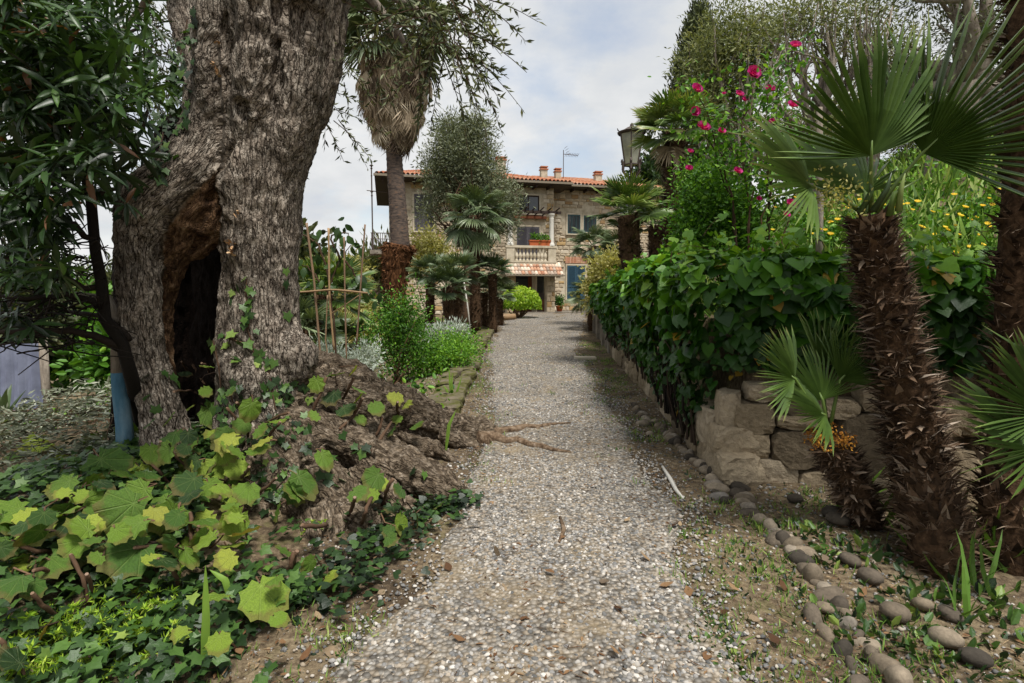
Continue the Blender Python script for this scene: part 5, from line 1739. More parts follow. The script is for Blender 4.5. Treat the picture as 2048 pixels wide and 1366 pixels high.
# ------------------------------------------------------------------ large-lobed plants around the olive roots
def surf(px, py):
    h = hit(px, py)
    g = gpt(px, py)
    if h is not None and h[0][1] < g[1] + .02:
        return h
    return g, np.array([0, 0, 1.0])
def Z4(x, y): return (x / 2.626, 860 + y / 2.626)
def Z3(x, y): return (x / 2.926, 440 + y / 2.926)
def Z5(x, y): return (560 + x / 2.926, 640 + y / 2.926)
def Z7(x, y): return (200 + x / 2.845, 380 + y / 2.845)
def Z2(x, y): return (x / 2.926, y / 2.926)
LM = []
for k, q in enumerate(LOBED):
    me = raw_mesh('leaf', q[0], q[1], None, np.zeros(len(q[0])), True); me.materials.append(m_leaf_big); LM.append(me)
LEAVES = [
 ([(555, 190, 170), (340, 290, 110), (440, 300, 90), (540, 285, 80), (650, 140, 80), (800, 120, 110), (740, 230, 100), (655, 410, 170), (850, 400, 150), (320, 440, 120), (430, 520, 110), (690, 640, 190), (880, 450, 130), (945, 300, 110), (1140, 200, 110), (1200, 50, 110), (1240, 200, 100), (1300, 310, 110), (1215, 400, 80), (1235, 480, 140), (1050, 480, 140), (920, 600, 110), (1290, 540, 120), (180, 530, 120), (380, 650, 130), (150, 700, 110), (80, 790, 110), (170, 825, 80), (60, 430, 120), (1000, 80, 100), (1160, 300, 90), (1050, 190, 80), (1350, 100, 100), (1110, 60, 120), (230, 1060, 90), (700, 500, 130), (600, 500, 120), (1000, 350, 100), (520, 430, 100), (20, 600, 110), (960, 200, 90), (730, 330, 120), (470, 380, 100), (1090, 300, 80), (1180, 130, 90), (80, 300, 110), (70, 1210, 110), (30, 480, 100)], Z4, 2.626),
 ([(1240, 1130, 130), (1095, 1110, 70), (990, 1160, 80), (740, 1230, 100), (1130, 1210, 110), (1330, 1280, 130), (1240, 1230, 110), (1470, 1100, 120), (1230, 860, 80), (880, 1190, 70), (1080, 900, 60), (1350, 1000, 60), (1200, 1000, 60), (1420, 1200, 90), (1520, 1230, 90), (1620, 1180, 80), (800, 1320, 80), (1100, 1320, 90), (1540, 1300, 110)], Z3, 2.926),
]
LEAVES.append(([(rng.uniform(0, 1250), rng.uniform(20, 700), rng.uniform(50, 120)) for _ in range(90)], Z4, 2.626))
LEAVES_R = [
 ([(305, 445, 110), (385, 525, 110), (205, 560, 70), (560, 510, 90), (675, 450, 90), (735, 490, 70), (690, 575, 60), (800, 620, 80), (655, 645, 80), (470, 580, 70), (215, 370, 90), (330, 320, 80), (430, 290, 70), (460, 410, 80), (280, 330, 70), (460, 460, 70)], Z5, 2.926)]
LEAVES_F = [
 ([(255, 810, 120), (130, 950, 170), (80, 1010, 120), (555, 925, 130), (590, 955, 90), (660, 1090, 90), (800, 1150, 100), (710, 1180, 110), (640, 1230, 70), (450, 1010, 110), (540, 1020, 80), (640, 1280, 80), (700, 1000, 90), (930, 1080, 70)], Z5, 2.926),
 ([(1540, 330, 110), (1460, 425, 90), (1495, 640, 90), (1385, 860, 190), (1710, 790, 110), (1630, 700, 80), (1150, 870, 110), (960, 1060, 70), (1150, 1110, 90), (1440, 780, 80), (1460, 990, 80)], Z4, 2.626)]
def clump(name, label, leaves, stems, base):
    t = thing(name, label, 'plant', tuple(base))
    foot = []
    sm = []
    for (Zf, pts, r) in stems:
        P = []
        for k, p in enumerate(pts):
            px, py = Zf(*p)
            s, n = surf(px, py)
            d = nrm(EYE - s)
            lift = .40 if k == 0 else (.28 if k < len(pts) - 1 else .02)
            P.append(s + d * lift)
        P = np.array(P)
        if len(P) == 2:
            P = np.array([P[0], P.mean(0) + rng.normal(size=3) * .012, P[1]])
        # knobbly stem
        q = np.linspace(0, 1, 9)
        Pq = np.stack([np.interp(q, np.linspace(0, 1, len(P)), P[:, k]) for k in range(3)], 1) + rng.normal(size=(9, 3)) * .003
        m_ = MB(); m_.tube(Pq, r * (1 + .12 * rng.normal(size=9)), 7, .55)
        m_.build('stem', m_twig, t, True)
        cut = nrm(Pq[0] - Pq[1])
        m2 = MB(); m2.tube([Pq[0] - cut * .001, Pq[0] + cut * .006], r * .8, 7, 1.0)
        m2.build('cut_end', m_bamboo, t)
    stk = MB()
    for (lst, Zf, scl) in leaves:
        for (x, y, s) in lst:
            px, py = Zf(x, y)
            h, n = surf(px, py)
            d = EYE - h
            dist = np.linalg.norm(d); d = d / dist
            off = rng.uniform(.14, .58)
            size = s / scl * (dist - off) / FPX * 1.08
            ctr = h + d * off
            nn = nrm(d * .45 + np.array([0, 0, .75]) + rng.normal(size=3) * .5)
            az = rng.uniform(0, 2 * pi)
            down = nrm(np.array([math.cos(az) * .8, -.55 + math.sin(az) * .5, -.35]))
            ax = nrm(down - nn * (down @ nn))
            b = ctr - ax * size * .4
            inst('leaf', random.choice(LM), t, frame(b - org(t), ax, nn, size), float(np.clip(rng.normal(.40, .23), .02, .98)))
            root = h - np.array([0, 0, .02]) + rng.normal(size=3) * .05
            stk.tube([b + ax * size * .12, b - ax * size * .12 - nn * .03, (b + root) / 2 + rng.normal(size=3) * .02, root], [.0035, .004, .0045, .005], 4, rng.random(), cap=False)
    stk.build('leaf_stalks', m_twig, t)['kind'] = 'stuff'
    return t
ST1 = [(Z4, p, .0095) for p in ([(1000, 440), (1003, 560), (1005, 660)], [(1045, 510), (1040, 700)], [(700, 620), (850, 612), (990, 625)], [(830, 680), (910, 740), (940, 830)], [(370, 660), (430, 770), (475, 930)], [(60, 580), (190, 640), (350, 640)], [(185, 730), (400, 750)], [(170, 860), (220, 920), (340, 1000)], [(850, 70), (960, 170), (1020, 250), (1100, 330)], [(760, 160), (840, 220), (890, 290)], [(510, 650), (560, 760)], [(455, 760), (490, 920)], [(1450, 250), (1400, 300), (1330, 350)], [(1200, 70), (1220, 160)], [(0, 1100), (30, 1200), (60, 1310)], [(150, 470), (230, 590)], [(320, 340), (430, 430)], [(1310, 200), (1260, 260)])]
ST1 += [(Z3, p, .0095) for p in ([(1335, 1100), (1390, 1180), (1370, 1230)], [(1480, 1100), (1470, 1180), (1450, 1260)], [(1690, 1130), (1590, 1170), (1540, 1200)], [(1390, 1070), (1460, 1140)], [(1020, 1000), (1130, 1000), (1190, 1040)], [(1060, 830), (1110, 910)], [(1180, 840), (1220, 890)], [(1130, 850), (1200, 960)], [(1640, 1190), (1560, 1280)], [(940, 1300), (990, 1345)])]
clump('lobed_leaf_plant', 'sprawling plant with big scalloped yellow-green leaves and pruned stems below the hollow', LEAVES, ST1, gpt(300, 1100))
clump('lobed_leaf_plant', 'thin scalloped-leaf plant growing among the roots behind the burl', LEAVES_R, [(Z5, p, .012) for p in ([(430, 340), (400, 400), (370, 460)], [(480, 460), (430, 560), (350, 640)], [(270, 340), (230, 450), (190, 540)], [(650, 600), (590, 690), (520, 780)], [(690, 480), (690, 560)], [(600, 570), (560, 680)])], gpt(720, 900))
clump('lobed_leaf_plant', 'scalloped-leaf plant with yellowing leaf at the root tips beside the gravel', LEAVES_F, [(Z5, p, .012) for p in ([(655, 930), (620, 1010), (600, 1080)], [(530, 1040), (500, 1120), (480, 1190)], [(440, 1040), (400, 1140)])] + [(Z4, p, .013) for p in ([(1540, 640), (1530, 710), (1530, 780)], [(1590, 500), (1650, 505), (1720, 500)], [(1560, 640), (1560, 800)])], gpt(700, 1130))

# ------------------------------------------------------------------ ivy on the trunk and over the ground
IVM = raw_mesh('leaf', IVY[0], IVY[1], None, np.zeros(len(IVY[0])), True); IVM.materials.append(m_ivy)
vine = thing('trunk_ivy', 'trailing ivy climbing the bark of the hollow olive', 'ivy', tuple(onG(-2.0, 4.3)))
IVL = [Z7(*p) for p in ((840, 505), (790, 540), (845, 557), (760, 578), (870, 590), (760, 625), (865, 632), (810, 660), (865, 695), (855, 660), (640, 855), (660, 890), (705, 830), (765, 820), (790, 850), (840, 870), (880, 805), (735, 885), (900, 910), (940, 925), (905, 955), (955, 965), (990, 968), (905, 992), (950, 1000), (1000, 1068), (1040, 1125), (910, 1110), (985, 1150), (1015, 1195), (1085, 1180), (905, 1190), (705, 1130), (700, 1170), (800, 1195), (1050, 450), (1045, 520), (1060, 700), (780, 985), (760, 960), (830, 730), (850, 740), (830, 760), (350, 1040), (420, 1090), (400, 1060), (290, 1060), (280, 1180), (320, 1230), (620, 1200), (660, 1230), (760, 1230))]
IVL += [Z2(*p) for p in ((1105, 200), (1040, 275), (1010, 390), (1000, 450), (1050, 350), (1080, 500), (1110, 540), (1040, 530), (1110, 600), (1105, 655), (1075, 640), (1060, 690), (1100, 710), (1010, 735), (1060, 740), (1040, 770), (990, 590), (960, 870), (700, 1150), (620, 1150), (560, 1140), (640, 1110), (700, 1270), (640, 1230), (780, 1130), (820, 1100), (900, 1040), (940, 1000), (980, 930), (1010, 900), (1140, 60), (1150, 110), (1130, 150), (1120, 430), (1095, 400))]
IVL += [Z5(*p) for p in ((140, 650), (170, 740), (150, 780), (370, 670), (430, 740), (490, 745), (430, 790), (490, 770), (320, 820), (400, 850), (380, 900), (300, 900), (240, 900), (280, 945), (340, 945), (310, 980), (800, 880), (835, 895), (20, 390), (60, 455), (120, 380), (140, 550))]
for _ in range(240):
    if rng.random() < .6:
        IVL.append((rng.uniform(440, 620), rng.uniform(760, 1000)))
    else:
        t = rng.random(); IVL.append((375 - 70 * t + rng.normal() * 12, 60 + 300 * t))
P_, X_, Zv, S_, C_ = [], [], [], [], []
for k, (px, py) in enumerate(IVL):
    h = hit(px, py)
    if h is None:
        p = at(px, py, 4.35); n = nrm(EYE - p)
    else:
        p, n = h
    n = nrm(n + rng.normal(size=3) * .35 + [0, -.1, .3])
    ax = nrm(np.array([rng.normal() * .5, 0, -1.0]))
    ax = nrm(ax - n * (ax @ n))
    P_.append(p + n * .02); X_.append(ax); Zv.append(n)
    S_.append(rng.uniform(.05, .085) if k < 110 else rng.uniform(.035, .07)); C_.append(np.clip(rng.normal(.62 if k < 36 else .45, .18), 0, 1))
split_leaves(IVY, np.array(P_), np.array(X_), np.array(Zv), np.array(S_), np.array(C_), m_ivy, vine, 280)
for pts in ([Z7(*p) for p in ((840, 505), (830, 600), (855, 700), (840, 800), (880, 900), (950, 1000), (980, 1150), (1000, 1250))], [Z7(*p) for p in ((700, 830), (760, 850), (850, 880), (900, 950))], [Z7(*p) for p in ((650, 860), (680, 1000), (700, 1200))], [(376 - 8 * k, 40 + 38 * k) for k in range(8)]):
    Q_ = [hit(*p) for p in pts]
    Q_ = [q[0] + q[1] * .008 for q in Q_ if q is not None]
    if len(Q_) > 2: MB().tube(Q_, .006, 4, .4, cap=False).build('stem', m_twig, vine)

def in_left(x, y):
    """left bed in front of the olive"""
    lim = np.interp(y, [1.4, 2.2, 3.0, 3.6, 4.4], [-.85, -.95, -1.05, -1.0, -.6])
    return x < lim
gc = thing('ivy_ground_cover', 'dark ivy carpeting the slope at the foot of the old olive', 'ivy', tuple(onG(-1.8, 2.6)))
n = 15000
x = rng.uniform(-4.2, -.5, n); y = rng.uniform(1.3, 4.6, n)
px_ = CX + FPX * x / y
m = in_left(x, y) & (px_ > -120) & (fbm(np.stack([x * 1.6, y * 1.6, x * 0], 1), 2, 81) > .40 - .25 * (x < -1.6))
m &= ~((y > 3.6) & (x < -2.9)) & ~((y > 2.9) & (x > -1.75 - .25 * (y - 2.9)) & (rng.random(n) < .88))
x, y = x[m], y[m]; n = len(x)
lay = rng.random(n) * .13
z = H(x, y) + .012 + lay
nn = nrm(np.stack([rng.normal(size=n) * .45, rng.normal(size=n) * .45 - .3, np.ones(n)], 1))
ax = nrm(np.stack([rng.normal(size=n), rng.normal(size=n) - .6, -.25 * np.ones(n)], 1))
split_leaves(IVY, np.stack([x, y, z], 1), ax, nn, rng.uniform(.03, .07, n), np.clip(.15 + lay * 3.2 + rng.normal(size=n) * .13, 0, .95), m_ivy, gc, 260)  # colour darkens toward the bottom leaf layers, painted shade under the carpet
# clover-like leaves at the root tips
cl = thing('root_tip_cover', 'low round dark leaves hugging the root ends beside the gravel', 'ground cover', tuple(gpt(860, 1040)), None)
pp = []
for (px, py, r_, n) in ((870, 1010, .22, 130), (830, 1050, .2, 110), (780, 1080, .2, 90), (910, 1010, .12, 60), (740, 1120, .2, 80), (690, 1170, .2, 80), (650, 1200, .2, 60)):
    g = gpt(px, py)
    a = rng.normal(size=(n, 2)) * r_ * .6
    pp.append(np.stack([g[0] + a[:, 0], g[1] + a[:, 1], H(g[0] + a[:, 0], g[1] + a[:, 1]) + rng.random(n) * .09 + .01], 1))
pp = np.concatenate(pp); n = len(pp)
split_leaves(HEART, pp, nrm(rng.normal(size=(n, 3)) * [1, 1, .2]), nrm(rng.normal(size=(n, 3)) * .35 + [0, -.3, 1]), rng.uniform(.03, .06, n), rng.random(n) * .6, m_ivy, cl, 120)

# asparagus fern, feathery yellow-green
def feather(name, label, spots, mat, L=.28, nl=34, size=.028, cat='fern'):
    t = thing(name, label, cat, tuple(spots[0][0]))
    mb = MB(); st_ = MB()
    for (c, r_, nst) in spots:
        for _ in range(nst):
            a = rng.normal(size=2) * r_ * .5
            b = onG(c[0] + a[0], c[1] + a[1], .0); b[2] = max(b[2], c[2] - .05)
            d = nrm(np.array([rng.normal() * .7, rng.normal() * .7 - .25, 1.0]))
            q = np.linspace(0, 1, 5)
            ln = L * rng.uniform(.6, 1.3)
            P = b + d * (ln * q)[:, None] + np.stack([0 * q, 0 * q, -.55 * ln * q * q], 1)
            st_.tube(P, [.003, .0025, .002, .0015, .001], 3, .5, cap=False)
            u = rng.random(nl) * .9 + .1
            pos = np.stack([np.interp(u, q, P[:, k]) for k in range(3)], 1)
            mb.scat(RHOMB, pos, nrm(d * .4 + rng.normal(size=(nl, 3))), rdir(nl), size * rng.uniform(.7, 1.4, nl), np.clip(rng.normal(.55, .22, nl), 0, 1))
    mb.build('foliage', mat, t)['kind'] = 'stuff'
    st_.build('stems', m_grass, t)
    return t
feather('asparagus_fern', 'feathery yellow-green fern sprawling over ivy at the lower corner', [(gpt(190, 1300), .3, 60), (gpt(90, 1340), .25, 36), (gpt(290, 1250), .15, 26)], m_bright)
h_ = surf(640, 1035)
feather('asparagus_fern', 'small bright tuft of feathery fern on the olive root', [(h_[0], .07, 22)], m_bright, .12, 26, .02)
# strap leaves
for k, (lab, pts) in enumerate((('long pale strap leaf arching over ivy below the roots', [[(408, 1345), (412, 1240), (411, 1130)], [(500, 1170), (455, 1140), (415, 1135)], [(470, 1220), (450, 1160), (420, 1140)]]), ('sword-leaved iris clump at the kerb end near the roots', [[(905, 800), (900, 770), (898, 735)], [(907, 800), (903, 770), (905, 745)], [(910, 800), (915, 780), (924, 752)], [(902, 800), (893, 780), (886, 770)]]), ('single arching strap leaf on the ridge of roots', [[(892, 900), (898, 850), (912, 820)]]))):
    t = thing('strap_leaf_plant', lab, 'plant', tuple(gpt(*pts[0][0])))
    for pl_ in pts:
        P = [surf(*pl_[0])[0]]
        Y0 = P[0][1] - .03
        P += [at(p[0], p[1], Y0) for p in pl_[1:]]
        P = np.array(P); q = np.linspace(0, 1, 7)
        Pq = np.stack([np.interp(q, [0, .5, 1], P[:, e]) for e in range(3)], 1)
        wd = np.array([.008, .014, .016, .015, .012, .008, .001])
        s = np.cross(np.gradient(Pq, axis=0), EYE - Pq); s = nrm(s)
        V = np.concatenate([Pq - s * wd[:, None], Pq + s * wd[:, None], Pq + nrm(np.cross(s, np.gradient(Pq, axis=0))) * .006])
        Q = [[i, i + 1, 15 + i, 14 + i] for i in range(6)] + [[14 + i, 15 + i, 8 + i, 7 + i] for i in range(6)]
        MB().add(V, Q=Q, c=.6).build('leaf', m_grass, t, True)

# ------------------------------------------------------------------ dark-leaved tree at the left edge
dk = thing('dark_leaf_tree', 'dark evergreen with long drooping leaves filling the upper corner beside the olive', 'tree', tuple(gpt(290, 880)))
bm = MB()
def br(pts, r0, r1, n=12, jit=.015):
    P = np.array([at(*p) for p in pts]); q = np.linspace(0, 1, n)
    Pq = np.stack([np.interp(q, np.linspace(0, 1, len(P)), P[:, k]) for k in range(3)], 1) + rng.normal(size=(n, 3)) * jit
    bm.tube(Pq, np.linspace(r0, r1, n), 7, rng.random() * .5, .1)
    return Pq
g_ = gpt(292, 880)
br([(292, 890, g_[1]), (275, 800, 3.9), (240, 690, 3.85), (205, 585, 3.8), (190, 480, 3.7), (150, 300, 3.6), (130, 100, 3.5), (120, -100, 3.5)], .05, .02)
for pts, r0 in (([(240, 690, 3.85), (150, 660, 3.7), (0, 670, 3.5), (-100, 660, 3.4)], .03), ([(215, 610, 3.8), (120, 590, 3.6), (0, 600, 3.4)], .026), ([(205, 585, 3.8), (100, 540, 3.6), (0, 510, 3.4)], .024), ([(260, 680, 3.9), (190, 620, 4.2), (60, 615, 4.5), (-50, 640, 4.6)], .022), ([(190, 480, 3.7), (80, 400, 3.5), (0, 300, 3.2)], .022), ([(150, 300, 3.6), (60, 200, 3.3), (0, 100, 3.1)], .02), ([(180, 420, 3.7), (260, 330, 3.8), (300, 220, 3.8)], .018), ([(140, 200, 3.6), (230, 100, 3.7), (290, 20, 3.8)], .018), ([(140, 0, 3.5), (60, -40, 3.2)], .015)):
    br(pts, r0, .008)
for _ in range(80):
    x0, y0 = rng.uniform(-20, 120), rng.uniform(420, 700)
    br([(x0, y0, rng.uniform(3.5, 4.6)), (x0 + rng.normal() * 60, y0 + rng.normal() * 20, rng.uniform(3.5, 4.6)), (x0 + rng.normal() * 120, y0 + rng.normal() * 45, rng.uniform(3.5, 4.6))], .007, .003, 5, .01)
for _ in range(70):
    x0, y0 = rng.uniform(-20, 200), rng.uniform(470, 690)
    x1 = min(x0 + rng.normal() * 70, 215)
    br([(x0, y0, rng.uniform(3.4, 3.9)), ((x0 + x1) / 2, y0 + rng.normal() * 12, rng.uniform(3.4, 3.9)), (x1, y0 + rng.normal() * 30, rng.uniform(3.4, 3.9))], .007, .003, 5, .01)
bm.build('trunk', m_darktwig, dk, True)
lp, lx, lz, ls, lc = [], [], [], [], []
def whorl(c, n, size, c0=.35):
    d = nrm(np.array([rng.normal() * .6, rng.normal() * .5 - .25, .5]))
    e1 = nrm(np.cross(d, [0.1, 1, .3])); e2 = np.cross(d, e1)
    a = np.arange(n) * 2.4 + rng.random() * 6
    out = e1 * np.cos(a)[:, None] + e2 * np.sin(a)[:, None]
    X = nrm(out + d * rng.uniform(-.1, .7, n)[:, None] + [0, 0, -.35])
    lp.append(c + d * (rng.random(n) * .06)[:, None]); lx.append(X); lz.append(nrm(d + [0, 0, .5] + rng.normal(size=(n, 3)) * .2))
    ls.append(size * rng.uniform(.7, 1.2, n)); lc.append(np.where(rng.random(n) < .018, 1.0, np.clip(c0 + rng.normal(size=n) * .2, 0, .88)))
regs = [(60, 60, 80, 90, 70, .5), (180, 80, 90, 80, 60, .5), (40, 200, 70, 80, 70, .45), (150, 200, 90, 90, 80, .45), (50, 330, 80, 80, 56, .4), (150, 320, 80, 80, 48, .35), (250, 270, 40, 60, 14, .4), (40, 440, 80, 60, 40, .3), (110, 430, 50, 60, 20, .3), (40, 540, 60, 50, 22, .45), (90, 540, 50, 45, 16, .4), (310, 180, 18, 50, 5, .6), (30, 640, 40, 40, 8, .3), (20, 0, 60, 60, 30, .5), (260, 140, 40, 70, 16, .5), (110, 260, 120, 120, 60, .3)]
for (cx, cy, rx, ry, n, c0) in regs:
    for _ in range(n):
        px, py = cx + rng.normal() * rx * .6, cy + rng.normal() * ry * .6
        whorl(at(px, py, rng.uniform(2.7, 4.1)), rng.integers(6, 10), .14, c0)
# out of frame to the side and above, it goes on
for _ in range(160):
    whorl(np.array([rng.uniform(-4.6, -2.2), rng.uniform(1.2, 3.6), rng.uniform(2.6, 4.6)]), 8, .16, .35)
split_leaves(LANCE, np.concatenate(lp), np.concatenate(lx), np.concatenate(lz), np.concatenate(ls), np.concatenate(lc), m_dark, dk, 300)
# a finer conifer-like spray and dead leaves hang in it
# ------------------------------------------------------------------ blue-painted trunk, cloth screen, agaves, brush pile
gb_ = gpt(252, 915)
bt_ = thing('painted_tree', 'slim tree with lower trunk painted verdigris blue beside the brush pile', 'tree', tuple(gb_))
m_blue = M('blue_paint', G('#33546a', '#4a7186', '#7d97a3'), .8, 6, .3, 30, .3, 0, .2, usefac=False, stretch=(1, 1, .3))
Pb = [gb_ - [0, 0, .05]] + [at(x, y_, gb_[1]) for x, y_ in ((248, 850), (240, 780), (237, 745))]
Pu = [at(x, y_, gb_[1]) for x, y_ in ((237, 745), (236, 700), (238, 640), (215, 600), (150, 590))]
mb = MB(); mb.tube(Pb, [.066, .058, .053, .05], 10, .5, .12); mb.build('painted_trunk', m_blue, bt_, True)
mb = MB(); mb.tube(Pu, [.048, .046, .044, .04, .025], 10, .5, .1); mb.tube([Pu[2], at(300, 560, gb_[1] + .2), at(280, 480, gb_[1] + .3)], [.05, .035, .015], 8); mb.build('trunk', m_palebark, bt_, True)
cs = thing('cloth_screen', 'pale bluish cloth hung between posts at the edge of the garden', 'screen', tuple(at(45, 840, 9.0)))
m_cloth = M('pale_cloth', G('#6a6f86', '#888ea6'), .85, 3, .2, 20, .12, .2, .2, usefac=False)
us = np.linspace(0, 1, 40); vs_ = np.linspace(0, 1, 16)
A, B, C_2, D_ = at(-60, 690, 9.0), at(88, 684, 9.0), at(88, 830, 9.0), at(-60, 838, 9.0)
V = []
for v_ in vs_:
    for u_ in us:
        p = (A * (1 - u_) + B * u_) * (1 - v_) + (D_ * (1 - u_) + C_2 * u_) * v_
        V.append(p + [0, .035 * math.sin(u_ * 34 + 2 * v_) * (.4 + v_) + .02 * math.sin(u_ * 71), 0])
Q = [[j * 40 + i, j * 40 + i + 1, (j + 1) * 40 + i + 1, (j + 1) * 40 + i] for j in range(15) for i in range(39)]
MB().add(V, Q=Q).build('cloth', m_cloth, cs, True)
for x0 in (-62, 96):
    g = at(x0, 850, 9.05)
    MB().tube([[g[0], g[1], gz(g[0], g[1]) - .1], [g[0], g[1], at(x0, 676, 9.05)[2]]], .06, 8, .3).build('post', m_palebark, cs, True)
def agave(label, c, R, n, mat, wd=.09):
    t = thing('agave', label, 'agave', tuple(c))
    for k in range(n):
        az = k * 2.4; el = R_(78 - 80 * k / n + rng.normal() * 6)
        o_ = np.array([math.cos(az), math.sin(az), 0])
        q = np.linspace(0, 1, 6)
        L = R * rng.uniform(.8, 1.15)
        P = np.asarray(c) + o_ * (L * q * math.cos(el))[:, None] + EZ * (L * (q * math.sin(el) - .18 * q * q))[:, None]
        s = np.array([-o_[1], o_[0], 0])
        w_ = wd * R * np.array([.8, 1, .95, .75, .45, 0.02])
        up = nrm(np.cross(np.gradient(P, axis=0), s))
        V = np.concatenate([P - s * w_[:, None] + up * (w_ * .5)[:, None] * np.sign(up[0, 2] + .01), P, P + s * w_[:, None] + up * (w_ * .5)[:, None] * np.sign(up[0, 2] + .01)])
        Q = [[i, i + 1, 7 + i, 6 + i] for i in range(5)] + [[6 + i, 7 + i, 13 + i, 12 + i] for i in range(5)]
        MB().add(V, Q=Q, c=rng.random()).build('leaf', mat, t, True)
g = gpt(8, 900); agave('spiky agave at the frame edge in front of the cloth', g + [0, 0, .25], .55, 34, m_palmgrey)
g = at(290, 790, 5.6); g[2] = gz(g[0], 5.6) + .2; agave('pale agave half hidden behind the hollow trunk', g, .6, 30, m_silver, .06)
bp_ = thing('brush_pile', 'heap of cut olive branches with grey-green leaves behind the painted trunk', 'brush pile', tuple(onG(-4.2, 5.4)))
n = 9000
x = rng.uniform(-6.0, -2.6, n); y = rng.uniform(4.2, 7.4, n)
hp_ = .55 * np.exp(-((x + 4.3) / 1.3) ** 2 - ((y - 5.6) / 1.2) ** 2) + .05
z = H(x, y) + hp_ * (.55 + .55 * rng.random(n)) + .02
m_brush = M('brush_leaf', G('#3b4030', '#5f6650', '#868c76', '#b4b8a4'), .6, 3, 0, 50, .15, .1, .3)
MB().scat(RHOMB, np.stack([x, y, z], 1), rng.normal(size=(n, 3)) * [1, 1, .35], rdir(n, 1), rng.uniform(.05, .10, n), rng.random(n)).build('leaves', m_brush, bp_)['kind'] = 'stuff'
mb = MB()
for _ in range(220):
    x, y = rng.uniform(-5.8, -2.7), rng.uniform(4.3, 7.0)
    h0 = .5 * math.exp(-((x + 4.3) / 1.3) ** 2 - ((y - 5.6) / 1.2) ** 2)
    p = onG(x, y, h0 * rng.uniform(.5, 1.1)); d = nrm(rng.normal(size=3) * [1, 1, .25])
    L = rng.uniform(.2, .7)
    mb.tube([p, p + d * L * .5 + rng.normal(size=3) * .03, p + d * L], [.006, .005, .002], 4, rng.random(), cap=False)
mb.build('twigs', m_twig, bp_)

# ------------------------------------------------------------------ bamboo trellis and sapling
tre = thing('bamboo_trellis', 'rustic trellis of upright bamboo canes tied to one crossbar', 'trellis', tuple(at(660, 740, 8.0)))
def cane(pts, r, Y):
    P = np.array([at(p[0], p[1], Y) for p in pts])
    L = np.linalg.norm(P[-1] - P[0]); n = max(8, int(L / .09))
    q = np.linspace(0, 1, n)
    Pq = np.stack([np.interp(q, np.linspace(0, 1, len(P)), P[:, k]) for k in range(3)], 1)
    rr = r * .42 * (1 + .22 * (np.arange(n) % 4 == 0))
    mb = MB(); mb.tube(Pq, rr, 7, rng.random()); mb.build('cane', m_bamboo, tre, True)
for pts, r in (([(583, 455), (592, 560), (598, 662)], .03), ([(613, 446), (628, 560), (642, 725)], .036), ([(657, 456), (659, 600), (668, 700)], .032), ([(688, 474), (690, 600), (693, 722)], .027), ([(730, 449), (722, 560), (713, 690)], .027), ([(655, 590), (651, 680), (660, 740)], .022)):
    cane(pts, r, 8.0)
cane([(587, 585), (620, 583), (665, 579), (735, 586)], .032, 7.93)
cane([(722, 588), (690, 610), (655, 632)], .016, 8.06)
sap = thing('leafy_sapling', 'young tree with large drooping oval leaves climbing through the trellis', 'tree', tuple(at(668, 740, 8.2)))
sb = MB(); lp, lx = [], []
for pts in ([(672, 740), (668, 640), (660, 570), (680, 520), (703, 490)], [(660, 570), (640, 490), (600, 465), (580, 455)], [(680, 520), (660, 470), (690, 465), (705, 485)], [(665, 600), (640, 560), (610, 530), (585, 525)], [(690, 520), (715, 555), (740, 600)]):
    P = np.array([at(p[0], p[1], 8.2) for p in pts]); q = np.linspace(0, 1, 12)
    Pq = np.stack([np.interp(q, np.linspace(0, 1, len(P)), P[:, k]) for k in range(3)], 1) + rng.normal(size=(12, 3)) * .01
    sb.tube(Pq, np.linspace(.018, .006, 12), 5, .4)
    k = rng.integers(3, 12, 22)
    lp.append(Pq[k] + rng.normal(size=(22, 3)) * [.08, .1, .08])
sb.build('trunk', m_twig, sap, True)
lp = np.concatenate(lp); n = len(lp)
split_leaves(lance(.30, .25, .06), lp, nrm(rng.normal(size=(n, 3)) * [.5, .4, .3] + [0, 0, -.8]), nrm(rng.normal(size=(n, 3)) * .4 + [0, -1, .4]), rng.uniform(.09, .16, n), rng.uniform(.3, .8, n), m_dark, sap, n)

# ------------------------------------------------------------------ generic trees and shrubs
def clusters(center, rad, n, shell=.55):
    u = rdir(n)
    return np.asarray(center) + u * np.asarray(rad) * (rng.random((n, 1)) ** shell)
def foliage_mb(blobs, ncl, nl, size, tm, csp, c0=.4, up=.3, mb=None):
    mb = mb or MB()
    tot = sum(b[1][0] * b[1][1] * b[1][2] for b in blobs) ** 1.0
    for (c, r) in blobs:
        k = max(3, int(ncl * (r[0] * r[1] * r[2]) / tot))
        cc = clusters(c, r, k)
        p = np.repeat(cc, nl, 0) + rng.normal(size=(k * nl, 3)) * csp
        n = len(p)
        ax = nrm(p - np.repeat(cc, nl, 0) + rng.normal(size=(n, 3)) * csp * .6 + [0, 0, csp * .2])
        hue = np.repeat(rng.normal(size=k) * .14, nl)
        mb.scat(tm, p, ax, rdir(n, up), size * rng.uniform(.7, 1.35, n), np.clip(c0 + hue + rng.normal(size=n) * .17, 0, 1))
    return mb
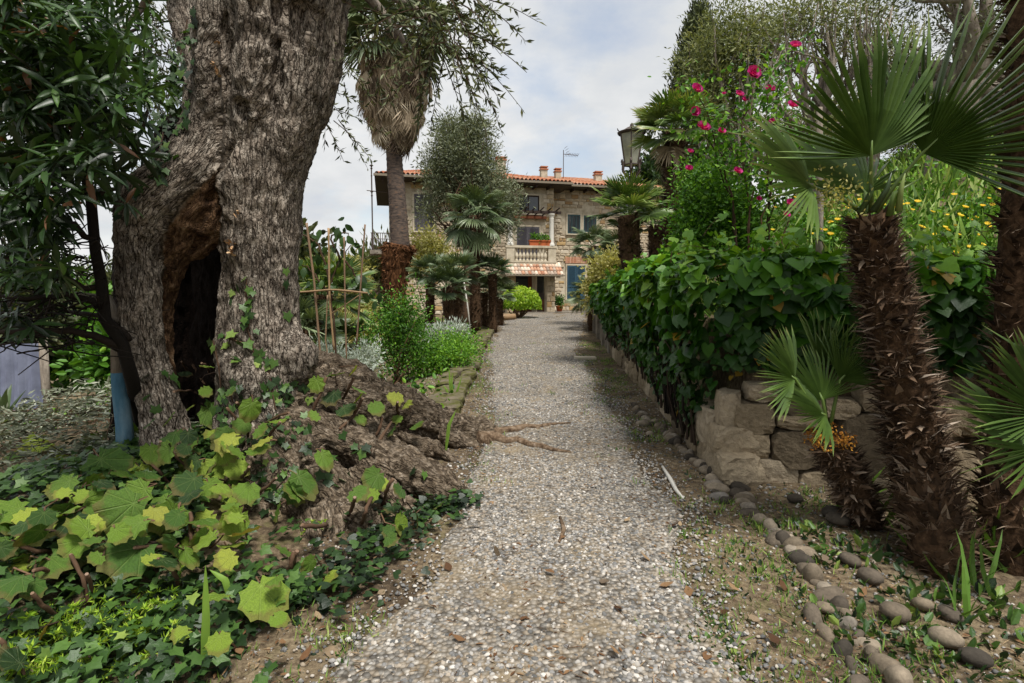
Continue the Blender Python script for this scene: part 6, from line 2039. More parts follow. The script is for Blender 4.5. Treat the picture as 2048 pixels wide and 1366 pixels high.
def tree(name, label, base, blobs, ncl, nl, size, mat, tm=RHOMB, csp=.18, r0=.15, bark=m_twig, c0=.45, group=None, cat='tree', twigs=1.0, fork=.45):
    base = np.asarray(base, float)
    t = thing(name, label, cat, tuple(base), group)
    mb = MB()
    cen = np.mean([b[0] for b in blobs], 0)
    fk = base + (cen - base) * fork
    q = np.linspace(0, 1, 7)
    P = base + (fk - base) * q[:, None] + np.stack([np.sin(q * 3) * r0 * .8, np.cos(q * 2.5) * r0 * .5, 0 * q], 1) * q[:, None]
    P[0, 2] -= .15
    mb.tube(P, r0 * (1.25 - .55 * q), 9, .5, .2)
    for (c, r) in blobs:
        for k in range(max(2, int(3 * twigs))):
            e = np.asarray(c) + rdir(1)[0] * np.asarray(r) * .75
            m1 = P[-1] + (e - P[-1]) * .5 + rng.normal(size=3) * np.linalg.norm(e - P[-1]) * .12
            mb.tube([P[-1], (P[-1] + m1) / 2 + rng.normal(size=3) * .05, m1, e], [r0 * .5, r0 * .38, r0 * .22, r0 * .07], 5, .5, .1)
            for _ in range(2):
                e2 = np.asarray(c) + rdir(1)[0] * np.asarray(r)
                mb.tube([m1, (m1 + e2) / 2 + rng.normal(size=3) * .08, e2], [r0 * .18, r0 * .1, r0 * .04], 4, .5, cap=False)
    mb.build('trunk', bark, t, True)
    foliage_mb(blobs, ncl, nl, size, tm, csp, c0).build('crown', mat, t)['kind'] = 'stuff'
    return t
def blob(px, py, Y, rx, rz, ry=None):
    """blob centred at a pixel, radii in pixels"""
    k = Y / FPX
    return (at(px, py, Y), (rx * k, (ry if ry else (rx + rz) / 2) * k, rz * k))

# olive in front of the house
b = at(930, 640, 22); b[2] = gz(b[0], 22)
tree('olive_tree', 'round-headed grey-green olive growing in front of the house facade', b,
     [blob(925, 290, 22, 60, 52), (blob(880, 330, 22, 35, 38)), blob(960, 350, 22, 50, 45), blob(915, 350, 22.3, 60, 40), blob(1005, 400, 22, 38, 42), blob(880, 380, 22, 34, 34), blob(960, 410, 22.2, 55, 38), blob(1010, 440, 22.3, 22, 40), blob(868, 420, 22.2, 22, 34), blob(900, 265, 22, 34, 28), blob(950, 262, 22, 36, 30)],
     1000, 42, .135, m_olivemid, csp=.19, r0=.16, c0=.55, fork=.55)
# round clipped bright bush
b = gpt(1040, 636)
t = thing('round_bush', 'clipped bright green round bush beside the front door', 'bush', tuple(b))
c = at(1040, 609, b[1]); rr = 38 * b[1] / FPX
u = rdir(5200); u[:, 2] = np.abs(u[:, 2]) - .25
p = c + nrm(u) * rr * np.array([1.08, 1.0, .92]) * (1 - .18 * rng.random((5200, 1)) ** 2) * (1 + .12 * (fbm(nrm(u) * 4 + 9, 2, 3)[:, None] - .5))
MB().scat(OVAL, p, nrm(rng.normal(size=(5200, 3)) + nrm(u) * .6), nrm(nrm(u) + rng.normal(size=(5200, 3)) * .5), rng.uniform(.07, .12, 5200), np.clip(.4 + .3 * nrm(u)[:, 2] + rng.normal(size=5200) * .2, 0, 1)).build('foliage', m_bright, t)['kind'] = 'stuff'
mb = MB()
for k in range(12):
    e = c + rdir(1, .6)[0] * rr * .8
    mb.tube([b, (b + e) / 2 + rng.normal(size=3) * .1, e], [.05, .03, .01], 5)
mb.build('stems', m_twig, t)
# ------------------------------------------------------------------ shrubs of the left bed
def shrub(name, label, base, blobs, ncl, nl, size, mat, tm=OVAL, csp=.1, c0=.5, nst=9, cat='shrub', group=None, stem=m_twig):
    t = thing(name, label, cat, tuple(base), group)
    foliage_mb(blobs, ncl, nl, size, tm, csp, c0).build('foliage', mat, t)['kind'] = 'stuff'
    mb = MB()
    for k in range(nst):
        c, r = blobs[k % len(blobs)]
        e = np.asarray(c) + rdir(1, .5)[0] * np.asarray(r) * .8
        s = np.asarray(base) + rng.normal(size=3) * [.06, .06, 0]
        mb.tube([s, (s + e) / 2 + rng.normal(size=3) * .06, e], [.022, .014, .005], 5, rng.random())
    mb.build('stems', stem, t)
    return t
g = gpt(800, 768)
shrub('feathery_shrub', 'feathery bright green shrub beside the kerb below the bare root ball', g, [blob(800, 640, g[1], 48, 42), blob(770, 680, g[1], 40, 40), blob(830, 690, g[1], 36, 44), blob(800, 720, g[1], 40, 30), blob(822, 605, g[1], 22, 34), blob(775, 635, g[1], 24, 30)], 230, 30, .045, m_shrub, csp=.12, c0=.5)
g = gpt(900, 745)
shrub('low_weeds', 'low lime-green leafy plants spreading between shrub and kerb', g, [blob(880, 720, g[1], 48, 24), blob(920, 715, g[1], 36, 22), blob(850, 735, g[1], 30, 18), blob(935, 690, g[1] + 2, 26, 20), blob(900, 690, g[1] + 1.5, 40, 18)], 260, 26, .045, m_shrub, csp=.11, c0=.75)
g = gpt(690, 770)
shrub('silver_plant', 'pale silver-leaved plants under the bamboo trellis', g, [blob(660, 720, 8.4, 34, 22), blob(700, 740, 8.2, 40, 18), blob(735, 715, 8.6, 24, 18), blob(640, 745, 8, 26, 14)], 240, 24, .06, m_silver, tm=RHOMB, csp=.08, c0=.5)
g = gpt(905, 690)
shrub('silver_plant', 'silvery plants on the bed below the fan palm trunks', g, [blob(880, 672, 13, 26, 12), blob(910, 668, 13.5, 22, 12)], 120, 22, .1, m_silver, tm=RHOMB, csp=.1)
shrub('yellow_shrub', 'tall yellow-green shrub glowing behind the trellis', onG(-4.4, 15), [blob(700, 560, 15, 24, 40), blob(712, 620, 15, 28, 46), blob(690, 680, 14.5, 26, 36), blob(730, 670, 14, 24, 30)], 420, 26, .09, m_yel, csp=.13, c0=.6)
shrub('dry_shrub', 'brown dry tangle of bare twigs beside the root ball', onG(-4.4, 17.5), [blob(738, 615, 17.5, 20, 36), blob(770, 625, 17.5, 22, 26)], 260, 22, .16, m_deadfrond, tm=(RHOMB[0] * [1, .25, 1], RHOMB[1]), csp=.16, c0=.15)
shrub('pale_shrub', 'thin straw-coloured shrub against the house wall', onG(-2.9, 21), [blob(850, 490, 21, 34, 26), blob(872, 520, 21, 34, 32), blob(835, 530, 21, 22, 26)], 200, 20, .10, m_yel, csp=.2, c0=.5)
shrub('pale_shrub', 'yellowish shrub between the parapet and the blue shutters', onG(3.0, 15.5), [blob(1215, 555, 15.5, 30, 36), blob(1195, 585, 15.5, 22, 26), blob(1238, 530, 15.5, 24, 26)], 260, 22, .09, m_yel, csp=.16, c0=.6)
# low greenery in gaps of the bed
t = thing('bed_ground_cover', 'mixed low greenery covering the garden bed around the palms', 'ground cover', tuple(onG(-3, 12)), None)
n = 9000
x = rng.uniform(-9, -.75, n); y = rng.uniform(6.6, 28, n)
m = (x < path_l(y) - .45) & (fbm(np.stack([x, y, 0 * x], 1) * .9, 2, 91) > .38)
x, y = x[m], y[m]; n = len(x)
MB().scat(OVAL, np.stack([x, y, H(x, y) + rng.random(n) * .22 * (fbm(np.stack([x, y, 0 * x], 1) * .7, 2, 92) + .2)], 1), rdir(n, .6), rdir(n, .8), rng.uniform(.04, .10, n) * (1 + y * .03), rng.random(n)).build('foliage', m_shrub, t)['kind'] = 'stuff'

# leaning poles among the palms
g = gpt(942, 672)
tag(MB().tube([g, at(935, 610, g[1]), at(925, 545, g[1] + .2)], .022, 7).build('white_pole', m_white, None, True, g), 'thin white pole leaning among the fan palms', 'pole')
g = gpt(958, 668)
tag(MB().tube([g, at(928, 565, g[1])], .007, 5).build('guy_rope', m_bamboo, None, True, g), 'slack guy rope running down from the white pole', 'rope')
g = gpt(882, 665)
tag(MB().tube([g, at(888, 615, g[1])], .018, 6, 0).build('black_stake', m_darktwig, None, True, g), 'short black stake beside the feathery shrub', 'stake')
tag(MB().tube([at(575, 590, 24), at(690, 535, 26), at(756, 504, 29)], .012, 4).build('overhead_cable', m_iron, None, True, at(575, 590, 24)), 'thin overhead cable running to the house corner', 'cable')

# ------------------------------------------------------------------ lantern
lb = at(1263, 300, 13.5); lb[2] = gz(lb[0], 13.5)
lan = thing('street_lantern', 'old wrought-iron lantern on tall post above the fan palm', 'lamp', tuple(lb))
cx_, cy_ = lb[0], lb[1]
zb = at(1263, 330, 13.5)[2]; zt = at(1263, 268, 13.5)[2]
MB().lathe((cx_, cy_, 0), np.array([[.09, lb[2] - .1], [.09, lb[2] + .3], [.05, lb[2] + .4], [.04, zb - .5], [.06, zb - .45], [.035, zb - .35], [.03, zb - .02]]), 10).build('post', m_iron, lan, True)
fr = MB(); hx6 = [(math.cos(k * pi / 3 + .3), math.sin(k * pi / 3 + .3)) for k in range(6)]
rb_, rt_ = .17, .29
for (a_, b_) in hx6:
    fr.tube([[cx_ + a_ * rb_, cy_ + b_ * rb_, zb], [cx_ + a_ * rt_, cy_ + b_ * rt_, zt]], .016, 5)
    fr.tube([[cx_ + a_ * rt_, cy_ + b_ * rt_, zt], [cx_ + a_ * .36, cy_ + b_ * .36, zt + .06], [cx_ + a_ * .37, cy_ + b_ * .37, zt + .1]], [.014, .014, .006], 5)
    # leafy scroll under each corner
    P = [[cx_ + a_ * r_, cy_ + b_ * r_, zb + z_] for r_, z_ in ((.04, -.28), (.14, -.24), (.22, -.12), (.21, 0), (.25, .1), (.27, .04))]
    fr.tube(P, [.018, .02, .028, .03, .03, .012], 5)
for zz, rr_ in ((zb, rb_), (zt, rt_)):
    P = [[cx_ + a_ * rr_, cy_ + b_ * rr_, zz] for a_, b_ in hx6 + hx6[:1]]
    fr.tube(P, .018, 5)
fr.build('frame', m_iron, lan)
for k in range(6):
    a_, b_ = hx6[k], hx6[(k + 1) % 6]
    MB().add([[cx_ + a_[0] * rb_ * .97, cy_ + a_[1] * rb_ * .97, zb], [cx_ + b_[0] * rb_ * .97, cy_ + b_[1] * rb_ * .97, zb], [cx_ + b_[0] * rt_ * .97, cy_ + b_[1] * rt_ * .97, zt], [cx_ + a_[0] * rt_ * .97, cy_ + a_[1] * rt_ * .97, zt]], Q=[[0, 1, 2, 3]]).build('pane', m_lampglass, lan)
MB().lathe((cx_, cy_, 0), np.array([[rt_ + .02, zt - .005], [rt_ + .05, zt + .03], [.22, zt + .08], [.12, zt + .14], [.05, zt + .17], [.04, zt + .22], [.0, zt + .26]]), 12).build('cap', m_iron, lan)

# ------------------------------------------------------------------ green shrub and climbing rose on the bank
YB = 7.6
shrub('bank_shrub', 'big feathery green shrub on the bank above the ivy', onG(3.0, YB), [blob(1420, 400, YB, 60, 60), blob(1390, 460, YB, 50, 55), blob(1470, 430, YB, 58, 60), blob(1440, 500, YB, 80, 40), blob(1400, 350, YB, 40, 34), blob(1500, 480, YB, 40, 50)], 700, 30, .045, m_shrub, csp=.09, c0=.55, nst=16)
YR = 6.9
rose = thing('climbing_rose', 'tall arching rose bush with magenta blooms on the bank', 'rose bush', tuple(onG(3.2, YR)))
rs_ = MB(); lp, lc = [], []
canes = [[(1480, 520), (1470, 420), (1440, 300), (1395, 200), (1390, 170)], [(1500, 520), (1500, 400), (1480, 280), (1500, 200), (1505, 150)], [(1520, 520), (1540, 380), (1545, 260), (1560, 160), (1590, 95)], [(1510, 520), (1530, 420), (1570, 320), (1585, 215)], [(1490, 520), (1460, 380), (1420, 290), (1405, 255)], [(1530, 520), (1545, 430), (1530, 300), (1535, 180)], [(1540, 520), (1580, 420), (1600, 330), (1640, 300)], [(1480, 520), (1510, 360), (1440, 265)]]
for pts in canes:
    P = np.array([at(p[0], p[1], YR + rng.normal() * .1) for p in pts]); q = np.linspace(0, 1, 14)
    P[0] = [P[0][0], P[0][1], gz(P[0][0], P[0][1])]
    Pq = np.stack([np.interp(q, np.linspace(0, 1, len(P)), P[:, k]) for k in range(3)], 1) + rng.normal(size=(14, 3)) * .02
    rs_.tube(Pq, np.linspace(.013, .004, 14), 5, rng.random())
    for k in range(4, 14):
        m_ = 24
        lp.append(Pq[k] + rng.normal(size=(m_, 3)) * [.14, .14, .11])
rs_.build('stems', m_twig, rose)
lp = np.concatenate(lp); n = len(lp)
MB().scat(OVAL, lp, rdir(n, -.1), rdir(n, .8), rng.uniform(.05, .09, n), np.clip(rng.normal(.6, .25, n), 0, 1)).build('foliage', m_shrub, rose)['kind'] = 'stuff'
m_rose = M('rose_petal', G('#860e50', '#b81a76', '#d44c9c'), .5, 20, 0, 50, .15, .25, .3)
def flower_mesh(name, np_, layers, mat, flat=.4):
    mb = MB()
    for L in range(layers):
        k = np_ - L
        r_ = 1 - L / layers * .75
        for i in range(k):
            a = i * 2 * pi / k + L * .7
            el = R_(15 + 68 * L / max(1, layers - 1)) if layers > 1 else R_(12)
            d = np.array([math.cos(a) * math.cos(el), math.sin(a) * math.cos(el), math.sin(el)])
            up = np.array([-math.cos(a) * math.sin(el), -math.sin(a) * math.sin(el), math.cos(el)])
            V = np.array([[0, -.08, 0], [0, .08, 0], [.55, -.42, .12], [.55, 0, -.02], [.55, .42, .12], [.9, -.3, .3], [1, 0, .2], [.9, .3, .3]], float)
            Y_ = np.cross(up, d)
            W = (V[:, :1] * d + V[:, 1:2] * Y_ * flat / .4 + V[:, 2:] * up) * r_
            mb.add(W, T=[[0, 3, 1], [0, 2, 3], [1, 3, 4]], Q=[[2, 5, 6, 3], [3, 6, 7, 4]], c=rng.random())
    me = mb.mesh(name, None, True); me.materials.append(mat)
    return me
RM = [flower_mesh('flower', 7, 5, m_rose) for _ in range(3)]
for (px, py, s) in ((1392, 180, 11), (1390, 224, 9), (1405, 257, 13), (1442, 264, 8), (1505, 148, 13), (1478, 190, 8), (1539, 180, 9), (1490, 200, 6), (1590, 93, 10), (1585, 212, 10), (1380, 304, 6), (1378, 338, 7), (1474, 344, 9), (1545, 245, 7), (1580, 408, 9), (1572, 430, 7), (1518, 398, 5), (1448, 188, 4)):
    p = at(px, py, YR - .2)
    inst('flower', random.choice(RM), rose, frame(p - org(rose), nrm([1, 0, rng.normal() * .4]), nrm([rng.normal() * .5, -.8, .6]), s * (YR - .2) / FPX * 1.25), rng.uniform(0, .2))

# bamboo pole on the bank
g = at(1640, 520, 6.2); g[2] = gz(g[0], 6.2)
tag(MB().tube([g - [0, 0, .1], at(1640, 400, 6.2), at(1639, 215, 6.2)], [.04, .036, .03], 8, .3).build('garden_post', m_palebark, None, True, g), 'pale upright wooden post on the bank behind the near palm', 'post')

# ------------------------------------------------------------------ bank undergrowth and yellow daisies
t = thing('bank_undergrowth', 'tangle of weeds and grasses covering the sloping bank', 'undergrowth', tuple(onG(6, 10)))
n = 30000
u_ = rng.random(n)
y = 4.6 + 26 * u_ ** 1.7; x = 1.9 + (1.5 + y * 1.05) * rng.random(n)
d = np.minimum(x - wall_x(y), y - wall_y(x))
m = (d > .35)
x, y = x[m], y[m]; n = len(x)
k_ = fbm(np.stack([x, y, 0 * x], 1) * .8, 2, 95)
z = H(x, y) + rng.random(n) * (.12 + .55 * k_)
MB().scat(OVAL, np.stack([x, y, z], 1)[: n // 2], rdir(n // 2, .5), rdir(n // 2, .8), (rng.uniform(.03, .06, n) * (1 + .07 * y))[: n // 2], np.clip(k_ + rng.normal(size=n) * .22, 0, 1)[: n // 2]).build('leaves', m_shrub, t)['kind'] = 'stuff'
nb_ = n - n // 2
MB().scat(BLADE, np.stack([x, y, H(x, y)], 1)[n // 2:], nrm(rng.normal(size=(nb_, 3)) * .45 + [0, 0, 1]), rdir(nb_), (rng.uniform(.15, .42, n) * (.7 + k_))[n // 2:], rng.random(nb_)).build('grasses', m_grass, t)['kind'] = 'stuff'
ds_ = thing('daisy_bush', 'drift of yellow daisies in bright green foliage on the bank', 'daisies', tuple(onG(5.2, 7)))
fb = []
for (px, py, Y, r_) in ((1700, 490, 7, 60), (1800, 470, 7, 60), (1900, 480, 6.5, 60), (1960, 440, 7, 60), (1860, 430, 8, 70), (1980, 520, 6, 50), (1620, 460, 7.5, 40)):
    fb.append(blob(px, py, Y, r_, r_ * .55))
foliage_mb(fb, 520, 26, .05, OVAL, .09, .5).build('foliage', m_shrub, ds_)['kind'] = 'stuff'
mb = MB()
for k in range(60):
    c, r = fb[k % len(fb)]
    e = np.asarray(c) + rdir(1, .6)[0] * np.asarray(r)
    s = np.array([e[0], e[1], gz(e[0], e[1])])
    mb.tube([s, (s + e) / 2 + rng.normal(size=3) * .04, e], [.008, .006, .003], 4, rng.random(), cap=False)
mb.build('stems', m_grass, ds_)
m_daisy = M('daisy_petal', G('#b98a10', '#d6ae1c', '#e4c840'), .6, 20, 0, 50, .1, .2, .2)
DM = [flower_mesh('flower', 9, 1, m_daisy, .26), flower_mesh('flower', 8, 1, m_daisy, .28)]
spots = [(1908, 390), (1800, 404), (1785, 415), (1765, 410), (1815, 408), (1835, 404), (1865, 424), (1895, 430), (1845, 455), (1840, 452), (1890, 455), (1895, 460), (1870, 470), (1925, 485), (1965, 490), (1940, 495), (1975, 448), (2005, 446), (2010, 415), (1985, 410), (1965, 412), (1930, 415), (1825, 420), (1675, 440), (1550, 415), (1545, 460), (1700, 488), (1720, 450), (1860, 500), (1990, 500), (1640, 480), (1590, 395), (1955, 470), (2020, 470), (1690, 520), (1940, 440), (2000, 380)]
spots += [(rng.uniform(1560, 2040), rng.uniform(390, 520)) for _ in range(36)]
for (px, py) in spots:
    p = at(px, py, rng.uniform(5.7, 6.4))
    inst('flower', random.choice(DM), ds_, frame(p - org(ds_), nrm([1, 0, rng.normal() * .3]), nrm([rng.normal() * .4, -.5, .9]), rng.uniform(.018, .038)), rng.random())

# ------------------------------------------------------------------ trees on the slope and behind
def cyp(label, px, Y, ytop, ybase, rx, ncl):
    b = at(px, ybase, Y); b[2] = gz(b[0], Y)
    top = at(px, ytop, Y)
    t = thing('cypress_tree', label, 'tree', tuple(b))
    h = top[2] - b[2]; R0 = rx * Y / FPX
    q = rng.random(ncl) ** .8
    a = rng.random(ncl) * 2 * pi
    rad = R0 * np.interp(q, [0, .15, .6, .85, 1], [.75, 1, .85, .5, .03]) * (1 - .35 * rng.random(ncl) ** 2) * (1 + .35 * (fbm(np.stack([a * 1.5, q * 9, 0 * a], 1), 2, 97) - .5))
    c = np.stack([b[0] + np.cos(a) * rad, b[1] + np.sin(a) * rad, b[2] + .3 + q * (h - .3)], 1)
    nl = 18
    p = np.repeat(c, nl, 0) + rng.normal(size=(ncl * nl, 3)) * [.10, .10, .2]
    out = np.repeat(np.stack([np.cos(a) * .5, np.sin(a) * .5, 1.2 + 0 * a], 1), nl, 0)
    n = len(p)
    MB().scat(RHOMB, p, nrm(out + rng.normal(size=(n, 3)) * .4), rdir(n), rng.uniform(.1, .22, n), np.clip(np.repeat(rng.normal(.45, .16, ncl), nl) + rng.normal(size=n) * .14, 0, 1)).build('crown', m_cyp, t)['kind'] = 'stuff'
    MB().tube([b - [0, 0, .2], b + [0, 0, h * .5], b + [0, 0, h * .96]], [.2, .12, .02], 8).build('trunk', m_twig, t, True)
cyp('tall dark cypress rising behind the roses and lantern palm', 1388, 19, 20, 480, 66, 1500)
def ptree(label, px, Y, blobs, ncl, nl, size, mat, r0, bark=m_palebark, c0=.5, csp=.22, group='olive trees on the slope', tm=RHOMB, name='slope_olive_tree', fork=.4, twigs=1.0):
    b = at(px, 500, Y); b[2] = gz(b[0], Y)
    if name == 'slope_olive_tree':
        ncl, nl, csp, r0 = int(ncl / 3.2), int(nl * 3.0), csp * .95, r0 * 1.25
    return tree(name, label, b, blobs, ncl, nl, size, mat, tm, csp, r0, bark, c0, group, fork=fork, twigs=twigs)
ptree('grey-green olive crown beside the cypress top', 1490, 16, [blob(1440, 110, 16, 70, 80), blob(1500, 60, 16, 70, 60), blob(1470, 170, 16, 50, 50), blob(1420, 200, 16, 40, 60), blob(1540, 130, 16, 50, 60), blob(1460, 250, 16, 50, 40)], 640, 30, .13, m_olivebright, .16)
ptree('sparse olive with pale forking limbs above the roses', 1625, 13, [blob(1590, 50, 13, 60, 50), blob(1650, 20, 13, 60, 40), blob(1560, 250, 13, 50, 40), blob(1640, 300, 13, 70, 40), blob(1690, 120, 13, 40, 50)], 260, 26, .11, m_olivebright, .15, twigs=2, fork=.5)
ptree('open olive with bare pale branches behind the near palm fans', 1720, 12, [blob(1740, 30, 12, 60, 40), blob(1700, 260, 12, 60, 50), blob(1800, 220, 12, 60, 60), blob(1780, 90, 12, 50, 40)], 260, 26, .11, m_olivebright, .14, twigs=2, fork=.5)
ptree('thick old trunk with dark crown at the top corner', 1888, 9.5, [blob(1960, 60, 9.5, 80, 60), blob(1980, 170, 10, 60, 60), blob(1850, -60, 9.5, 90, 60), blob(1800, 150, 10.5, 40, 60), blob(2040, 240, 9.5, 40, 60)], 420, 26, .09, m_olive, .24, fork=.75, twigs=1.5)
ptree('leafy olive far up the slope toward the frame edge', 1990, 17, [blob(1900, 230, 17, 80, 60), blob(2000, 270, 17, 70, 50), blob(1830, 270, 17, 50, 50), blob(1760, 200, 17, 60, 60)], 420, 26, .14, m_olive, .2)
ptree('hazy olive on the crest between cypress and posts', 1600, 22, [blob(1560, 330, 22, 60, 50), blob(1640, 250, 22, 60, 60), blob(1700, 330, 22, 50, 40), blob(1500, 290, 22, 50, 50)], 420, 26, .17, m_olivebright, .2)
ptree('dark evergreen behind the far roof end of the house', 1300, 42, [blob(1298, 370, 42, 34, 34), blob(1325, 345, 42, 30, 40), blob(1350, 380, 40, 40, 40)], 360, 24, .34, m_dark, .3, m_twig, .4, .5, 'trees behind the house', OVAL, 'background_tree')
# garden and hillside beyond the bed
for k, (lab, px, Y, bl) in enumerate((
    ('pale olive beyond the dry twigs, nearest the root ball', 745, 34, [(745, 560, 24, 30), (770, 545, 16, 26), (735, 600, 30, 30)]),
    ('tree beyond the trellis crossbar with rounded top', 690, 38, [(690, 575, 40, 26), (660, 590, 30, 22), (720, 600, 30, 30)]),
    ('dark tree close behind the trunk and first cane', 585, 20, [(590, 540, 28, 40), (600, 580, 34, 40), (570, 500, 18, 30)]),
    ('low tree at the foot of the hill behind the painted trunk', 150, 16, [(150, 640, 70, 40), (200, 700, 60, 50), (90, 700, 60, 40)]),
    ('broad tree behind the cloth screen', 30, 14, [(30, 640, 60, 40), (60, 600, 50, 30), (-40, 620, 60, 60)]),
    ('olive in the valley seen through the dark leaves', 250, 24, [(260, 600, 40, 40), (210, 600, 40, 40), (230, 660, 50, 40)]),
    ('tree filling the gap under the hollow limb', 300, 12, [(300, 690, 40, 40), (250, 720, 40, 40), (330, 740, 40, 30)]),
    ('far tree on the hill between house corner and cane', 780, 46, [(772, 560, 20, 26), (800, 580, 26, 30)]))):
    ptree(lab, px, Y, [blob(p, q_, Y, a_, c_) for p, q_, a_, c_ in bl], 330, 24, .012 * Y + .04, m_olivebright if k in (0, 1, 7) else m_shrub if k in (3, 6) else m_olive, .12 + Y * .003, m_twig, .45, .016 * Y + .05, 'trees beyond the garden', RHOMB if k in (0, 1, 5, 7) else OVAL, 'valley_tree')
far = thing('distant_wood', 'far wooded hillside seen low between trunk and house', 'wood', (-40, 90, -8), None, 'stuff')
fb = [((x_, y_, float(H0(x_, y_)) + 2.5), (5, 5, 3.5)) for x_, y_ in zip(rng.uniform(-110, -8, 60), rng.uniform(55, 110, 60))]
foliage_mb(fb, 1500, 16, .9, OVAL, 1.2, .45).build('foliage', m_olive, far)['kind'] = 'stuff'
pk = hw(uA + .3, PN + .5, HG + .04)
for (nm, lab, p, s) in (('potted_plant', 'small terracotta pot with green plant on the step by the pillar', hw(pR + .3, PN - .3, HG + .05), .2), ('window_box', 'terracotta trough of plants on the balcony rail', hw((rS2[0] + rS2[2]) / 2 + .3, PN - .11, zRail + .003), .16)):
    t = thing(nm, lab, 'plant pot', tuple(p))
    if nm == 'potted_plant':
        MB().lathe(p, np.array([[0, 0], [.13, 0], [.19, .26], [.21, .26], [.21, .31], [.17, .31], [.16, .27], [0, .27]]), 14).build('pot', m_terra, t, True)
        foliage_mb([(p + [0, 0, .55], (.2, .2, .28))], 26, 18, .1, OVAL, .06, .4).build('foliage', m_shrub, t)['kind'] = 'stuff'
    else:
        MB().box((-.55, -.11, 0), (.55, .11, .22), ax=(p, EU, EN, EZ)).box((-.58, -.14, .223), (.58, .14, .29), ax=(p, EU, EN, EZ)).build('pot', m_terra, t)
        foliage_mb([(p + EU * d_ + [0, 0, .42], (.16, .12, .2)) for d_ in (-.35, 0, .35)], 34, 16, .09, OVAL, .05, .5).build('foliage', m_shrub, t)['kind'] = 'stuff'

# ------------------------------------------------------------------ loose gravel, pebbles, litter, weeds
def octa(sub):
    V = np.array([[1, 0, 0], [-1, 0, 0], [0, 1, 0], [0, -1, 0], [0, 0, 1], [0, 0, -1]], float)
    T = np.array([[0, 2, 4], [2, 1, 4], [1, 3, 4], [3, 0, 4], [2, 0, 5], [1, 2, 5], [3, 1, 5], [0, 3, 5]])
    if sub:
        V = list(V); T2 = []; mid = {}
        def md(a, b):
            k = (min(a, b), max(a, b))
            if k not in mid:
                mid[k] = len(V); V.append(nrm(V[a] + V[b]))
            return mid[k]
        for a, b, c in T:
            x_, y_, z_ = md(a, b), md(b, c), md(c, a)
            T2 += [[a, x_, z_], [x_, b, y_], [z_, y_, c], [x_, y_, z_]]
        V, T = np.array(V), np.array(T2)
        T = T[V[T].mean(1)[:, 2] > -.45]           # undersides are buried
    return V, T
def gravel(name, label, n, x, y, smin, smax, sub, lift, pw=2.0, par=None):
    n = len(x)
    s = (smin + (smax - smin) * rng.random(n) ** pw)
    P = np.stack([x, y, H(x, y) + lift + s * .12], 1)
    mb = MB()
    V0, T0 = octa(sub)
    for k in range(6):
        idx = np.arange(k, n, 6)
        tm = (V0 * [.62, .45, .33] + rng.normal(size=V0.shape) * .05, T0)
        X = nrm(rng.normal(size=(len(idx), 3)) * [1, 1, .25])
        mb.scat(tm, P[idx], X, nrm(rng.normal(size=(len(idx), 3)) * .25 + [0, 0, 1]), s[idx], np.clip(rng.random(len(idx)) ** 1.15, 0, 1))
    o = mb.build(name, m_gravel, par, True)
    o['kind'] = 'stuff'
    if label: tag(o, label, 'gravel')
    return o
def pathmask(x, y, soft):
    l = path_l(y) + np.interp(y, py_, wob); r = path_r(y) + np.interp(y, py_, wob2)
    dl, drr = x - l, r - x
    e = np.minimum(dl, drr)
    pr = np.clip(.5 + e / soft, 0, 1)
    pr = pr * np.where(fbm(np.stack([x * 1.5, y * 1.5, 0 * x], 1), 2, 7) > .57, .3, 1)
    return rng.random(len(x)) < pr
n = 62000
y = 1.5 + 6.5 * rng.random(n) ** 1.35; x = rng.uniform(-1.4, 1.9, n)
m = pathmask(x, y, .5); x, y = x[m], y[m]
gravel('near_gravel', 'loose grey and buff pebbles strewn over the near path', 0, x, y, .009, .028, True, .008, 2.2)
n = 42000
y = 7.2 + 20 * rng.random(n) ** 1.3; x = rng.uniform(-1.2, 3.6, n)
m = pathmask(x, y, .5); x, y = x[m], y[m]
gravel('far_gravel', 'finer looking gravel on the upper path toward the house', 0, x, y, .018, .042, False, .010)
n = 26000
y = 1.5 + 9 * rng.random(n) ** 1.4; x = rng.uniform(-1.5, 2.6, n)
m = (~pathmask(x, y, .3)) & (np.minimum(x - wall_x(y), y - wall_y(x)) < 0) & ~((in_left(x + .2, y)) & (y < 4.6)) 
x, y = x[m], y[m]
gravel('scattered_pebbles', 'sparse pebbles and grit on the bare soil beside the path', 0, x, y, .006, .036, False, .0, 4)
# grass tufts and small weeds
def tufts(name, label, pts, nb, L, mat, tm=BLADE, spread=.05, upk=1.0):
    mb = MB()
    for (x, y, s) in pts:
        k = max(3, int(nb * rng.uniform(.5, 1.5)))
        a = rng.normal(size=(k, 2)) * spread * s
        P = np.stack([x + a[:, 0], y + a[:, 1], H(x + a[:, 0], y + a[:, 1])], 1)
        X = nrm(np.c_[a * 6 / max(s, .3), np.full(k, upk)] + rng.normal(size=(k, 3)) * .45)
        mb.scat(tm, P, X, rdir(k, .8), L * s * rng.uniform(.5, 1.3, k), np.clip(rng.normal(.5, .25, k), 0, 1))
    o = mb.build(name, mat, None)
    tag(o, label, 'weeds', None, 'stuff')
pts = []
for _ in range(4600):
    y = 1.6 + 14 * rng.random() ** 1.4; x = rng.uniform(-1.4, 2.4)
    l, r = float(path_l(y)), float(path_r(y))
    if x > float(wall_x(y)) - .02 and y > float(wall_y(x)): continue
    e = min(x - l, r - x)
    dens = .85 if -.55 < e < .12 else (.05 if e >= .12 else .35)
    k = fbm(np.array([[x * 1.3, y * 1.3, 4.]]), 2, 12)[0]
    if rng.random() < dens * max(0, (k - .40) * 4.5): pts.append((x, y, rng.uniform(.6, 1.4)))
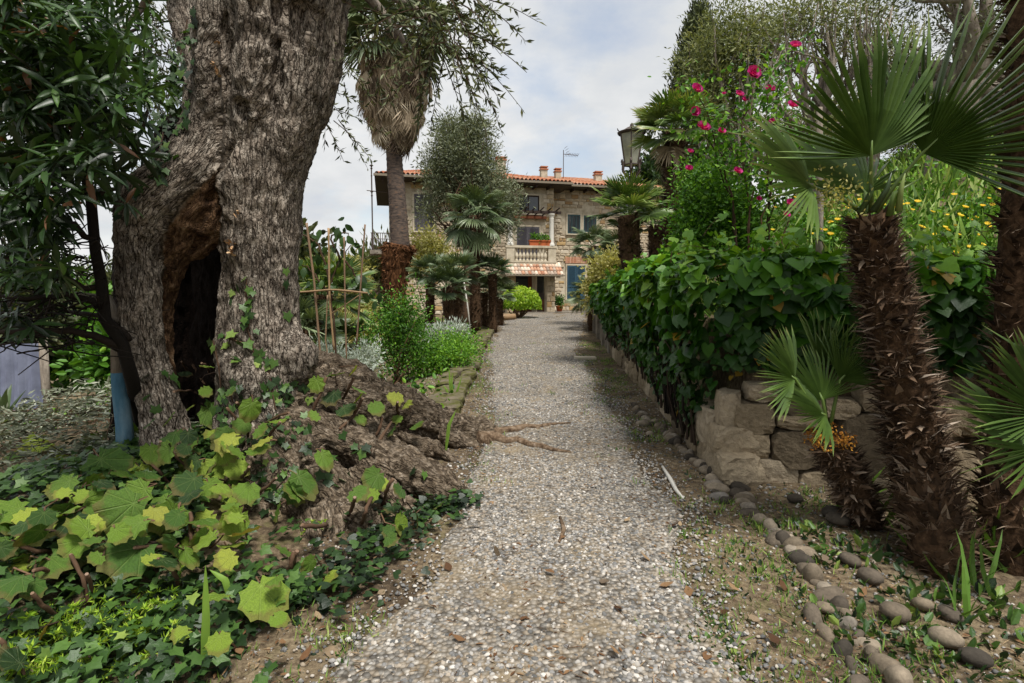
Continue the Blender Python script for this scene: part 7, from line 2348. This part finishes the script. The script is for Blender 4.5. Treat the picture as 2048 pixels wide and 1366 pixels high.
tufts('grass', 'short grass tufts sprouting along the gravel edges', pts, 12, .045, m_grass, BLADE, .04)
tufts('weeds', 'small leafy weeds on the soil beside the path', [p for p in pts if rng.random() < .4], 10, .024, m_ivy, OVAL, .045, .6)
pts2 = [(gpt(px, py)[0], gpt(px, py)[1], s) for px, py, s in ((1560, 1050, 1.2), (1600, 1070, 1.4), (1640, 1060, 1.2), (1700, 1100, 1.5), (1780, 1120, 1.8), (1820, 1180, 1.6), (1850, 1200, 1.6), (1940, 1170, 1.8), (1990, 1210, 1.8), (1500, 1140, 1.0), (1490, 1110, .9), (1640, 1120, 1.2), (1720, 1250, 1.4), (1760, 1280, 1.5), (1800, 1260, 1.3), (1620, 1110, 1.2), (1960, 1290, 1.6), (1400, 960, .9), (1590, 1180, .8), (1420, 1260, .7), (1400, 1290, .8), (1240, 900, .8), (1480, 1320, .8), (2030, 1260, 2), (1900, 1340, 1.4))]
tufts('weeds', 'leafy green weeds among the stones under the near palms', pts2, 36, .04, m_ivy, OVAL, .07, .8)
mb = MB()
for (px, py) in ((1820, 1000), (1760, 1050), (1920, 1080), (1960, 1100), (1700, 1020), (1990, 1130), (1930, 1240), (1950, 1180), (1970, 1000), (1850, 1120)):
    g = gpt(px, py)
    for _ in range(9):
        d = nrm(np.array([rng.normal() * .6, rng.normal() * .5 - .2, 1.0]))
        mb.scat((BLADE[0] * [1, .8, 1], BLADE[1]), g[None] + rng.normal(size=(1, 3)) * [.04, .04, 0], d, rdir(1, .2), rng.uniform(.2, .42), rng.random() * .5)
o = mb.build('strap_grass', m_grass, None); tag(o, 'dark strappy leaves growing at the feet of the near palms', 'grass', None, 'stuff')
# fallen leaves
DLM = []
for k in range(4):
    V, T = lance(.24 + .05 * k, rng.uniform(-.5, .3), rng.uniform(-.12, .12))
    V = V + rng.normal(size=V.shape) * .02
    me = raw_mesh('fallen_leaf', V, T, None, np.zeros(len(V)), True); me.materials.append(m_dry); DLM.append(me)
lsp = [(565, 1290), (650, 1310), (835, 1160), (700, 1200), (560, 1250), (600, 1330), (770, 1190), (640, 1250), (1230, 1220), (1380, 1200), (1230, 1310), (1500, 1030), (1360, 1060), (1660, 1135), (1345, 1055), (1440, 1230), (1520, 1250), (1250, 1050), (960, 1060), (1000, 1120), (1090, 1150), (1130, 1080), (860, 1220), (930, 1290), (1040, 1250), (1300, 1130), (1560, 1300), (1410, 1330), (1720, 1200), (1650, 1190), (1180, 980), (1080, 960), (980, 1010), (1320, 1180), (1570, 1190), (900, 1150), (540, 1340), (480, 1320), (1480, 1190), (1200, 1170)]
for (px, py) in lsp:
    g = gpt(px, py)
    z = .02 + .01 * rng.random()
    o = inst('fallen_leaf', random.choice(DLM), None, frame(g + [0, 0, z], nrm(rng.normal(size=3) * [1, 1, .15]), nrm(rng.normal(size=3) * .35 + [0, 0, 1]), rng.uniform(.04, .085)), rng.random())
    tag(o, 'dry brown leaf fallen on the path or its edge', 'leaf', 'dry leaves fallen on the path')
n = 5200
y = 1.6 + 7 * rng.random(n) ** 1.5; x = rng.uniform(-1.3, 2.4, n)
m = ((x < wall_x(y) - .05) | (y < wall_y(x) - .05)) & (fbm(np.stack([x, y, 0 * x], 1) * 1.8, 2, 15) > np.where((x > path_l(y) + .2) & (x < path_r(y) - .2), .56, .40))
x, y = x[m], y[m]; n = len(x)
mb = MB()
mb.scat(lance(.2, .1, .05), np.stack([x, y, H(x, y) + .016], 1), rng.normal(size=(n, 3)) * [1, 1, .1], nrm(rng.normal(size=(n, 3)) * .3 + [0, 0, 1]), rng.uniform(.012, .04, n), rng.random(n))
n2 = 2600
y = 1.6 + 7 * rng.random(n2) ** 1.5; x = rng.uniform(-1.3, 2.4, n2)
m = ((x < wall_x(y) - .05) | (y < wall_y(x) - .05))
x, y = x[m], y[m]; n2 = len(x)
mb.scat((RHOMB[0] * [1, .25, 1], RHOMB[1]), np.stack([x, y, H(x, y) + .02], 1), rng.normal(size=(n2, 3)) * [1, 1, .1], rdir(n2, 1), rng.uniform(.02, .08, n2), rng.random(n2))
tag(mb.build('leaf_litter', m_dry, None), 'crumbled leaf and twig litter over gravel and soil', 'litter', None, 'stuff')
